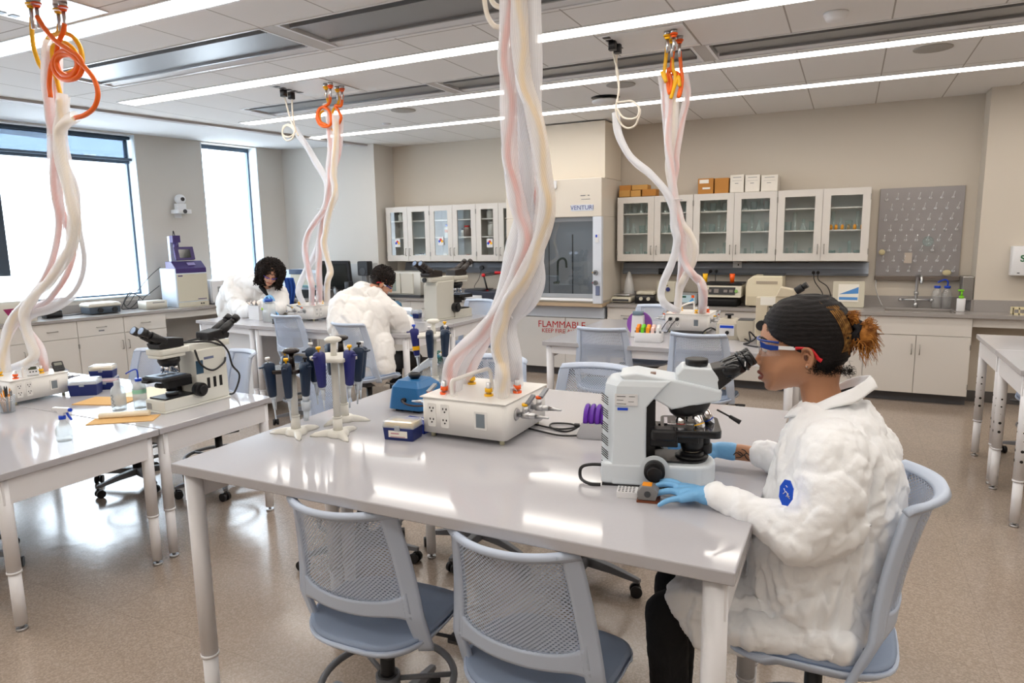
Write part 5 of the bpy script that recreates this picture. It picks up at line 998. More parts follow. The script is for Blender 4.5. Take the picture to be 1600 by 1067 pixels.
solo('blue_cloth', MB().sheet(lambda u, v: (.14*(u-.5)+.02*math.sin(v*5), .015*math.sin(u*18), -.42*v*(1-.25*abs(u-.4))), 16, 14, .006), mat('blue cloth', srgb(25, 70, 150), .8), 'blue cloth hanging behind the curly-haired woman', 'cloth', (-5.92, 6.02, 1.30), .2)
# instruments left of the fume hood
t = thing('bench_oven', 'beige double-door bench oven behind the bent-over man', 'oven', (at(640, 440, y=8.05).x, 8.08, .914)); P('case', MB().rbox(.0, 0, .20, .62, .44, .32, .01), mat('pale grey enamel', srgb(205, 204, 198), .4), t); P('door', MB().bx(-.30, -.02, -.235, -.221, .06, .34), bw, t, bevel=.003); P('door', MB().bx(.0, .2, -.235, -.221, .06, .34), bw, t, bevel=.003)
P('window', MB().bx(-.23, -.09, -.238, -.235, .09, .31), mat('grey green glass', srgb(140, 150, 142), .2), t); P('base', MB().bx(-.34, .3, -.22, .2, 0, .04), dkgrey, t)
t = thing('magnifier_lamp', 'black box with a red-jointed folding arm, left of the fume hood', 'lamp', (at(765, 455, y=8.0).x, 8.0, .914)); P('case', MB().prism([(-.30, 0), (.28, 0), (.28, .10), (-.30, .13)], -.16, .16, 'y'), mat('navy case', srgb(52, 56, 70), .4), t, bevel=.01); P('lid', MB().bx(-.29, -.02, -.15, .15, .125, .135), dkgrey, t); P('white_shelf', MB().bx(-.28, -.03, -.175, -.16, .02, .06), white, t)
P('arm', MB().tube([(-.0, -.05, .1), (-.06, -.05, .32)], .012, 8).tube([(-.06, -.05, .33), (.17, -.05, .36)], .008, 8).tube([(-.06, -.05, .31), (.17, -.05, .34)], .006, 8), black, t)
P('red_joint', MB().ell((-.06, -.05, .32), (.03, .02, .025)).rbox(.17, -.05, .355, .12, .03, .035, .01).bx(-.02, .01, -.07, -.04, 0, .12), red, t)
t = thing('wall_plug', 'black round plug with a hanging wire on the raceway, left of the hood', 'plug', (at(752, 421, y=8.3).x, 8.30, 1.315)); P('plug', MB().cyl((0, -.0, 0), (0, .03, 0), .03, n=16), black, t); P('wire', MB().tube([(0, -.0, -.02), (-.03, -.02, -.15), (-.1, -.03, -.27), (.02, -.03, -.32), (-.02, -.03, -.36), (.1, -.05, -.30)], .004, 6, 6), cable_m, t)
# ------------------------------------------------------------------ raceway, wall cabinets and what is in them
rw = mat('grey aluminium raceway', srgb(140, 146, 156), .35, .5)
def raceway(label, x0, x1):
    t = thing('wall_raceway', label, 'cable raceway', (x0, YB, 1.24)); w = x1-x0
    P('channel', MB().prism([(-.001, 0), (-.075, .005), (-.085, .03), (-.06, .08), (-.045, .145), (-.001, .155)], 0, w, 'x'), rw, t)
    return t
raceway('grey raceway under the wall cabinets left of the fume hood', -5.88, -3.86); rc = raceway('grey raceway under the glassware cabinets', -2.55, .20)
def socket(parent, x): 
    o = P('socket_plate', MB().box(x, -.062, .125, .10, .004, .075, RX(-.25)), white, parent); P('socket_hole', MB().box(x+.012, -.067, .122, .012, .004, .02, RX(-.25)), ink, o)
socket(rc, at(1152, 414, y=8.33).x+2.55); socket(bpy.data.objects['wall_raceway'], at(733, 412, y=8.33).x+5.88)
for k, (px, py) in enumerate(((1271, 426), (1278, 426))):
    p = at(px, py, y=8.3); t = thing('wall_plug', 'black plug with a drooping wire above the woman\'s head, %s' % ('the left one', 'the right one')[k], 'plug', (p.x, 8.305, p.z)); P('plug', MB().cyl((0, 0, 0), (0, .03, 0), .018, n=12), black, t); P('wire', MB().tube([(0, 0, 0), (.02, -.02, -.1), (.1, -.02, -.22), (.11, -.02, -.33)] if k == 0 else [(0, 0, 0), (.01, -.02, -.08), (.1, -.02, -.15), (.14, -.02, -.25), (.13, -.02, -.34)], .005, 6, 6), cable_m, t)
p = at(1036, 424, y=8.3); t = thing('wall_plug', 'black adapter plugged into the raceway behind the far hoses', 'plug', (p.x, 8.3, p.z)); P('plug', MB().rbox(0, 0, 0, .10, .06, .07, .01), black, t); P('wire', MB().tube([(0, 0, -.03), (-.01, -.02, -.2), (-.05, -.02, -.35)], .004, 6, 5), cable_m, t)
for k, px in enumerate((1110, 1119)):
    p = at(px, 424, y=8.3); t = thing('wall_plug', 'black plug above the black-topped shaker, %s' % ('left', 'right')[k], 'plug', (p.x, 8.3, p.z)); P('plug', MB().cyl((0, 0, 0), (0, .03, 0), .02, n=12), black, t); P('wire', MB().tube([(0, 0, 0), (-.05*(1-k), -.03, -.1), (-.05+.06*k, -.03, -.2)], .005, 6, 5), cable_m, t)
glassp = glassmat('cabinet door glass', (.96, .98, .98), .04)
Z0, Z1 = 1.415, 2.18
def wall_cabinet(label, x0, w):
    t = thing('wall_cabinet', label, 'cabinet', (x0+w/2, 8.07, Z0)); H_ = Z1-Z0
    P('carcass', MB().bx(-w/2, -w/2+.018, .02, .32, 0, H_).bx(w/2-.018, w/2, .02, .32, 0, H_).bx(-w/2, w/2, .02, .32, 0, .018).bx(-w/2, w/2, .02, .32, H_-.018, H_), cab_m, t)
    P('back_panel', MB().bx(-w/2, w/2, .30, .315, 0, H_), mat('cabinet back', srgb(226, 228, 226), .6), t)
    P('shelf', MB().bx(-w/2+.018, w/2-.018, .03, .30, .318, .333), cab_m, t); P('shelf', MB().bx(-w/2+.018, w/2-.018, .03, .30, .555, .57), cab_m, t)
    P('divider', MB().bx(-.01, .01, .021, .05, 0, H_), cab_m, t)
    for s in (-1, 1):
        a, b = (-w/2+.002, -.002) if s < 0 else (.002, w/2-.002); f = .075
        d = P('door', MB().bx(a, a+f, 0, .02, .002, H_-.002).bx(b-f, b, 0, .02, .002, H_-.002).bx(a+f, b-f, 0, .02, .002, .085).bx(a+f, b-f, 0, .02, H_-.075, H_-.002), cab_m, t)
        P('glass_pane', MB().bx(a+f, b-f, .008, .012, .085, H_-.075), glassp, d); handle(d, (b-.03) if s < 0 else (a+.03), .13)
        P('hinge', MB().box(a if s < 0 else b, -.003, .1, .008, .008, .06).box(a if s < 0 else b, -.003, H_-.1, .008, .008, .06), handle_m, d)
    return t
names = ['wall cabinet in the corner by the grey pier, above the oven', 'wall cabinet with red-capped jars, second left of the fume hood', 'wall cabinet touching the left side of the fume hood']
for k, (x0, w) in enumerate(((-6.0, .74), (-5.26, .74), (-4.52, .68))): wall_cabinet('white glass-door '+names[k], x0, w)
names = ['glassware cabinet next to the fume hood', 'glassware cabinet in the middle, under the tall cartons', 'glassware cabinet nearest the drying rack']
for k in range(3): wall_cabinet('white glass-door '+names[k], -2.55+k*.91, .908)
# hazard diamonds on three doors (part of the doors they are stuck to)
for i, px in enumerate((621, 688.5, 765)):
    p = at(px, (380, 377, 380)[i], y=8.062); t = bpy.data.objects['wall_cabinet' if i == 0 else 'wall_cabinet.%03d' % i]; q = p-t.location
    s_ = P('hazard_placard', MB().bx(q.x-.045, q.x+.045, -.004, -.0005, q.z-.055, q.z+.06), white, t)
    for dx, dz, m in ((0, .022, red), (-.022, 0, blue), (.022, 0, yel), (0, -.022, white)): P('diamond', MB().prism([(q.x+dx, q.z+dz+.0215), (q.x+dx+.0215, q.z+dz), (q.x+dx, q.z+dz-.0215), (q.x+dx-.0215, q.z+dz)], -.0065, -.0045, 'y'), m, s_)
# glassware, three shelves behind six doors
gl = glassmat('lab glass', (.86, .93, .93), .10, .06)
shz = (Z0+.018, Z0+.333, Z0+.57)
def beaker(r, h): return MB().lathe([(r, 0), (r, h), (r*1.06, h+.003), (r*.94, h), (r*.94, .004), (0, .004)], n=14, caps=False)
def cyl_(r, h): return MB().lathe([(r*1.6, 0), (r*1.6, .006), (r, .012), (r, h), (r*1.15, h+.003)], n=12, caps=False)
def flask(r, h): return MB().lathe([(r, 0), (r, .01), (r*.35, h*.62), (r*.33, h), (r*.4, h+.003)], n=14, caps=False)
protos = []
for nm, f, lb in (('glass_beaker', beaker(.036, .09), 'clear glass beaker on a shelf of the glassware cabinets'), ('measuring_cylinder', cyl_(.017, .19), 'tall clear measuring cylinder on a shelf of the glassware cabinets'), ('conical_flask', flask(.042, .12), 'clear conical flask on a shelf of the glassware cabinets')):
    protos.append((nm, f, lb))
base_o = {}
for k in range(3):
    for s_ in (0, 1):
        xa = -2.55+k*.91+s_*.455+.09
        for sh in range(3):
            if sh == 2 and k == 2: continue
            n = 4
            for j in range(n):
                kind = (k+s_+sh+j*(1 if sh else 2)) % 3
                if sh == 2: kind = 0 if j % 2 else 2
                nm, f, lb = protos[kind]; x = xa+.015+j*.08+rnd.uniform(-.01, .01); y = 8.16+rnd.uniform(0, .1)
                if nm not in base_o: base_o[nm] = solo(nm, f, gl, lb, {'glass_beaker': 'beaker', 'measuring_cylinder': 'measuring cylinder', 'conical_flask': 'flask'}[nm], (x, y, shz[sh]), 0, {'glass_beaker': 'beakers in the glassware cabinets', 'measuring_cylinder': 'measuring cylinders in the glassware cabinets', 'conical_flask': 'flasks in the glassware cabinets'}[nm])
                else: dup(base_o[nm], None, (x, y, shz[sh]))
b0 = None
for x in (-.30, -.19, -.14, -.08, -.02, .04, .11):
    if b0 is None: b0 = solo('amber_vial', MB().cyl((0, 0, 0), (0, 0, .045), .016, n=14).cyl((0, 0, .045), (0, 0, .055), .010, n=12), mat('amber cap', srgb(240, 160, 30), .4), 'short orange vial on the middle shelf of the last glassware cabinet', 'vial', (x, 8.15, shz[1]), 0, 'orange vials in the last glassware cabinet')
    else: dup(b0, None, (x, 8.15+rnd.uniform(0, .03), shz[1]))
# jars in the left cabinets
jm = mat('white jar', srgb(226, 222, 212), .45)
def jar(label, x, sh, r, h, body, lid, y=8.18):
    t = thing('chemical_jar', label, 'jar', (x, y, shz[sh])); P('jar_body', MB().lathe([(r, 0), (r, h*.75), (r*.7, h*.85), (r*.7, h*.9)], n=16), body, t); P('lid', MB().cyl((0, 0, h*.86), (0, 0, h), r*.78, n=16), lid, t); return t
jar('big white jar with a blue lid and orange label, second cabinet left of the hood', -5.02, 1, .055, .17, jm, blue); P('label_patch', MB().cyl((0, 0, .06), (0, 0, .1), .056, n=16), mat('orange brown label', srgb(205, 120, 50), .6), bpy.data.objects['chemical_jar'])
jar('dark jar with a red lid, leftmost of the three red-lidded jars', -4.72, 1, .05, .15, mat('grey brown jar', srgb(120, 104, 96), .4), red)
jar('dark jar with a red lid, middle of the three red-lidded jars', -4.66, 1, .045, .14, mat('dark red jar', srgb(96, 40, 44), .4), red, 8.26); jar('dark jar with a red lid, rightmost of the three red-lidded jars', -4.60, 1, .04, .14, MATS['dark red jar'], red, 8.2)
jar('pale jar left of the red-lidded jars', -4.80, 1, .04, .11, jm, mat('slate lid', srgb(60, 60, 70), .4), 8.22)
jar('yellow tub on the bottom shelf, second cabinet left of the hood', -4.96, 0, .05, .10, yel, yel); jar('white bottle beside the yellow tub', -5.08, 0, .035, .10, jm, jm)
jar('small red-capped bottle on the bottom shelf below the red-lidded jars', -4.72, 0, .03, .07, jm, red); jar('taller red-capped bottle on the bottom shelf below the red-lidded jars', -4.66, 0, .03, .11, jm, red, 8.24); jar('white bottle with a black cap on the bottom shelf, right of the red caps', -4.59, 0, .03, .10, jm, black)
jar('pale jar on the top shelf of the corner wall cabinet', -5.80, 2, .05, .11, jm, jm); jar('white bottle on the bottom shelf of the corner wall cabinet', -5.80, 0, .03, .07, jm, jm); jar('beige jar at the bottom of the corner wall cabinet, right door', -5.48, 0, .05, .09, mat('sand jar', srgb(200, 185, 165), .5), MATS['slate lid'])
jar('large grey tub on the middle shelf of the cabinet touching the hood', -4.33, 1, .06, .19, mat('grey tub', srgb(190, 186, 180), .5), MATS['grey tub']); jar('large grey tub on the top shelf of the cabinet touching the hood', -4.35, 2, .055, .12, MATS['grey tub'], MATS['grey tub']); jar('low white dish stack at the bottom of the cabinet touching the hood', -4.3, 0, .06, .04, jm, jm)
# cartons on top
card = mat('brown cardboard', srgb(186, 128, 62), .8); card2 = mat('light cardboard', srgb(200, 152, 84), .8); wb = mat('white carton', srgb(230, 224, 214), .7)
def carton(label, px0, px1, pyt, pyb, y, d, m, lab=0):
    a = at(px0, pyb, y=y); b = at(px1, pyt, y=y); w = abs(b.x-a.x)-.004; h = b.z-a.z
    t = thing('carton', label, 'box', ((a.x+b.x)/2, y+d/2, max(a.z, Z1+.001) if lab < 9 else a.z)); P('box', MB().bx(-w/2, w/2, -d/2, d/2, 0, h), m, t, bevel=.003)
    if lab == 1: P('paper_label', MB().bx(-w*.4, w*.2, -d/2-.002, -d/2, h*.68, h*.92).bx(-w*.2, w*.3, -d/2-.002, -d/2, h*.3, h*.42), paper, t)
    if lab == 2: P('print', MB().bx(-w*.3, w*.3, -d/2-.002, -d/2, h*.84, h*.87).bx(-w*.35, w*.35, -d/2-.002, -d/2, h*.66, h*.67).bx(-w*.15, w*.1, -d/2-.002, -d/2, h*.5, h*.53), midgrey, t)
    return t
carton('small brown box at the hood end of the cabinet top, lower left', 967, 984.5, 297, 308, 8.15, .16, card2); carton('small brown box at the hood end, lower middle', 985, 1001, 297, 307.5, 8.15, .16, card2); carton('small brown box at the hood end, lower right, standing alone', 1003, 1025, 295, 306.5, 8.15, .16, card)
c1 = carton('small brown box stacked on the lower left one by the hood', 967.5, 986, 288, 297, 8.16, .16, card, 9); c2 = carton('small brown box stacked above the gap of two others by the hood', 987, 1012, 288, 297, 8.16, .16, card2, 9)
for c, px in ((c1, 975), (c2, 995)): c.location.z = Z1+.002+(at(975, 297, y=8.15).z-at(975, 308, y=8.15).z)
carton('brown carton with a white label on the cabinet top', 1090, 1115, 278, 303.5, 8.12, .24, card, 1); carton('plain brown carton between the labelled one and the white ones', 1116, 1139, 278, 303, 8.12, .24, card)
for k, (a, b) in enumerate(((1140, 1163), (1163.5, 1188), (1188.5, 1216))): carton('white carton on the cabinet top, %s of the three' % ('left', 'middle', 'right')[k], a, b, 272.5, 301-k, 8.12, .24, wb, 2)
# ------------------------------------------------------------------ fume hood
hb = mat('hood enamel', srgb(216, 208, 196), .35); hg = mat('hood grey', srgb(170, 174, 180), .35); t = thing('fume_hood', 'big beige fume hood with a glass sash and grey working space', 'fume hood', (-3.215, 7.62, 0)); X0, X1 = -.62, .62
P('top_casing', MB().bx(X0, X1, 0, .76, 1.95, 2.395), hb, t, bevel=.008); P('ceiling_panel', MB().bx(X0+.02, X1-.005, .13, .76, 2.397, 3.045), mat('hood upper panel', srgb(224, 214, 198), .5), t, bevel=.003)
P('side_wall', MB().bx(X1-.02, X1, .06, .76, .96, 1.95), hb, t); P('side_wall', MB().bx(X0, X0+.02, .06, .76, .96, 1.95), hb, t)
P('right_post', MB().prism([(X1-.11, 0), (X1, 0), (X1, .06), (X1-.11, .10)], .93, 1.95), mat('hood post cool white', srgb(214, 220, 230), .35), t, bevel=.004); P('left_post', MB().prism([(X0, 0), (X0+.11, 0), (X0+.11, .10), (X0, .06)], .93, 1.95), hb, t, bevel=.004)
P('work_surface', MB().bx(X0, X1, .02, .76, .885, .93), mat('beige resin sill', srgb(198, 176, 148), .3), t, bevel=.004); P('airfoil', MB().prism([(.0, .955), (.05, .975), (.05, .985), (.0, .965)], X0+.1, X1-.1, 'x'), white, t)
P('inner_back', MB().bx(X0+.02, X1-.02, .70, .72, .93, 1.95), mat('hood liner', srgb(176, 178, 180), .5), t); P('baffle_gap', MB().bx(-.02, -.005, .695, .70, .95, 1.75).bx(-.35, -.34, .695, .70, .95, 1.75).bx(.38, .39, .695, .70, .95, 1.75), dkgrey, t)
P('sash_frame', MB().bx(X0+.11, X1-.11, .08, .10, .985, 1.035).bx(X0+.11, X1-.11, .08, .10, 1.90, 1.95).bx(X0+.11, X0+.125, .08, .10, .985, 1.95).bx(X1-.125, X1-.11, .08, .10, .985, 1.95), hg, t); P('sash_glass', MB().bx(X0+.12, X1-.12, .086, .092, 1.03, 1.905), glassmat('sash glass', (.80, .84, .88), .08), t)
P('added_hood_glow', MB().bx(-.3, .3, .3, .4, 1.935, 1.945), mat('added hood light', (1, 1, 1), .6, emit=((.9, .95, 1), 5)), t)  # unseen glowing strip, added to brighten the inside of the hood
P('gooseneck_tap', MB().tube([(-.14, .5, 1.12), (-.14, .5, 1.38), (-.12, .5, 1.43), (-.07, .5, 1.45), (-.03, .5, 1.42), (-.02, .5, 1.33)], .014, 10, 5).tube([(-.2, .5, 1.13), (-.12, .5, 1.15)], .016, 8), mat('dark green enamel', srgb(36, 62, 58), .35), t)
P('alarm_box', MB().rbox(-.02, -.012, 2.335, .17, .03, .09, .01, 'y'), white, t)
P('label_plate', MB().bx(.24, .52, -.004, -.001, 2.02, 2.09), mat('pale label', srgb(206, 212, 224), .5), t); text('lettering', 'VENTURI', .072, mat('blue violet print', srgb(92, 100, 150), .5), t, (.38, -.006, 2.055))
P('small_print', MB().bx(.36, .42, -.003, -.001, 2.19, 2.20).bx(.45, .47, -.003, -.001, 2.19, 2.20).bx(.37, .48, -.003, -.001, 2.15, 2.155), midgrey, t)
P('switch', MB().rbox(X1-.055, -.004, 1.70, .04, .014, .10, .006, 'y'), white, t); P('switch_face', MB().bx(X1-.07, X1-.05, -.014, -.011, 1.71, 1.74), blue, t)
for z, c in ((1.30, yel), (1.18, red)): o = P('service_tap', MB().cyl((X1-.06, -.05, z), (X1-.06, 0, z), .012, n=12).cyl((X1-.06, -.05, z), (X1-.06, -.035, z), .03, n=14), dchrome, t); P('tap_mark', MB().box(X1-.10, -.02, z, .012, .02, .012), c, o)
P('socket', MB().bx(X1-.07, X1-.02, -.012, -.001, 1.03, 1.14), mat('grey blue socket', srgb(110, 120, 150), .4), t)
t = thing('flammables_cabinet', 'white two-door cabinet with red FLAMMABLE lettering under the fume hood', 'cabinet', (-3.215, 7.75, 0)); fl = mat('white safety cabinet', srgb(212, 210, 208), .4)
P('carcass', MB().bx(-.60, .61, .02, .60, .1, .735), fl, t); P('top_rail', MB().bx(-.60, .61, -.01, .6, .74, .875), mat('pale blue grey panel', srgb(190, 196, 206), .4), t, bevel=.003); P('toe_kick', MB().bx(-.6, .61, .08, .1, 0, .1), kick_m, t)
P('door', MB().bx(-.595, .105, 0, .02, 0.1, .73), fl, t, bevel=.002); P('door', MB().bx(.11, .605, 0, .02, 0.1, .73), fl, t, bevel=.002); P('hinge', MB().box(-.597, -.004, .55, .012, .01, .1), handle_m, t); rp = mat('red sign paint', srgb(185, 25, 30), .5)
text('lettering', 'FLAMMABLE', .118, rp, t, (.055, -.002, .64)); text('lettering', 'KEEP FIRE AWAY', .075, rp, t, (.07, -.002, .56))
# ------------------------------------------------------------------ right counter
def ct(name, label, cat, px0, px1, y=8.05): 
    a = at(px0, 468, y=y); b = at(px1, 468, y=y); return thing(name, label, cat, ((a.x+b.x)/2, y, .914)), abs(b.x-a.x)
t, w = ct('balance', 'beige lab balance in the corner beside the fume hood', 'balance', 959, 990); P('body', MB().loft([rr(w, .26, .012, .02), rr(w, .26, .05, .02), rr(w*.9, .2, .075, .02)]), be, t); P('pan', MB().rbox(0, 0, .095, w*.8, .16, .012, .01).cyl((0, 0, .07), (0, 0, .09), .02), chrome, t); P('control_strip', MB().bx(-w*.4, w*.4, -.134, -.131, .025, .05), dkgrey, t); P('foot', MB().bx(-w*.4, w*.4, -.1, .1, 0, .013), black, t)
t = thing('plastic_bag', 'upright crumpled clear plastic bag behind the lab balance', 'bag', (at(983, 450, y=8.25).x, 8.25, .914)); P('bag', MB().lathe([(.05, 0), (.07, .1), (.05, .25), (.03, .33), (.015, .36), (.0, .37)], n=9), glassmat('bag film', (.9, .9, .9), .2, .5), t)
t, w = ct('dry_bath', 'black and beige lab device with a rounded lid next to the balance', 'lab instrument', 995, 1027); P('body', MB().loft([rr(w, .24, .0, .03), rr(w, .24, .08, .03), rr(w*.95, .22, .10, .03)]), black, t); P('lid', MB().rbox(0, 0, .125, w*.85, .2, .04, .02), be, t, bevel=.006); P('knob', MB().cyl((-.04, -.12, .06), (-.04, -.135, .06), .022).cyl((.05, -.12, .06), (.05, -.135, .06), .022), be, t)
t, w = ct('small_centrifuge', 'beige box with a round blue dial, behind the hoses of the far table', 'lab instrument', 1030, 1057, 8.15); P('case', MB().rbox(0, 0, .14, w, .24, .24, .02, 'y'), be, t); P('dial', MB().cyl((.03, -.12, .17), (.03, -.135, .17), .025, n=18), mat('ink blue dial', srgb(45, 50, 110), .4), t); P('name_strip', MB().bx(-.05, .03, -.123, -.12, .21, .22), mat('olive print', srgb(130, 120, 40), .5), t)
t, w = ct('mini_shaker', 'grey low instrument with a blue and orange front behind the far hoses', 'lab instrument', 1062, 1092, 8.05); P('case', MB().rbox(0, 0, .07, w, .24, .12, .02, 'y'), mat('silver grey plastic', srgb(150, 152, 154), .4), t); P('face', MB().bx(-w*.42, w*.42, -.123, -.12, .03, .115), mat('pale cyan print', srgb(185, 210, 220), .4), t); P('display', MB().bx(-w*.3, -w*.05, -.1255, -.123, .085, .105), mat('dark green lcd', srgb(30, 80, 60), .3), t); P('orange_mark', MB().box(w*.3, -.1245, .10, .035, .003, .03), org, t); P('blue_wave', MB().prism([(w*.1, .04), (w*.35, .04), (w*.3, .09)], -.1255, -.123, 'y'), mat('sky print', srgb(90, 170, 225), .4), t)
t, w = ct('orbital_shaker', 'beige shaker with a black platform and control panel on the back counter', 'shaker', 1104, 1160, 8.02); P('foot', MB().loft([rr(w*.80, .30, 0, .03), rr(w*.86, .34, .11, .03)]), black, t); P('front_panel', MB().prism([(-.22, .11), (-.20, .12), (-.16, .235), (.18, .235), (.18, .11)], -w*.52, w*.52, 'x'), be, t, bevel=.006); P('control_panel', MB(TR(0, -.186, .178) @ RX(-.34)).box(0, -.0, 0, w*.72, .006, .085), black, t)
P('keys', MB(TR(0, -.191, .178) @ RX(-.34)).box(-.06, 0, 0, .05, .004, .045).box(-.14, 0, 0, .05, .004, .03).box(.04, 0, 0, .04, .004, .03).box(.1, 0, 0, .04, .004, .03), mat('grey keys', srgb(120, 112, 108), .4), t); P('green_key', MB(TR(.155, -.192, .178) @ RX(-.34)).cyl((0, 0, 0), (0, -.004, 0), .018), mat('green key', srgb(130, 175, 90), .4), t)
P('platform', MB().bx(-w*.5, w*.52, -.15, .2, .245, .262), black, t); 
for x, c in ((-.22, yel), (.08, org)): P('clamp', MB().cyl((x, .0, .262), (x, 0, .36), .022, .03, 16), c, t)
t, w = ct('incubator', 'large cream rounded incubator behind the beige microscope', 'incubator', 1168, 1224, 8.08); P('case', MB().prism([(-w/2, .015), (w/2, .015), (w/2, .345), (-w*.3, .345), (-w*.45, .30), (-w/2, .22)], -.2, .2, 'y'), mat('cream plastic', srgb(226, 216, 190), .4), t, bevel=.012, seg=3); P('vent', MB().bx(-w*.45, -w*.1, -.203, -.2, .03, .12), mat('cream shade', srgb(205, 194, 168), .5), t); P('recess', MB().bx(-.08, .14, -.204, -.2, .26, .29), mat('taupe', srgb(170, 158, 140), .5), t); P('foot', MB().bx(-w*.4, w*.4, -.15, .15, 0, .016), black, t); P('tray', MB().bx(-.02, .2, -.1, .1, .347, .36), dkgrey, t)
t = thing('display_board', 'white acrylic stand with a blue-printed card behind the woman\'s hair', 'sign', (at(1325, 470, y=8.15).x, 8.15, .914)); P('frame', MB(RX(-.12)).rbox(0, 0, .14, .31, .03, .28, .015, 'y'), be, t, bevel=.004); P('card', MB(RX(-.12)).bx(-.10, .10, -.02, -.016, .06, .25), paper, t); P('blue_swoosh', MB(RX(-.12)).prism([(-.09, .14), (.095, .22), (.095, .15)], -.022, -.020, 'y').bx(-.09, .09, -.022, -.02, .08, .11), mat('print blue', srgb(80, 140, 205), .5), t)
# sink
sk = mat('sink resin', srgb(128, 122, 118), .35)
solo('sink_basin', MB().bx(SX0, SX1, SY0, SY0+.012, .68, .9).bx(SX0, SX1, SY1-.012, SY1, .68, .9).bx(SX0, SX0+.012, SY0, SY1, .68, .9).bx(SX1-.012, SX1, SY0, SY1, .68, .9).bx(SX0, SX1, SY0, SY1, .67, .68), sk, 'grey sink basin sunk in the counter below the pegboard', 'sink')
t = thing('lab_faucet', 'tall chrome faucet with two side taps at the sink', 'faucet', (.66, 8.31, .914)); P('spout', MB().tube([(0, 0, .0), (0, 0, .30), (0, -.02, .335), (.02, -.08, .345), (.03, -.12, .32), (.03, -.13, .26)], .014, 10, 5).cyl((0, 0, .0), (0, 0, .06), .024, .018, 16).cyl((0, 0, .14), (0, 0, .17), .022, n=14), chrome, t); P('tap_handle', MB().cyl((-.13, 0, .085), (.13, 0, .085), .011, n=10).cyl((-.13, -.01, .085), (-.16, -.01, .085), .02, .014, 12).cyl((.13, -.01, .085), (.16, -.01, .085), .02, .014, 12), chrome, t)
for k, (px, sp) in enumerate(((1465, 0), (1481, 1))):
    t = thing('wash_bottle', 'clear wash bottle with a blue cap by the sink, %s' % ('the one without a spout', 'the one with a bent spout')[k], 'bottle', (at(px, 470, y=8.2).x, 8.31, .914)); P('bottle', MB().lathe([(.045, 0), (.047, .15), (.03, .2), (.018, .215), (0, .215)], n=18), glassmat('hazy plastic', (.88, .88, .88), .06, .18), t); P('cap', MB().cyl((0, 0, .213), (0, 0, .235), .03, n=16), blue, t)
    if sp: P('spout', MB().tube([(0, 0, .235), (0, 0, .28), (-.03, 0, .30), (-.09, 0, .27)], .007, 8, 5), blue, t)
t = thing('soap_bottle', 'white soap bottle with a lime green pump at the sink edge', 'soap bottle', (at(1501, 480, y=8.05).x, 8.05, .914)); P('bottle', MB().rbox(0, 0, .065, .075, .05, .13, .02), white, t, bevel=.006); P('pump', MB().cyl((0, 0, .13), (0, 0, .155), .022, n=14).cyl((0, 0, .155), (0, 0, .2), .009).rbox(-.008, 0, .21, .05, .025, .018, .006), mat('lime green', srgb(120, 200, 30), .4), t)
t = thing('towel_dispenser', 'steel paper towel dispenser on the side of the wall return by the sink', 'dispenser', (1.138, 8.22, 1.02)); P('case', MB().bx(-.10, -.001, -.11, .11, 0, .24), mat('satin steel', srgb(165, 162, 158), .3, .8), t, bevel=.008); P('slot', MB().bx(-.101, -.099, -.02, .0, .08, .16), ink, t)
t = thing('spill_kit', 'white wall box with green letters at the right edge of the picture', 'wall box', (1.58, 8.08, 1.29)); P('box', MB().rbox(0, -.06, .13, .36, .115, .28, .02), white, t, bevel=.008); text('lettering', 'SPILL KIT', .085, mat('green print', srgb(20, 105, 60), .5), t, (.055, -.119, .15), bold=.002); P('latch', MB().box(-.12, -.119, .015, .02, .004, .008), dkgrey, t)
t = thing('tube_rack', 'cream wire-like plastic rack lying at the right end of the counter', 'rack', (1.62, 7.93, .914)); mb = MB().bx(-.19, .19, -.06, -.055, .05, .065).bx(-.19, .19, -.06, -.055, 0, .015).bx(-.19, .19, .055, .06, .05, .065).bx(-.19, -.185, -.06, .06, 0, .065).bx(.185, .19, -.06, .06, 0, .065)
for k in range(9): mb.bx(-.19+k*.045, -.18+k*.045, -.06, -.055, 0, .065)
P('frame', mb, mat('cream plastic rack', srgb(226, 214, 175), .5), t)
# drying pegboard
t = thing('drying_pegboard', 'grey pegboard with rows of clear pegs above the sink', 'pegboard', (.65, YB, 1.215)); pb = mat('grey brushed board', srgb(158, 154, 154), .35, .35)
P('board', MB().bx(-.383, .383, -.022, -.002, .03, .955), pb, t, bevel=.003); P('drip_trough', MB().bx(-.39, .39, -.06, -.002, -.015, .03), mat('trough steel', srgb(122, 112, 104), .35, .5), t, bevel=.004); P('drain_tube', MB().tube([(-.37, -.03, -.01), (-.37, -.05, -.1), (-.34, -.06, -.2), (-.3, -.08, -.29)], .006, 8, 5), glassmat('tube film', (.8, .8, .8), .1, .4), t)
pgm = glassmat('clear peg', (.96, .96, .98), .15, .6)
for r in range(8):
    for c in range(7):
        x = -.30+c*.10+(.05 if r % 2 else 0)*1-.02; z = .84-r*.108
        if x > .36: continue
        P('peg', MB().cyl((x, -.022, z), (x, -.14, z+.055), .006, .0045, 8).ell((x, -.026, z), (.016, .010, .016), 6), pgm, t)
solo('glass_dish', MB().lathe([(.05, 0), (.052, .02), (.035, .045), (.02, .05)], n=20, axis='y'), gl, 'round glass dish hanging on the middle pegs of the drying board', 'dish', (.73, YB-.13, 1.61), 0)
solo('sponge', MB().ell((0, 0, 0), (.03, .015, .03)), mat('sponge tan', srgb(200, 188, 150), .9), 'small tan sponge on the left edge of the pegboard', 'sponge', (.315, YB-.10, 1.50)); solo('sponge', MB().ell((0, 0, 0), (.04, .015, .03)), MATS['sponge tan'], 'flat tan sponge hanging at the lower right of the pegboard', 'sponge', (.92, YB-.08, 1.285))
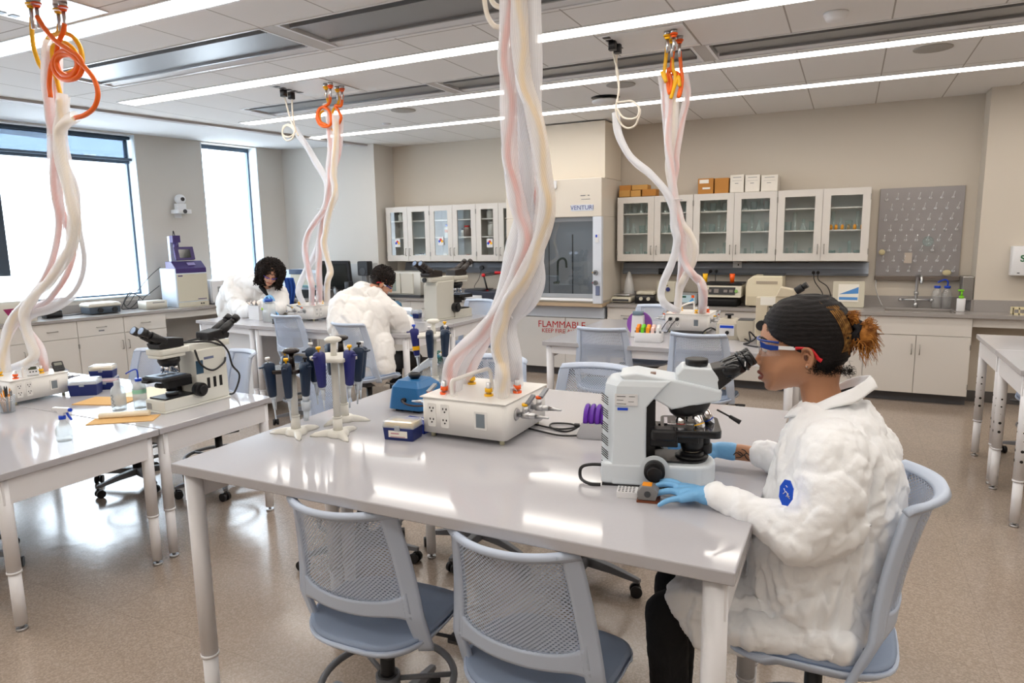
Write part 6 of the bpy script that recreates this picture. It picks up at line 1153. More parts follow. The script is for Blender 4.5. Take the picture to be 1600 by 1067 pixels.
solo('paper_card', MB().bx(-.035, .035, -.001, .001, -.055, .055), mat('card beige', srgb(184, 172, 160), .8), 'beige paper card on the lower left half of the pegboard', 'card', (.56, YB-.12, 1.44))
# ------------------------------------------------------------------ people
def capsule(mb, pts, rs, sm=4, n=16):
    Pn = catmull(pts, sm) if sm and len(pts) > 2 else [Vector(p) for p in pts]
    mb.tube(Pn, list(rs), n); mb.ell(Pn[0], rs[0]*.995, 8); mb.ell(Pn[-1], rs[-1]*.995, 8)
def fuse(mb, vox, smooth=3, fac=.5):
    """one continuous skin over overlapping volumes"""
    me = mb.mesh('tmp', white); o = bpy.data.objects.new('tmp', me); COL.objects.link(o)
    r = o.modifiers.new('r', 'REMESH'); r.mode = 'VOXEL'; r.voxel_size = vox; r.use_smooth_shade = True
    if smooth: s = o.modifiers.new('s', 'SMOOTH'); s.iterations = smooth; s.factor = fac
    dg = bpy.context.evaluated_depsgraph_get(); out = bpy.data.meshes.new_from_object(o.evaluated_get(dg)); bpy.data.objects.remove(o); out.materials.clear()
    return out
def displace(me, fn):
    n = len(me.vertices); co = np.empty(n*3); me.vertices.foreach_get('co', co); no = np.empty(n*3); me.vertex_normals.foreach_get('vector', no)
    co = co.reshape(-1, 3); no = no.reshape(-1, 3); d = np.array([fn(Vector(c), Vector(k)) for c, k in zip(co, no)])
    co = co+no*d[:, None]; me.vertices.foreach_set('co', co.ravel()); me.update()
def crumple(slope, scale, st=(1, 1, 1)):
    """stiff paper-like facets"""
    def f(p, nrm):
        q = Vector((p.x*st[0], p.y*st[1], p.z*st[2]))*scale; q += Vector((noise.noise(q*.8), noise.noise(q*.8+Vector((9, 3, 1))), noise.noise(q*.8+Vector((1, 8, 5)))))*.5
        d, pt = noise.voronoi(q); e = min((d[1]-d[0])*5, 1); r = noise.cell_vector(pt[0]*7.3+Vector((.5, .5, .5))); r = Vector(r)*2-Vector((1, 1, 1)) if max(abs(v) for v in r) <= 1 and min(r) >= 0 else Vector(r)
        return slope/scale*((q-pt[0]).dot(r)*(.35+.65*e)+.28*e)
    return f
def folds(segs):
    S = [(Vector(a), Vector(b)-Vector(a), w, dp) for a, b, w, dp in segs]
    def f(p):
        s = 0
        for a, ab, w, dp in S:
            t = max(0, min(1, (p-a).dot(ab)/ab.length_squared)); r = (p-a-ab*t).length/w
            if r < 3: s += -dp*math.exp(-r*r)*(1-.5*abs(2*t-1)**2)+dp*.5*math.exp(-(r-1.7)**2*2)
        return s
    return f
def creases(amp, scale, k=9, warp=.6, st=(1, 1, 1)):
    def f(p, nrm):
        q = Vector((p.x*st[0], p.y*st[1], p.z*st[2]))*scale; q += Vector((noise.noise(q*.7), noise.noise(q*.7+Vector((9, 3, 1))), noise.noise(q*.7+Vector((1, 8, 5)))))*warp
        d, _ = noise.voronoi(q); e = d[1]-d[0]; q2 = q*2.3+Vector((4, 4, 4)); d2, _ = noise.voronoi(q2); e2 = d2[1]-d2[0]
        return amp*(.9*min(e*1.1, .8)-.35)+amp*.35*(min(e2, .7)-.3)+amp*.8*noise.noise(q*.45)
    return f
def put(name, me, m, parent, smooth=True):
    me.materials.append(m); me.polygons.foreach_set('use_smooth', [smooth]*len(me.polygons)); me.name = name
    o = bpy.data.objects.new(name, me); COL.objects.link(o); o.parent = parent; return o
def pip(poly, x, z):
    c = False; j = len(poly)-1
    for i in range(len(poly)):
        if (poly[i][1] > z) != (poly[j][1] > z) and x < (poly[j][0]-poly[i][0])*(z-poly[i][1])/(poly[j][1]-poly[i][1])+poly[i][0]: c = not c
        j = i
    return c
def inflate(mb, poly, y0, Wd, Rr, step=.004, ex=2.2, pw=.62, tweak=None, mask=None):
    """solid whose side outline is poly (x, z) and whose half width grows inwards from the outline"""
    poly = [(p.x, p.y) for p in catmull([(a, b, 0) for a, b in poly], 4, True)]; A = np.array(poly); Bn = np.roll(A, -1, 0); D = Bn-A; L2 = (D**2).sum(1)+1e-12
    x0, z0 = A.min(0); x1, z1 = A.max(0); nx = int((x1-x0)/step)+3; nz = int((z1-z0)/step)+3; H = np.zeros((nx, nz)); inside = np.zeros((nx, nz), bool)
    for i in range(nx):
        for j in range(nz):
            x, z = x0+(i-1)*step, z0+(j-1)*step; t = np.clip((((x-A[:, 0])*D[:, 0]+(z-A[:, 1])*D[:, 1])/L2), 0, 1); d = math.sqrt((((A+t[:, None]*D)-np.array([x, z]))**2).sum(1).min())
            if pip(poly, x, z) and (mask is None or pip(mask, x, z)): inside[i, j] = True; k = min(d/Rr, 1); h = Wd*(1-(1-k)**ex)**pw; H[i, j] = h*(tweak(x, z) if tweak else 1)
    ok = lambda i, j: inside[i, j]
    vid = {}; vs = []; fs = []
    for i in range(nx):
        for j in range(nz):
            if any(0 <= a < nx and 0 <= b < nz and inside[a, b] for a in (i-1, i, i+1) for b in (j-1, j, j+1)):
                x, z = x0+(i-1)*step, z0+(j-1)*step; h = H[i, j] if inside[i, j] else .0008; vid[(i, j)] = len(vs); vs += [(x, y0+h, z), (x, y0-h, z)]
    cells = [(i, j) for (i, j) in vid if all((a, b) in vid for a, b in ((i+1, j), (i, j+1), (i+1, j+1))) and any(inside[a, b] for a, b in ((i, j), (i+1, j), (i, j+1), (i+1, j+1)))]
    cs = set(cells)
    for i, j in cells:
        a, b, c, d = vid[(i, j)], vid[(i+1, j)], vid[(i+1, j+1)], vid[(i, j+1)]; fs.append((a, d, c, b)); fs.append((a+1, b+1, c+1, d+1))
        for (ni, nj), (p, q) in (((i-1, j), (a, d)), ((i+1, j), (c, b)), ((i, j-1), (b, a)), ((i, j+1), (d, c))):
            if (ni, nj) not in cs: fs.append((p, p+1, q+1, q))
    mb.add(vs, fs, True)
def half_width(poly, x, z, Wd, Rr, ex=2.2, pw=.62):
    A = np.array([(p.x, p.y) for p in catmull([(a, b, 0) for a, b in poly], 4, True)]); D = np.roll(A, -1, 0)-A; t = np.clip((((x-A[:, 0])*D[:, 0]+(z-A[:, 1])*D[:, 1])/((D**2).sum(1)+1e-12)), 0, 1); d = math.sqrt((((A+t[:, None]*D)-np.array([x, z]))**2).sum(1).min())
    return Wd*(1-(1-min(d/Rr, 1))**ex)**pw
def rings(mb, lst, y0=None, n=32, ex=2.4):
    R_ = []
    for z, xf, xb, hw, *o in lst:
        cy = (o[0] if o else 0)+(y0 or 0); r = []
        for k in range(n): a = 2*PI*k/n; c, s = math.cos(a), math.sin(a); r.append(((xf+xb)/2+(xb-xf)/2*math.copysign(abs(c)**(2/ex), c), cy+hw*math.copysign(abs(s)**(2/ex), s), z))
        R_.append(r)
    mb.loft(R_)
skin_m = mat('brown skin', srgb(180, 130, 98), .5, var=.06, vs=20, bump=.05, bs=150, sub=.08); skin2 = mat('light skin', srgb(205, 150, 120), .5, sub=.08)
coat_m = mat('white disposable coat', srgb(248, 250, 253), .55, bump=.12, bs=60); coat2 = mat('white cotton coat', srgb(242, 240, 238), .8, bump=.2, bs=30)
glove_m = mat('light blue nitrile', srgb(120, 180, 228), .42, bump=.25, bs=70); pants_m = mat('black trousers', (.008, .008, .01), .9, bump=.2, bs=60); shoe_m = mat('dark shoe', (.02, .02, .022), .5)
def hairmat(name, c1, c2, sc, bumpv=.5, st=(1, 1, 1)):
    m = bpy.data.materials.new(name); m.use_nodes = True; nt = m.node_tree; N = nt.nodes; L = nt.links; b = N['Principled BSDF']; b.inputs['Roughness'].default_value = .6; b.inputs['Specular IOR Level'].default_value = .22
    tc = N.new('ShaderNodeTexCoord'); mp = N.new('ShaderNodeMapping'); mp.inputs['Scale'].default_value = st; L.new(tc.outputs['Object'], mp.inputs[0]); n = N.new('ShaderNodeTexNoise'); n.inputs['Scale'].default_value = sc; n.inputs['Detail'].default_value = 6; L.new(mp.outputs[0], n.inputs['Vector'])
    cr = N.new('ShaderNodeValToRGB'); cr.color_ramp.elements[0].position = .35; cr.color_ramp.elements[0].color = (*c1, 1); cr.color_ramp.elements[1].position = .7; cr.color_ramp.elements[1].color = (*c2, 1); L.new(n.outputs['Fac'], cr.inputs[0]); L.new(cr.outputs[0], b.inputs['Base Color'])
    bu = N.new('ShaderNodeBump'); bu.inputs['Strength'].default_value = bumpv; bu.inputs['Distance'].default_value = .004; L.new(n.outputs['Fac'], bu.inputs['Height']); L.new(bu.outputs[0], b.inputs['Normal']); return m
hair_b = hairmat('near black hair', (.004, .0035, .004), (.014, .011, .012), 60, .35, (1, 6, 5)); hair_o = hairmat('amber brown hair', srgb(112, 62, 22), srgb(205, 140, 66), 40, .4); hair_c = hairmat('dark curls', (.006, .005, .005), (.04, .028, .024), 70, 1.0)
def hand(parent, wrist, knuckles, tips, thumb, lift=.012, vox=.0028, name='glove', m=None, r=.0088, cuff=None):
    mb = MB(); w = Vector(wrist)
    for k in knuckles: capsule(mb, [w, (w+Vector(k))/2+Vector((0, 0, .003)), k], (.021, .0165, .0125), 3, 12)
    for a, b in zip(knuckles, knuckles[1:]): capsule(mb, [(w*.4+Vector(a)*.6), (w*.4+Vector(b)*.6)], (.014, .014), 0, 10); capsule(mb, [a, b], (.0118, .0118), 0, 10)
    for i, (k, t) in enumerate(zip(knuckles, tips)):
        k, t = Vector(k), Vector(t); up = Vector((0, 0, lift*(1, 1.1, 1, .8)[i])); rr_ = r*(1, 1.03, 1, .86)[i]
        capsule(mb, [k, k*.62+t*.38+up, k*.25+t*.75+up*.8, t], (rr_*1.22, rr_*1.08, rr_, rr_*.84), 4, 12)
    tb, tm, tt = (Vector(v) for v in thumb); capsule(mb, [w*.6+tb*.4, tb, tm, tt], (.016, .0145, .0115, .0092), 4, 12)
    if cuff: capsule(mb, [w, cuff], (.026, .029), 0, 16)
    me = fuse(mb, vox, 3); displace(me, creases(.0012, 55, st=(1, 1, 1))); return put(name, me, m or glove_m, parent)
# ---- the woman at the near table
YC_ = 2.02
pw = thing('person', 'woman with a dark hair bun, white coat and safety glasses, looking into the big microscope', 'person', (-.03, YC_, 0)); PO = Vector((-.03, YC_, 0))
def woman():
    root = pw; inv = MB(TR(-PO.x, -PO.y, 0)); M0 = inv.M
    # head, neck, forearm skin
    mb = MB(M0)
    face = [(-.186, 1.50), (-.200, 1.475), (-.209, 1.45), (-.212, 1.428), (-.2075, 1.403), (-.209, 1.380), (-.210, 1.352), (-.213, 1.338), (-.2135, 1.332), (-.2065, 1.3215), (-.2095, 1.313), (-.2035, 1.304), (-.1965, 1.300), (-.1955, 1.288), (-.188, 1.279), (-.178, 1.276), (-.153, 1.283), (-.125, 1.292), (-.09, 1.300), (-.05, 1.32), (-.01, 1.36), (.008, 1.40), (.014, 1.44), (.004, 1.49), (-.03, 1.525), (-.08, 1.54), (-.13, 1.535), (-.165, 1.52)]
    inflate(mb, face, YC_, .074, .088, .004, tweak=lambda x, z: 1-.16*max(0, (1.36-z)/.08)*(x < -.1))
    capsule(mb, [(-.05, YC_, 1.37), (-.055, YC_, 1.30), (-.035, YC_, 1.235), (-.02, YC_, 1.19)], (.052, .050, .054, .065), 4, 20)
    capsule(mb, [(-.202, YC_, 1.402), (-.212, YC_, 1.378), (-.2205, YC_, 1.359)], (.0075, .008, .0085), 3, 12)
    for s in (-1, 1):
        capsule(mb, [(-.211, YC_+s*.010, 1.354), (-.207, YC_+s*.012, 1.354)], (.0065, .006), 0, 10)
        capsule(mb, [(-.203, YC_+s*.012, 1.424), (-.198, YC_+s*.035, 1.427), (-.180, YC_+s*.052, 1.420)], (.006, .006, .005), 3, 8)
    put('head', fuse(mb, .0032, 4), skin_m, root)
    lp = mat('lips', srgb(150, 88, 78), .4); mb = MB(M0); capsule(mb, [(-.198, YC_-.022, 1.323), (-.2125, YC_-.008, 1.3285), (-.2125, YC_+.008, 1.3285), (-.198, YC_+.022, 1.323)], (.003, .0052, .0052, .003), 4, 8); capsule(mb, [(-.198, YC_-.021, 1.3185), (-.209, YC_-.008, 1.3125), (-.209, YC_+.008, 1.3125), (-.198, YC_+.021, 1.3185)], (.003, .0062, .0062, .003), 4, 8); put('lips', fuse(mb, .0016, 2), lp, root)
    for s in (-1, 1):
        e = P('eye', MB(M0).ell((-.1945, YC_+s*.031, 1.402), (.011, .0125, .0105), 12), mat('eye white', srgb(230, 225, 220), .2), root); P('iris', MB(M0).cyl((-.2045, YC_+s*.031, 1.401), (-.206, YC_+s*.031, 1.401), .0052, n=14), mat('dark brown iris', (.03, .015, .01), .2), e)
        P('eyelid', MB(M0).ell((-.193, YC_+s*.031, 1.4055), (.0122, .0138, .0098), 12), skin_m, root); P('eyebrow', MB(M0).tube([(-.2095, YC_+s*.012, 1.427), (-.206, YC_+s*.032, 1.433), (-.192, YC_+s*.05, 1.428)], .0028, 6, 4), hair_b, root)
        # ear
        E_ = M0 @ TR(-.083, YC_+s*.073, 1.388) @ RZ(s*.30) @ RX(s*-.1) @ RY(-.15); mb = MB(E_)
        mb.tube([(.006, 0, .026), (-.012, s*.004, .024), (-.017, s*.004, .006), (-.012, 0, -.006)], .0035, 8, 5); mb.tube([(-.016, s*.002, .012), (-.008, s*.008, .027), (.010, s*.010, .026), (.016, s*.010, .008), (.010, s*.007, -.012), (-.001, s*.003, -.024), (-.009, s*.001, -.018)], .0042, 8, 6)
        mb.ell((-.0, -s*.001, .002), (.013, .004, .022), 10); mb.tube([(-.006, s*.006, .012), (.004, s*.007, .012), (.007, s*.006, .0), (.0, s*.004, -.010)], .003, 8, 5); mb.ell((-.004, s*.002, -.021), (.0065, .004, .007), 8)
        me = fuse(mb, .0019, 2); ear = put('ear', me, skin_m, root); P('ear_hollow', MB(E_).ell((-.005, s*.0048, .002), (.0045, .002, .008), 8), mat('painted ear shade', srgb(96, 60, 48), .6), ear)  # ear hollow: darker colour paints the shade inside the ear
        if s < 0: P('earring', MB(E_).ell((-.004, s*.008, -.021), .0022, 6), chrome, ear)
    # hair cap pulled back, bun and loose ends
    outer = [(-.2075, 1.45), (-.206, 1.475), (-.197, 1.500), (-.172, 1.529), (-.135, 1.547), (-.087, 1.5545), (-.045, 1.549), (-.015, 1.531), (.011, 1.501), (.024, 1.462), (.023, 1.428), (.019, 1.405), (.011, 1.378), (-.004, 1.358), (-.016, 1.33), (-.05, 1.28), (-.12, 1.27), (-.19, 1.28), (-.2075, 1.35), (-.209, 1.40)]
    line = [(-.230, 1.476), (-.196, 1.470), (-.190, 1.452), (-.176, 1.436), (-.150, 1.428), (-.128, 1.417), (-.110, 1.404), (-.101, 1.398), (-.096, 1.412), (-.082, 1.419), (-.069, 1.408), (-.064, 1.385), (-.066, 1.366), (-.050, 1.352), (-.020, 1.349), (.03, 1.352), (.05, 1.40), (.05, 1.57), (-.230, 1.57)]
    mb = MB(M0); inflate(mb, outer, YC_, .0815, .088, .0035, mask=line); me = fuse(mb, .0034, 3)
    displace(me, lambda p, n: .0007*math.sin((p.z+PO.z)*520+6*noise.noise(p*14))+.0012*noise.noise(Vector((p.x*25, p.y*60, p.z*90)))); put('hair', me, hair_b, root)
    mb = MB(M0)
    for k in range(34):
        t = k/33; w = (t-.5)*.026+.0012*math.sin(k*5.3); pts = []
        for cx, cz in ((-.055, 1.542), (-.025, 1.518), (-.006, 1.490), (.007, 1.460), (.013, 1.430), (.006, 1.405)):
            x, z = cx+w*.8, cz+w*.25+.0015*math.sin(k*2.1+cx*90); pts.append((x, YC_-half_width(outer, x, z, .0815, .088)-.0008, z))
        mb.tube(pts, [.0001, .0005, .0006, .0007, .0006, .0002], 4, 4)
    P('hair_streak', mb, hairmat('gold streak hair', srgb(104, 66, 32), srgb(186, 140, 78), 80), root)
    r2 = random.Random(3); mb = MB(M0)
    for k in range(620):
        f = r2.random(); a = r2.uniform(-2.3, 1.9) if f < .75 else r2.uniform(1.2, 2.3); ln = (.030+.03*r2.random())*(1.15 if -1.5 < a < -.2 else 1)
        c = Vector((.036, YC_+r2.uniform(-.018, .018), 1.457)); d = Vector((math.cos(a), r2.uniform(-.75, .75), math.sin(a))).normalized(); sd = Vector((-d.z, r2.uniform(-.5, .5), d.x))
        if a > 1.2: c = Vector((.018, YC_+r2.uniform(-.02, .02), 1.474)); ln *= .85; 
        cu = r2.uniform(-.012, .012); p3 = c+d*ln+Vector((0, 0, -.010))+sd*cu
        if -1.5 < a < -.2 and r2.random() < .4: p3 += Vector((.004, 0, -.022))
        mb.tube([c, c+d*ln*.35+sd*cu*1.2, c+d*ln*.7-sd*cu*.4, p3], [.0019, .0017, .0013, .0004], 4, 3)
    mb.ell((.052, YC_, 1.452), (.026, .034, .034), 10); P('hair_bun', mb, hair_o, root)
    mb = MB(M0)
    for k in range(3): mb.tube([Vector((.027+.004*k, YC_, 1.455))+Vector((.006*math.sin(5*a+k), (.026-.002*k)*math.cos(a), (.028-.002*k)*math.sin(a))) for a in np.linspace(0, 2*PI, 22)[:-1]], .0062, 8, 2, True)
    P('scrunchie', mb, mat('black scrunchie', (.01, .01, .014), .9), root)
    mb = MB(M0)
    for k in range(260):
        a = r2.random(); c = Vector((-.075+.10*a, YC_-.068*math.cos(a*1.1)+r2.uniform(-.006, .003)+.02*a, 1.368-.012*a+r2.uniform(-.012, .012))); d = Vector((r2.uniform(-.5, .7), r2.uniform(-.6, .1), r2.uniform(-1, .2))).normalized()
        q = Vector((d.z, .4, -d.x))*.004; mb.tube([c, c+d*.006+q, c+d*.012-q, c+d*.017+q], [.0007, .0006, .0005, .0002], 3, 3)
    for k in range(420):
        a = r2.random(); x = -.196+.085*a; z = 1.462-.045*a**.8+r2.uniform(-.010, .010); y = YC_-.9995*half_width(outer, x, z, .0775, .088); c = Vector((x, y, z)); mb.tube([c, c+Vector((.006, -.0012, .002+r2.uniform(-.003, .003))), c+Vector((.016, -.0005, .008+r2.uniform(-.003, .003)))], [.0004, .0005, .0003], 3, 2)
    P('baby_hair', mb, hair_b, root)
    # safety glasses
    g = P('safety_glasses', MB(M0).sheet(lambda u, v: (-.2195+.062*abs(2*u-1)**2.6+.004*v, YC_+(2*u-1)*.077, 1.424-.046*v*(1-.25*abs(2*u-1)**3)+.002), 30, 8, .0018), glassmat('clear lens', (.985, .985, .99), .04, .03), root)
    bl = mat('navy frame', srgb(22, 58, 140), .35)
    P('brow_bar', MB(M0).tube([(-.2195+.062*abs(t)**2.6-.001, YC_+t*.078, 1.427) for t in np.linspace(-1, 1, 25)], .0032, 8), bl, g)
    for s in (-1, 1):
        y = YC_+s*.0795; tm = P('temple_hinge', MB(M0).prism([(-.206, 1.430), (-.190, 1.421), (-.158, 1.4175), (-.158, 1.4065), (-.178, 1.405), (-.204, 1.412)], y-.002, y+.002, 'y'), bl, g, bevel=.001)
        P('temple_white', MB(M0).box(-.137, y, 1.4135, .042, .0036, .0095), white, g); P('temple_red', MB(M0).tube([(-.116, y, 1.4145), (-.095, y, 1.416), (-.078, y, 1.412), (-.068, y, 1.403), (-.058, y, 1.389), (-.050, y, 1.384)], [.0048, .0045, .0042, .0042, .005, .006], 8, 5), red, g)
    # coat body
    mb = MB(M0)
    rings(mb, [(.61, -.215, .105, .185), (.66, -.215, .122, .205), (.75, -.22, .128, .208), (.85, -.213, .145, .205), (.95, -.190, .172, .20), (1.04, -.168, .168, .20), (1.12, -.148, .148, .205), (1.18, -.128, .118, .19), (1.225, -.11, .09, .14), (1.26, -.09, .07, .085)], YC_)
    for s, el, cf in ((-1, (-.075, 1.765, .962), (-.285, 1.792, 1.026)), (1, (-.05, 2.25, .99), (-.198, 2.135, 1.047))):
        sh = Vector((-.012, YC_+s*.165, 1.165)); el = Vector(el); cf = Vector(cf)
        capsule(mb, [sh, sh*.5+el*.5+Vector((.03, s*.014, -.01)), el], (.082, .083, .07), 4, 20)
        mid = el*.5+cf*.5; capsule(mb, [el, mid+Vector((0, 0, .008)), cf*.92+mid*.08], (.070, .047, .031), 4, 20)
        capsule(mb, [cf*.85+el*.15, cf+(cf-el).normalized()*.004], (.032, .035) if s < 0 else (.040, .042), 0, 18)
    capsule(mb, [(.0, 1.79, .99), (-.06, 1.775, .945)], (.062, .052), 0, 16)
    # skirt of the coat over the thighs
    for y in (1.925, 2.115): capsule(mb, [(-.10, y, .665), (-.22, y, .66), (-.34, y, .635)], (.083, .075, .05), 4, 18)
    mb.prism([(-.16, .715), (-.30, .712), (-.415, .692), (-.435, .672), (-.395, .60), (-.355, .548), (-.318, .520), (-.26, .53), (-.16, .56)], 1.848, 2.19, 'y')
    capsule(mb, [(.03, 1.84, .655), (-.08, 1.83, .645), (-.22, 1.84, .635)], (.042, .046, .05), 4, 14)
    me = fuse(mb, .0062, 4); cr1 = crumple(.15, 9.0, st=(1.25, 1, .7)); cr2 = crumple(.16, 22, (1.1, 1, .7)); cr3 = crumple(.12, 48)
    q = lambda a, b, y=1.80: at(a, b, y=y)-PO
    fd = folds([(q(1268, 812, 1.74), q(1300, 700, 1.80), .012, .014), (q(1250, 800, 1.74), q(1222, 700, 1.86), .012, .010), (q(1272, 820, 1.74), q(1345, 735, 1.80), .012, .013), (q(1240, 810, 1.74), q(1190, 788, 1.77), .008, .010), (q(1262, 840, 1.73), q(1212, 812, 1.76), .009, .010), (q(1344, 822, 1.81), q(1308, 1000, 1.82), .013, .015), (q(1344, 822, 1.81), q(1388, 940, 1.83), .013, .014), (q(1344, 818, 1.81), q(1400, 770, 1.86), .010, .013), (q(1344, 815, 1.81), q(1382, 700, 1.86), .010, .013),
        (q(1300, 868, 1.80), q(1268, 990, 1.82), .013, .013), (q(1215, 870, 1.84), q(1232, 930, 1.83), .011, .012), (q(1180, 868, 1.86), q(1206, 960, 1.84), .011, .012), (q(1232, 930, 1.83), q(1195, 985, 1.83), .010, .010), (q(1150, 940, 1.86), q(1185, 880, 1.86), .010, .010), (q(1250, 690, 1.87), q(1212, 745, 1.88), .011, .011), (q(1310, 660, 1.87), q(1330, 760, 1.80), .012, .010), (q(1356, 660, 1.90), q(1392, 800, 1.86), .013, .011), (q(1160, 775, 1.77), q(1135, 800, 1.77), .006, .006), (q(1175, 792, 1.76), q(1200, 825, 1.76), .008, .009)])
    def dz(p, n):
        z = p.z; k = 1 if z < 1.2 else max(.25, 1-(z-1.2)*9); k *= .5 if (p.x+PO.x) < -.2 and z > .95 else 1; return k*(cr1(p, n)+cr2(p, n)+cr3(p, n)*.8)+fd(p)
    displace(me, dz); put('lab_coat', me, coat_m, root)
    # collar, blue badge, undershirt
    def col(u, v):
        a = 2*PI*u; c, s = math.cos(a), math.sin(a); lean = .006*v+(.006*v*(c > 0)*c); z = 1.258+.042*c+(.030+.006*c)*v; gap = .012*math.exp(-((u-.5)*18)**2)
        return (-.020+(.075+lean)*c-gap*v*2, YC_+(.068+lean)*s, z-gap+.002*math.sin(a*5+v*3))
    P('collar', MB(M0).sheet(col, 60, 8, .0035), coat_m, root); P('collar_fold', MB(M0).sheet(lambda u, v: tuple(Vector(col(u, 1))+Vector((.018*v*math.cos(2*PI*u)+.002*math.sin(u*40), .020*v*math.sin(2*PI*u), -.018*v-.012*v*v+.002*math.sin(u*31+v*4)))), 60, 6, .003), coat_m, root)
    P('black_shirt', MB(M0).tube([(-.014+.070*math.cos(a), YC_+.064*math.sin(a), 1.262+.035*math.cos(a)) for a in np.linspace(0, 2*PI, 30)[:-1]], .010, 8, 0, True), pants_m, root)
    bd = P('blue_badge', MB(M0 @ TR(-.108, 1.722, 1.088) @ RZ(-.22) @ RX(-.18)).prism([(.019*math.cos(a)*.92, .034*math.sin(a)) for a in np.linspace(0, 2*PI, 9)[:-1]+.39], -.002, .002, 'y'), mat('bright blue print', srgb(25, 85, 215), .5), root)
    P('badge_marks', MB(M0 @ TR(-.108, 1.722, 1.088) @ RZ(-.22) @ RX(-.18)).tube([(-.006, -.0028, .010), (-.002, -.0028, .002), (-.007, -.0028, -.004)], .0011, 5).tube([(-.001, -.0028, .004), (.004, -.0028, -.002), (.001, -.0028, -.009)], .0011, 5).tube([(.005, -.0028, .0), (.005, -.0028, -.010), (.009, -.0028, -.006), (.005, -.0028, -.007), (.010, -.0028, -.013)], .0011, 5).tube([(-.002, -.0028, .018), (.002, -.0028, .014)], .0011, 5), white, bd)
    # wrist skin with a tattoo, gloves
    mb = MB(M0); capsule(mb, [(-.232, 2.135, 1.045), (-.27, 2.14, 1.045), (-.32, 2.14, 1.043)], (.024, .0255, .024), 4, 18); put('forearm', fuse(mb, .003, 1), skin_m, root)
    mb = MB(M0 @ TR(-.262, 2.1145, 1.047)); tt = mat('tattoo ink', srgb(66, 58, 56), .6)
    for pts in ([(-.03, .003, -.008), (-.018, -.0005, .004), (-.002, -.001, -.004), (.012, -.001, .006), (.024, .0, -.004)], [(-.02, 0, -.012), (-.008, -.001, -.010), (.0, -.001, -.002), (-.006, -.001, .006), (-.014, 0, .008)], [(.006, -.001, .0), (.012, -.001, -.010), (.02, 0, -.016)], [(.012, -.001, .006), (.006, 0, .014), (-.004, .001, .017)]): mb.tube([Vector(p)+Vector((0, -.0016, 0)) for p in pts], .0017, 5, 5)
    P('tattoo', mb, tt, root)
    hand(root, Vector((-.335, 2.14, 1.045))-PO, [Vector(v)-PO for v in ((-.405, 2.095, 1.050), (-.412, 2.115, 1.053), (-.41, 2.137, 1.048), (-.40, 2.157, 1.040))], [Vector(v)-PO for v in ((-.485, 2.075, 1.052), (-.478, 2.10, 1.035), (-.466, 2.128, 1.024), (-.45, 2.15, 1.018))], [Vector(v)-PO for v in ((-.37, 2.095, 1.03), (-.41, 2.075, 1.022), (-.445, 2.075, 1.026))], cuff=Vector((-.298, 2.14, 1.045))-PO)
    hand(root, Vector((-.318, 1.792, 1.024))-PO, [Vector(v)-PO for v in ((-.385, 1.832, 1.022), (-.388, 1.810, 1.025), (-.383, 1.788, 1.021), (-.372, 1.766, 1.014))], [Vector(v)-PO for v in ((-.446, 1.842, 1.026), (-.449, 1.812, 1.024), (-.445, 1.785, 1.008), (-.424, 1.730, 1.001))], [Vector(v)-PO for v in ((-.350, 1.838, 1.016), (-.378, 1.858, 1.010), (-.408, 1.866, 1.006))], cuff=Vector((-.275, 1.792, 1.024))-PO, lift=.007)
    # legs and shoes
    mb = MB(M0)
    for y, dx in ((1.93, .02), (2.115, 0)):
        capsule(mb, [(-.05, y, .655), (-.28, y, .635), (-.45+dx, y, .595), (-.47+dx, y, .56)], (.065, .06, .058, .060), 4, 18); capsule(mb, [(-.465+dx, y, .575), (-.455+dx, y, .36), (-.44+dx, y, .10)], (.066, .062, .042), 4, 18)
    me = fuse(mb, .008, 2); displace(me, creases(.004, 20)); put('trousers', me, pants_m, root)
    for y, dx in ((1.93, .02), (2.115, 0)):
        mb = MB(M0); capsule(mb, [(-.42+dx, y, .045), (-.50+dx, y, .045), (-.57+dx, y, .032)], (.044, .042, .030), 4, 14); mb.rbox(-.49+dx, y, .012, .25, .085, .022, .035); put('shoe', fuse(mb, .005, 2), shoe_m, root)
woman()
# ---- generic worker further back
def worker(root, org, torso, limbs, vox=.011, cr=.014, m=None):
    mb = MB(TR(*(-org)))
    for pts, rs in torso+limbs: capsule(mb, pts, rs, 4, 18)
    me = fuse(mb, vox, 3); a, b = crumple(.15, 6.5, (1.2, 1.2, .6)), crumple(.13, 15, (1, 1, .6)); displace(me, lambda p, n: a(p, n)+b(p, n)); return put('lab_coat', me, m or coat2, root)
def gog(root, M, bl, wl, rd):
    g = P('safety_glasses', MB(M).sheet(lambda u, v: (.092-.055*abs(2*u-1)**2.6, (2*u-1)*.072, .012-.042*v), 20, 5, .002), glassmat('clear lens', (.985, .985, .99), .04, .03), root)
    P('brow_bar', MB(M).tube([(.093-.055*abs(t)**2.6, t*.073, .014) for t in np.linspace(-1, 1, 17)], .0045, 6), bl, g)
    for s in (-1, 1): P('temple', MB(M).box(.02, s*.076, .008, .035, .004, .010), wl, g); P('temple_tip', MB(M).tube([(.0, s*.077, .010), (-.03, s*.077, .006), (-.045, s*.077, -.012)], .0045, 6, 3), rd, g)
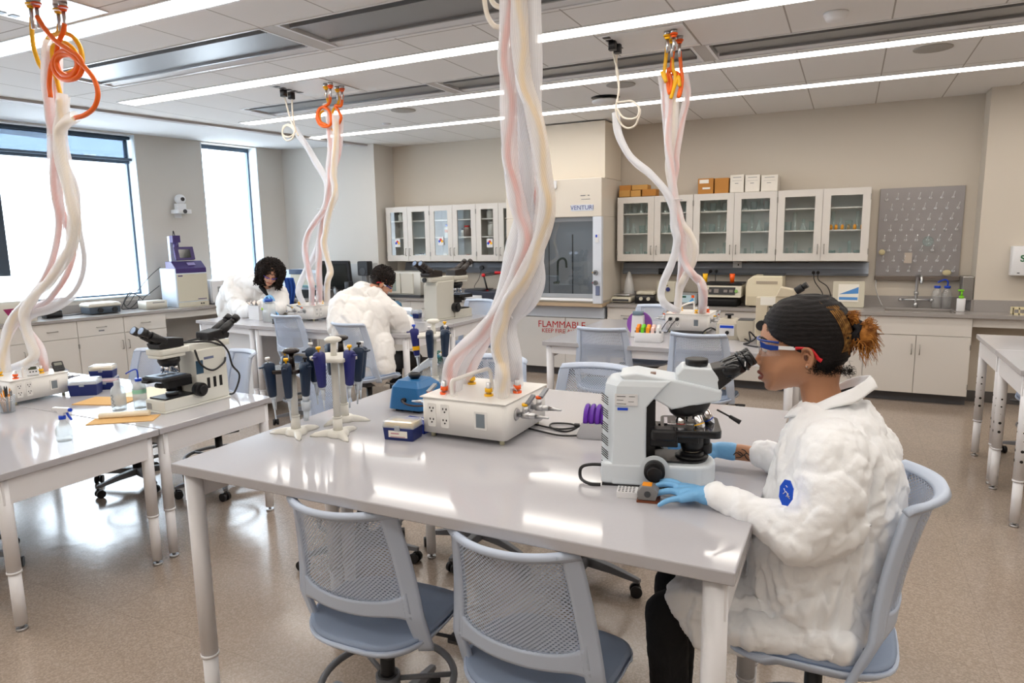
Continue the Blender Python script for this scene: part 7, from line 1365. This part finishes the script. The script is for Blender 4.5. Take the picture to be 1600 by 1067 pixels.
def headm(root, M, sk, jaw=1.0):
    """M: head frame, x forward, z up, origin between the ears"""
    mb = MB(M); mb.ell((-.015, 0, .055), (.095, .075, .088)); mb.ell((.035, 0, .0), (.058, .06, .075)); mb.ell((.045, 0, -.055), (.042, .042*jaw, .042)); capsule(mb, [(.088, 0, .02), (.104, 0, -.012)], (.008, .010), 0); capsule(mb, [(-.02, 0, -.04), (-.045, 0, -.13)], (.055, .058), 0)
    for s in (-1, 1): mb.ell((.0, s*.074, .0), (.018, .008, .030)); mb.ell((.055, s*.04, -.018), (.026, .02, .02))
    put('head', fuse(mb, .005, 3), sk, root)
    P('mouth', MB(M).tube([(.078, -.024, -.045), (.088, 0, -.047), (.078, .024, -.045)], .0045, 6, 3), mat('rose lips', srgb(165, 90, 85), .5), root)
    for s in (-1, 1): P('eye', MB(M).ell((.083, s*.031, .010), (.008, .013, .006)), mat('dark eye', (.03, .02, .02), .3), root); P('eyebrow', MB(M).tube([(.092, s*.014, .028), (.088, s*.035, .033), (.072, s*.05, .028)], .0035, 6, 3), hair_c, root)
def frame(p, fwd, up=(0, 0, 1)):
    x = Vector(fwd).normalized(); y = Vector(up).cross(x).normalized(); z = x.cross(y); M = Matrix((x, y, z)).transposed().to_4x4(); M.translation = Vector(p); return M
def curls(root, M, cen, rad, n, seed, rr_=.006, ln=1.0, keep=None, name='hair', base=.86):
    mb = MB(M); mb.ell(cen, tuple(r*base for r in rad), 12); r2 = random.Random(seed)
    for k in range(n):
        a = r2.uniform(0, 2*PI); u = r2.uniform(-1, 1); d = Vector((math.sqrt(1-u*u)*math.cos(a), math.sqrt(1-u*u)*math.sin(a), u)); p = Vector(cen)+Vector((d.x*rad[0], d.y*rad[1], d.z*rad[2]))*r2.uniform(.82, 1.0)
        if keep and not keep(p): continue
        t1 = d.orthogonal().normalized(); t2 = d.cross(t1); R0 = .010*ln*r2.uniform(.7, 1.3); mb.tube([p+(t1*math.cos(q*1.3+a)+t2*math.sin(q*1.3+a))*R0+Vector((0, 0, -.006*q))*ln for q in range(6)], rr_*.6, 4, 2)
    return P(name, mb, hair_c, root)
# bent-over man
J = at
pm = thing('person', 'man with short dark curly hair in a white coat, sitting bent over his work', 'person', (-3.62, 4.55, 0)); mo = Vector((-3.62, 4.55, 0))
sL, sR = J(536, 478, y=4.60), J(600, 482, y=4.72); nk = J(578, 462, y=4.72)
worker(pm, mo, [([J(563, 570, y=4.50), J(556, 525, y=4.50), J(556, 490, y=4.58)], (.165, .20, .165)), ([J(545, 515, y=4.45), J(540, 485, y=4.52)], (.15, .14)), ([J(578, 520, y=4.6), J(583, 488, y=4.66)], (.15, .14)), ([sL, J(556, 465, y=4.62), J(567, 456, y=4.68)], (.11, .10, .08)), ([sR, J(580, 466, y=4.70)], (.10, .10)), ([J(590, 575, y=4.55), J(592, 540, y=4.60)], (.15, .13))],
       [([sR, J(620, 500, y=4.80), J(624, 516, y=4.86)], (.105, .10, .09)), ([J(624, 518, y=4.86), J(634, 508, y=4.98), J(636, 500, y=5.08)], (.088, .066, .045)), ([sL, J(528, 515, y=4.75), J(545, 505, y=4.98)], (.10, .09, .05)), ([J(570, 578, y=4.5), J(590, 575, y=4.75), J(600, 570, y=4.95)], (.12, .11, .09))])
M = TR(*(-mo)) @ frame(J(596, 444, y=4.80), (.72, .58, -.62), (.35, .3, .9)); headm(pm, M, skin2)
P('beard', MB(M).ell((.045, 0, -.062), (.046, .05, .036)), hairmat('stubble', srgb(90, 62, 48), srgb(140, 98, 76), 80), pm)
curls(pm, M, (-.022, 0, .075), (.108, .092, .098), 900, 5, .006, .9, lambda p: not (p.x > .05 and p.z < .05) and p.z > .0); P('hair_nape', MB(M).ell((-.05, 0, .03), (.062, .074, .075)), hair_c, pm)
gog(pm, M, bl_ := mat('navy frame', srgb(22, 58, 140), .35), white, red)
P('collar', MB(TR(*(-mo))).tube([J(560, 452, y=4.64), J(556, 447, y=4.68), J(566, 443, y=4.76), J(582, 450, y=4.80), J(592, 464, y=4.76), J(588, 470, y=4.68), J(574, 462, y=4.62)], .022, 10, 5, True), coat2, pm)
mb = MB(TR(*(-mo)))
for x in (-3.72, -3.50): capsule(mb, [(x, 4.55, .68), (x+.02, 4.82, .68), (x+.03, 5.02, .65)], (.09, .08, .065)); capsule(mb, [(x+.03, 5.02, .63), (x+.03, 5.0, .35), (x+.03, 4.98, .10)], (.065, .055, .045))
put('trousers', fuse(mb, .012, 2), pants_m, pm)
for x in (-3.69, -3.47): mb = MB(TR(*(-mo))); capsule(mb, [(x, 4.96, .045), (x, 5.1, .035)], (.045, .034)); put('shoe', fuse(mb, .008, 1), shoe_m, pm)
w_ = J(636, 498, y=5.12)-mo
hand(pm, w_, [w_+Vector(v) for v in ((-.02, .07, .01), (-.04, .065, .012), (-.06, .055, .01), (-.075, .04, .0))], [w_+Vector(v) for v in ((-.03, .13, .0), (-.06, .125, -.01), (-.085, .11, -.01), (-.10, .08, -.02))], [w_+Vector(v) for v in ((.0, .04, -.01), (.0, .07, -.02), (-.01, .10, -.02))], vox=.005)
w_ = J(548, 504, y=5.02)-mo
hand(pm, w_, [w_+Vector(v) for v in ((.075, .04, .0), (.06, .055, .01), (.04, .065, .012), (.02, .07, .01))], [w_+Vector(v) for v in ((.11, .08, -.02), (.09, .11, -.01), (.06, .125, -.01), (.03, .13, .0))], [w_+Vector(v) for v in ((.03, .02, -.01), (.06, .02, -.02), (.09, .04, -.02))], vox=.005)
# curly-haired woman
pc = thing('person', 'woman with big dark curly hair and purple safety glasses, leaning over the turned table', 'person', (-6.5, 5.85, 0)); co = Vector((-6.5, 5.85, 0))
sR, sL = J(368, 446, y=5.62), J(436, 458, y=5.66)
worker(pc, co, [([J(372, 560, y=5.90), J(370, 500, y=5.86), J(382, 470, y=5.76), J(400, 455, y=5.66)], (.21, .21, .19, .15)), ([J(366, 500, y=5.84), J(362, 470, y=5.76), sR], (.17, .16, .12)), ([sR, J(395, 442, y=5.60), J(410, 446, y=5.56)], (.11, .09, .07)), ([J(405, 490, y=5.80), J(425, 470, y=5.70), sL], (.16, .12, .09))],
       [([sR, J(372, 475, y=5.45), J(384, 490, y=5.28)], (.12, .10, .085)), ([J(384, 488, y=5.28), J(400, 482, y=5.20), J(411, 476, y=5.14)], (.085, .06, .04)), ([sL, J(440, 478, y=5.60), J(428, 484, y=5.45)], (.09, .075, .045))], .012, .014)
hd = J(422, 431, y=5.50); M = TR(*(-co)) @ frame(hd, (.62, -.62, -.42), (.25, .1, .95)); headm(pc, M, skin2, .9)
curls(pc, M, (-.045, 0, .045), (.145, .165, .155), 1500, 9, .007, 1.5, lambda p: not (p.x > .03 and p.z < .085 and abs(p.y) < .085), base=.80)
mb = MB(M); r2 = random.Random(4)
for k in range(420):
    s = r2.choice((-1, 1)); p = Vector((r2.uniform(-.06, .05), s*r2.uniform(.075, .145), r2.uniform(-.10, .04))); mb.tube([p+Vector((.010*math.cos(q*1.3+k), .010*math.sin(q*1.3+k), -.008*q)) for q in range(6)], .004, 4, 2)
for s in (-1, 1): mb.ell((-.03, s*.10, -.01), (.05, .045, .085))
P('hair_sides', mb, hair_c, pc); gog(pc, M, mat('violet frame', srgb(80, 70, 190), .35), MATS['violet frame'], MATS['violet frame'])
P('black_shirt', MB(TR(*(-co))).tube([J(408, 447, y=5.50), J(414, 456, y=5.48), J(419, 463, y=5.47)], [.03, .022, .008], 8, 4), pants_m, pc)
w_ = J(414, 470, y=5.12)-co; ux = Vector((.9, -.2, .3)).normalized()
hand(pc, w_, [w_+Vector(v) for v in ((.06, -.03, .045), (.065, -.01, .05), (.062, .012, .045), (.055, .03, .035))], [w_+Vector(v) for v in ((.115, -.045, .02), (.12, -.015, .015), (.115, .012, .005), (.10, .035, .0))], [w_+Vector(v) for v in ((.03, -.04, .01), (.055, -.06, .0), (.085, -.062, -.005))], vox=.005, lift=.02)
w_ = J(428, 487, y=5.42)-co
hand(pc, w_, [w_+Vector(v) for v in ((.06, -.05, .0), (.05, -.06, .0), (.035, -.068, .0), (.02, -.07, -.005))], [w_+Vector(v) for v in ((.11, -.09, -.03), (.09, -.11, -.03), (.06, -.12, -.03), (.035, -.115, -.03))], [w_+Vector(v) for v in ((.04, -.01, -.01), (.075, -.02, -.02), (.1, -.04, -.03))], vox=.005)
mb = MB(TR(*(-co)))
for x in (-6.62, -6.40): capsule(mb, [(x, 5.92, .85), (x, 5.95, .5), (x, 5.95, .08)], (.10, .075, .05))
put('trousers', fuse(mb, .012, 2), pants_m, pc)
for x in (-6.62, -6.40): mb = MB(TR(*(-co))); capsule(mb, [(x, 5.97, .045), (x+.02, 5.82, .035)], (.045, .034)); put('shoe', fuse(mb, .008, 1), shoe_m, pc)
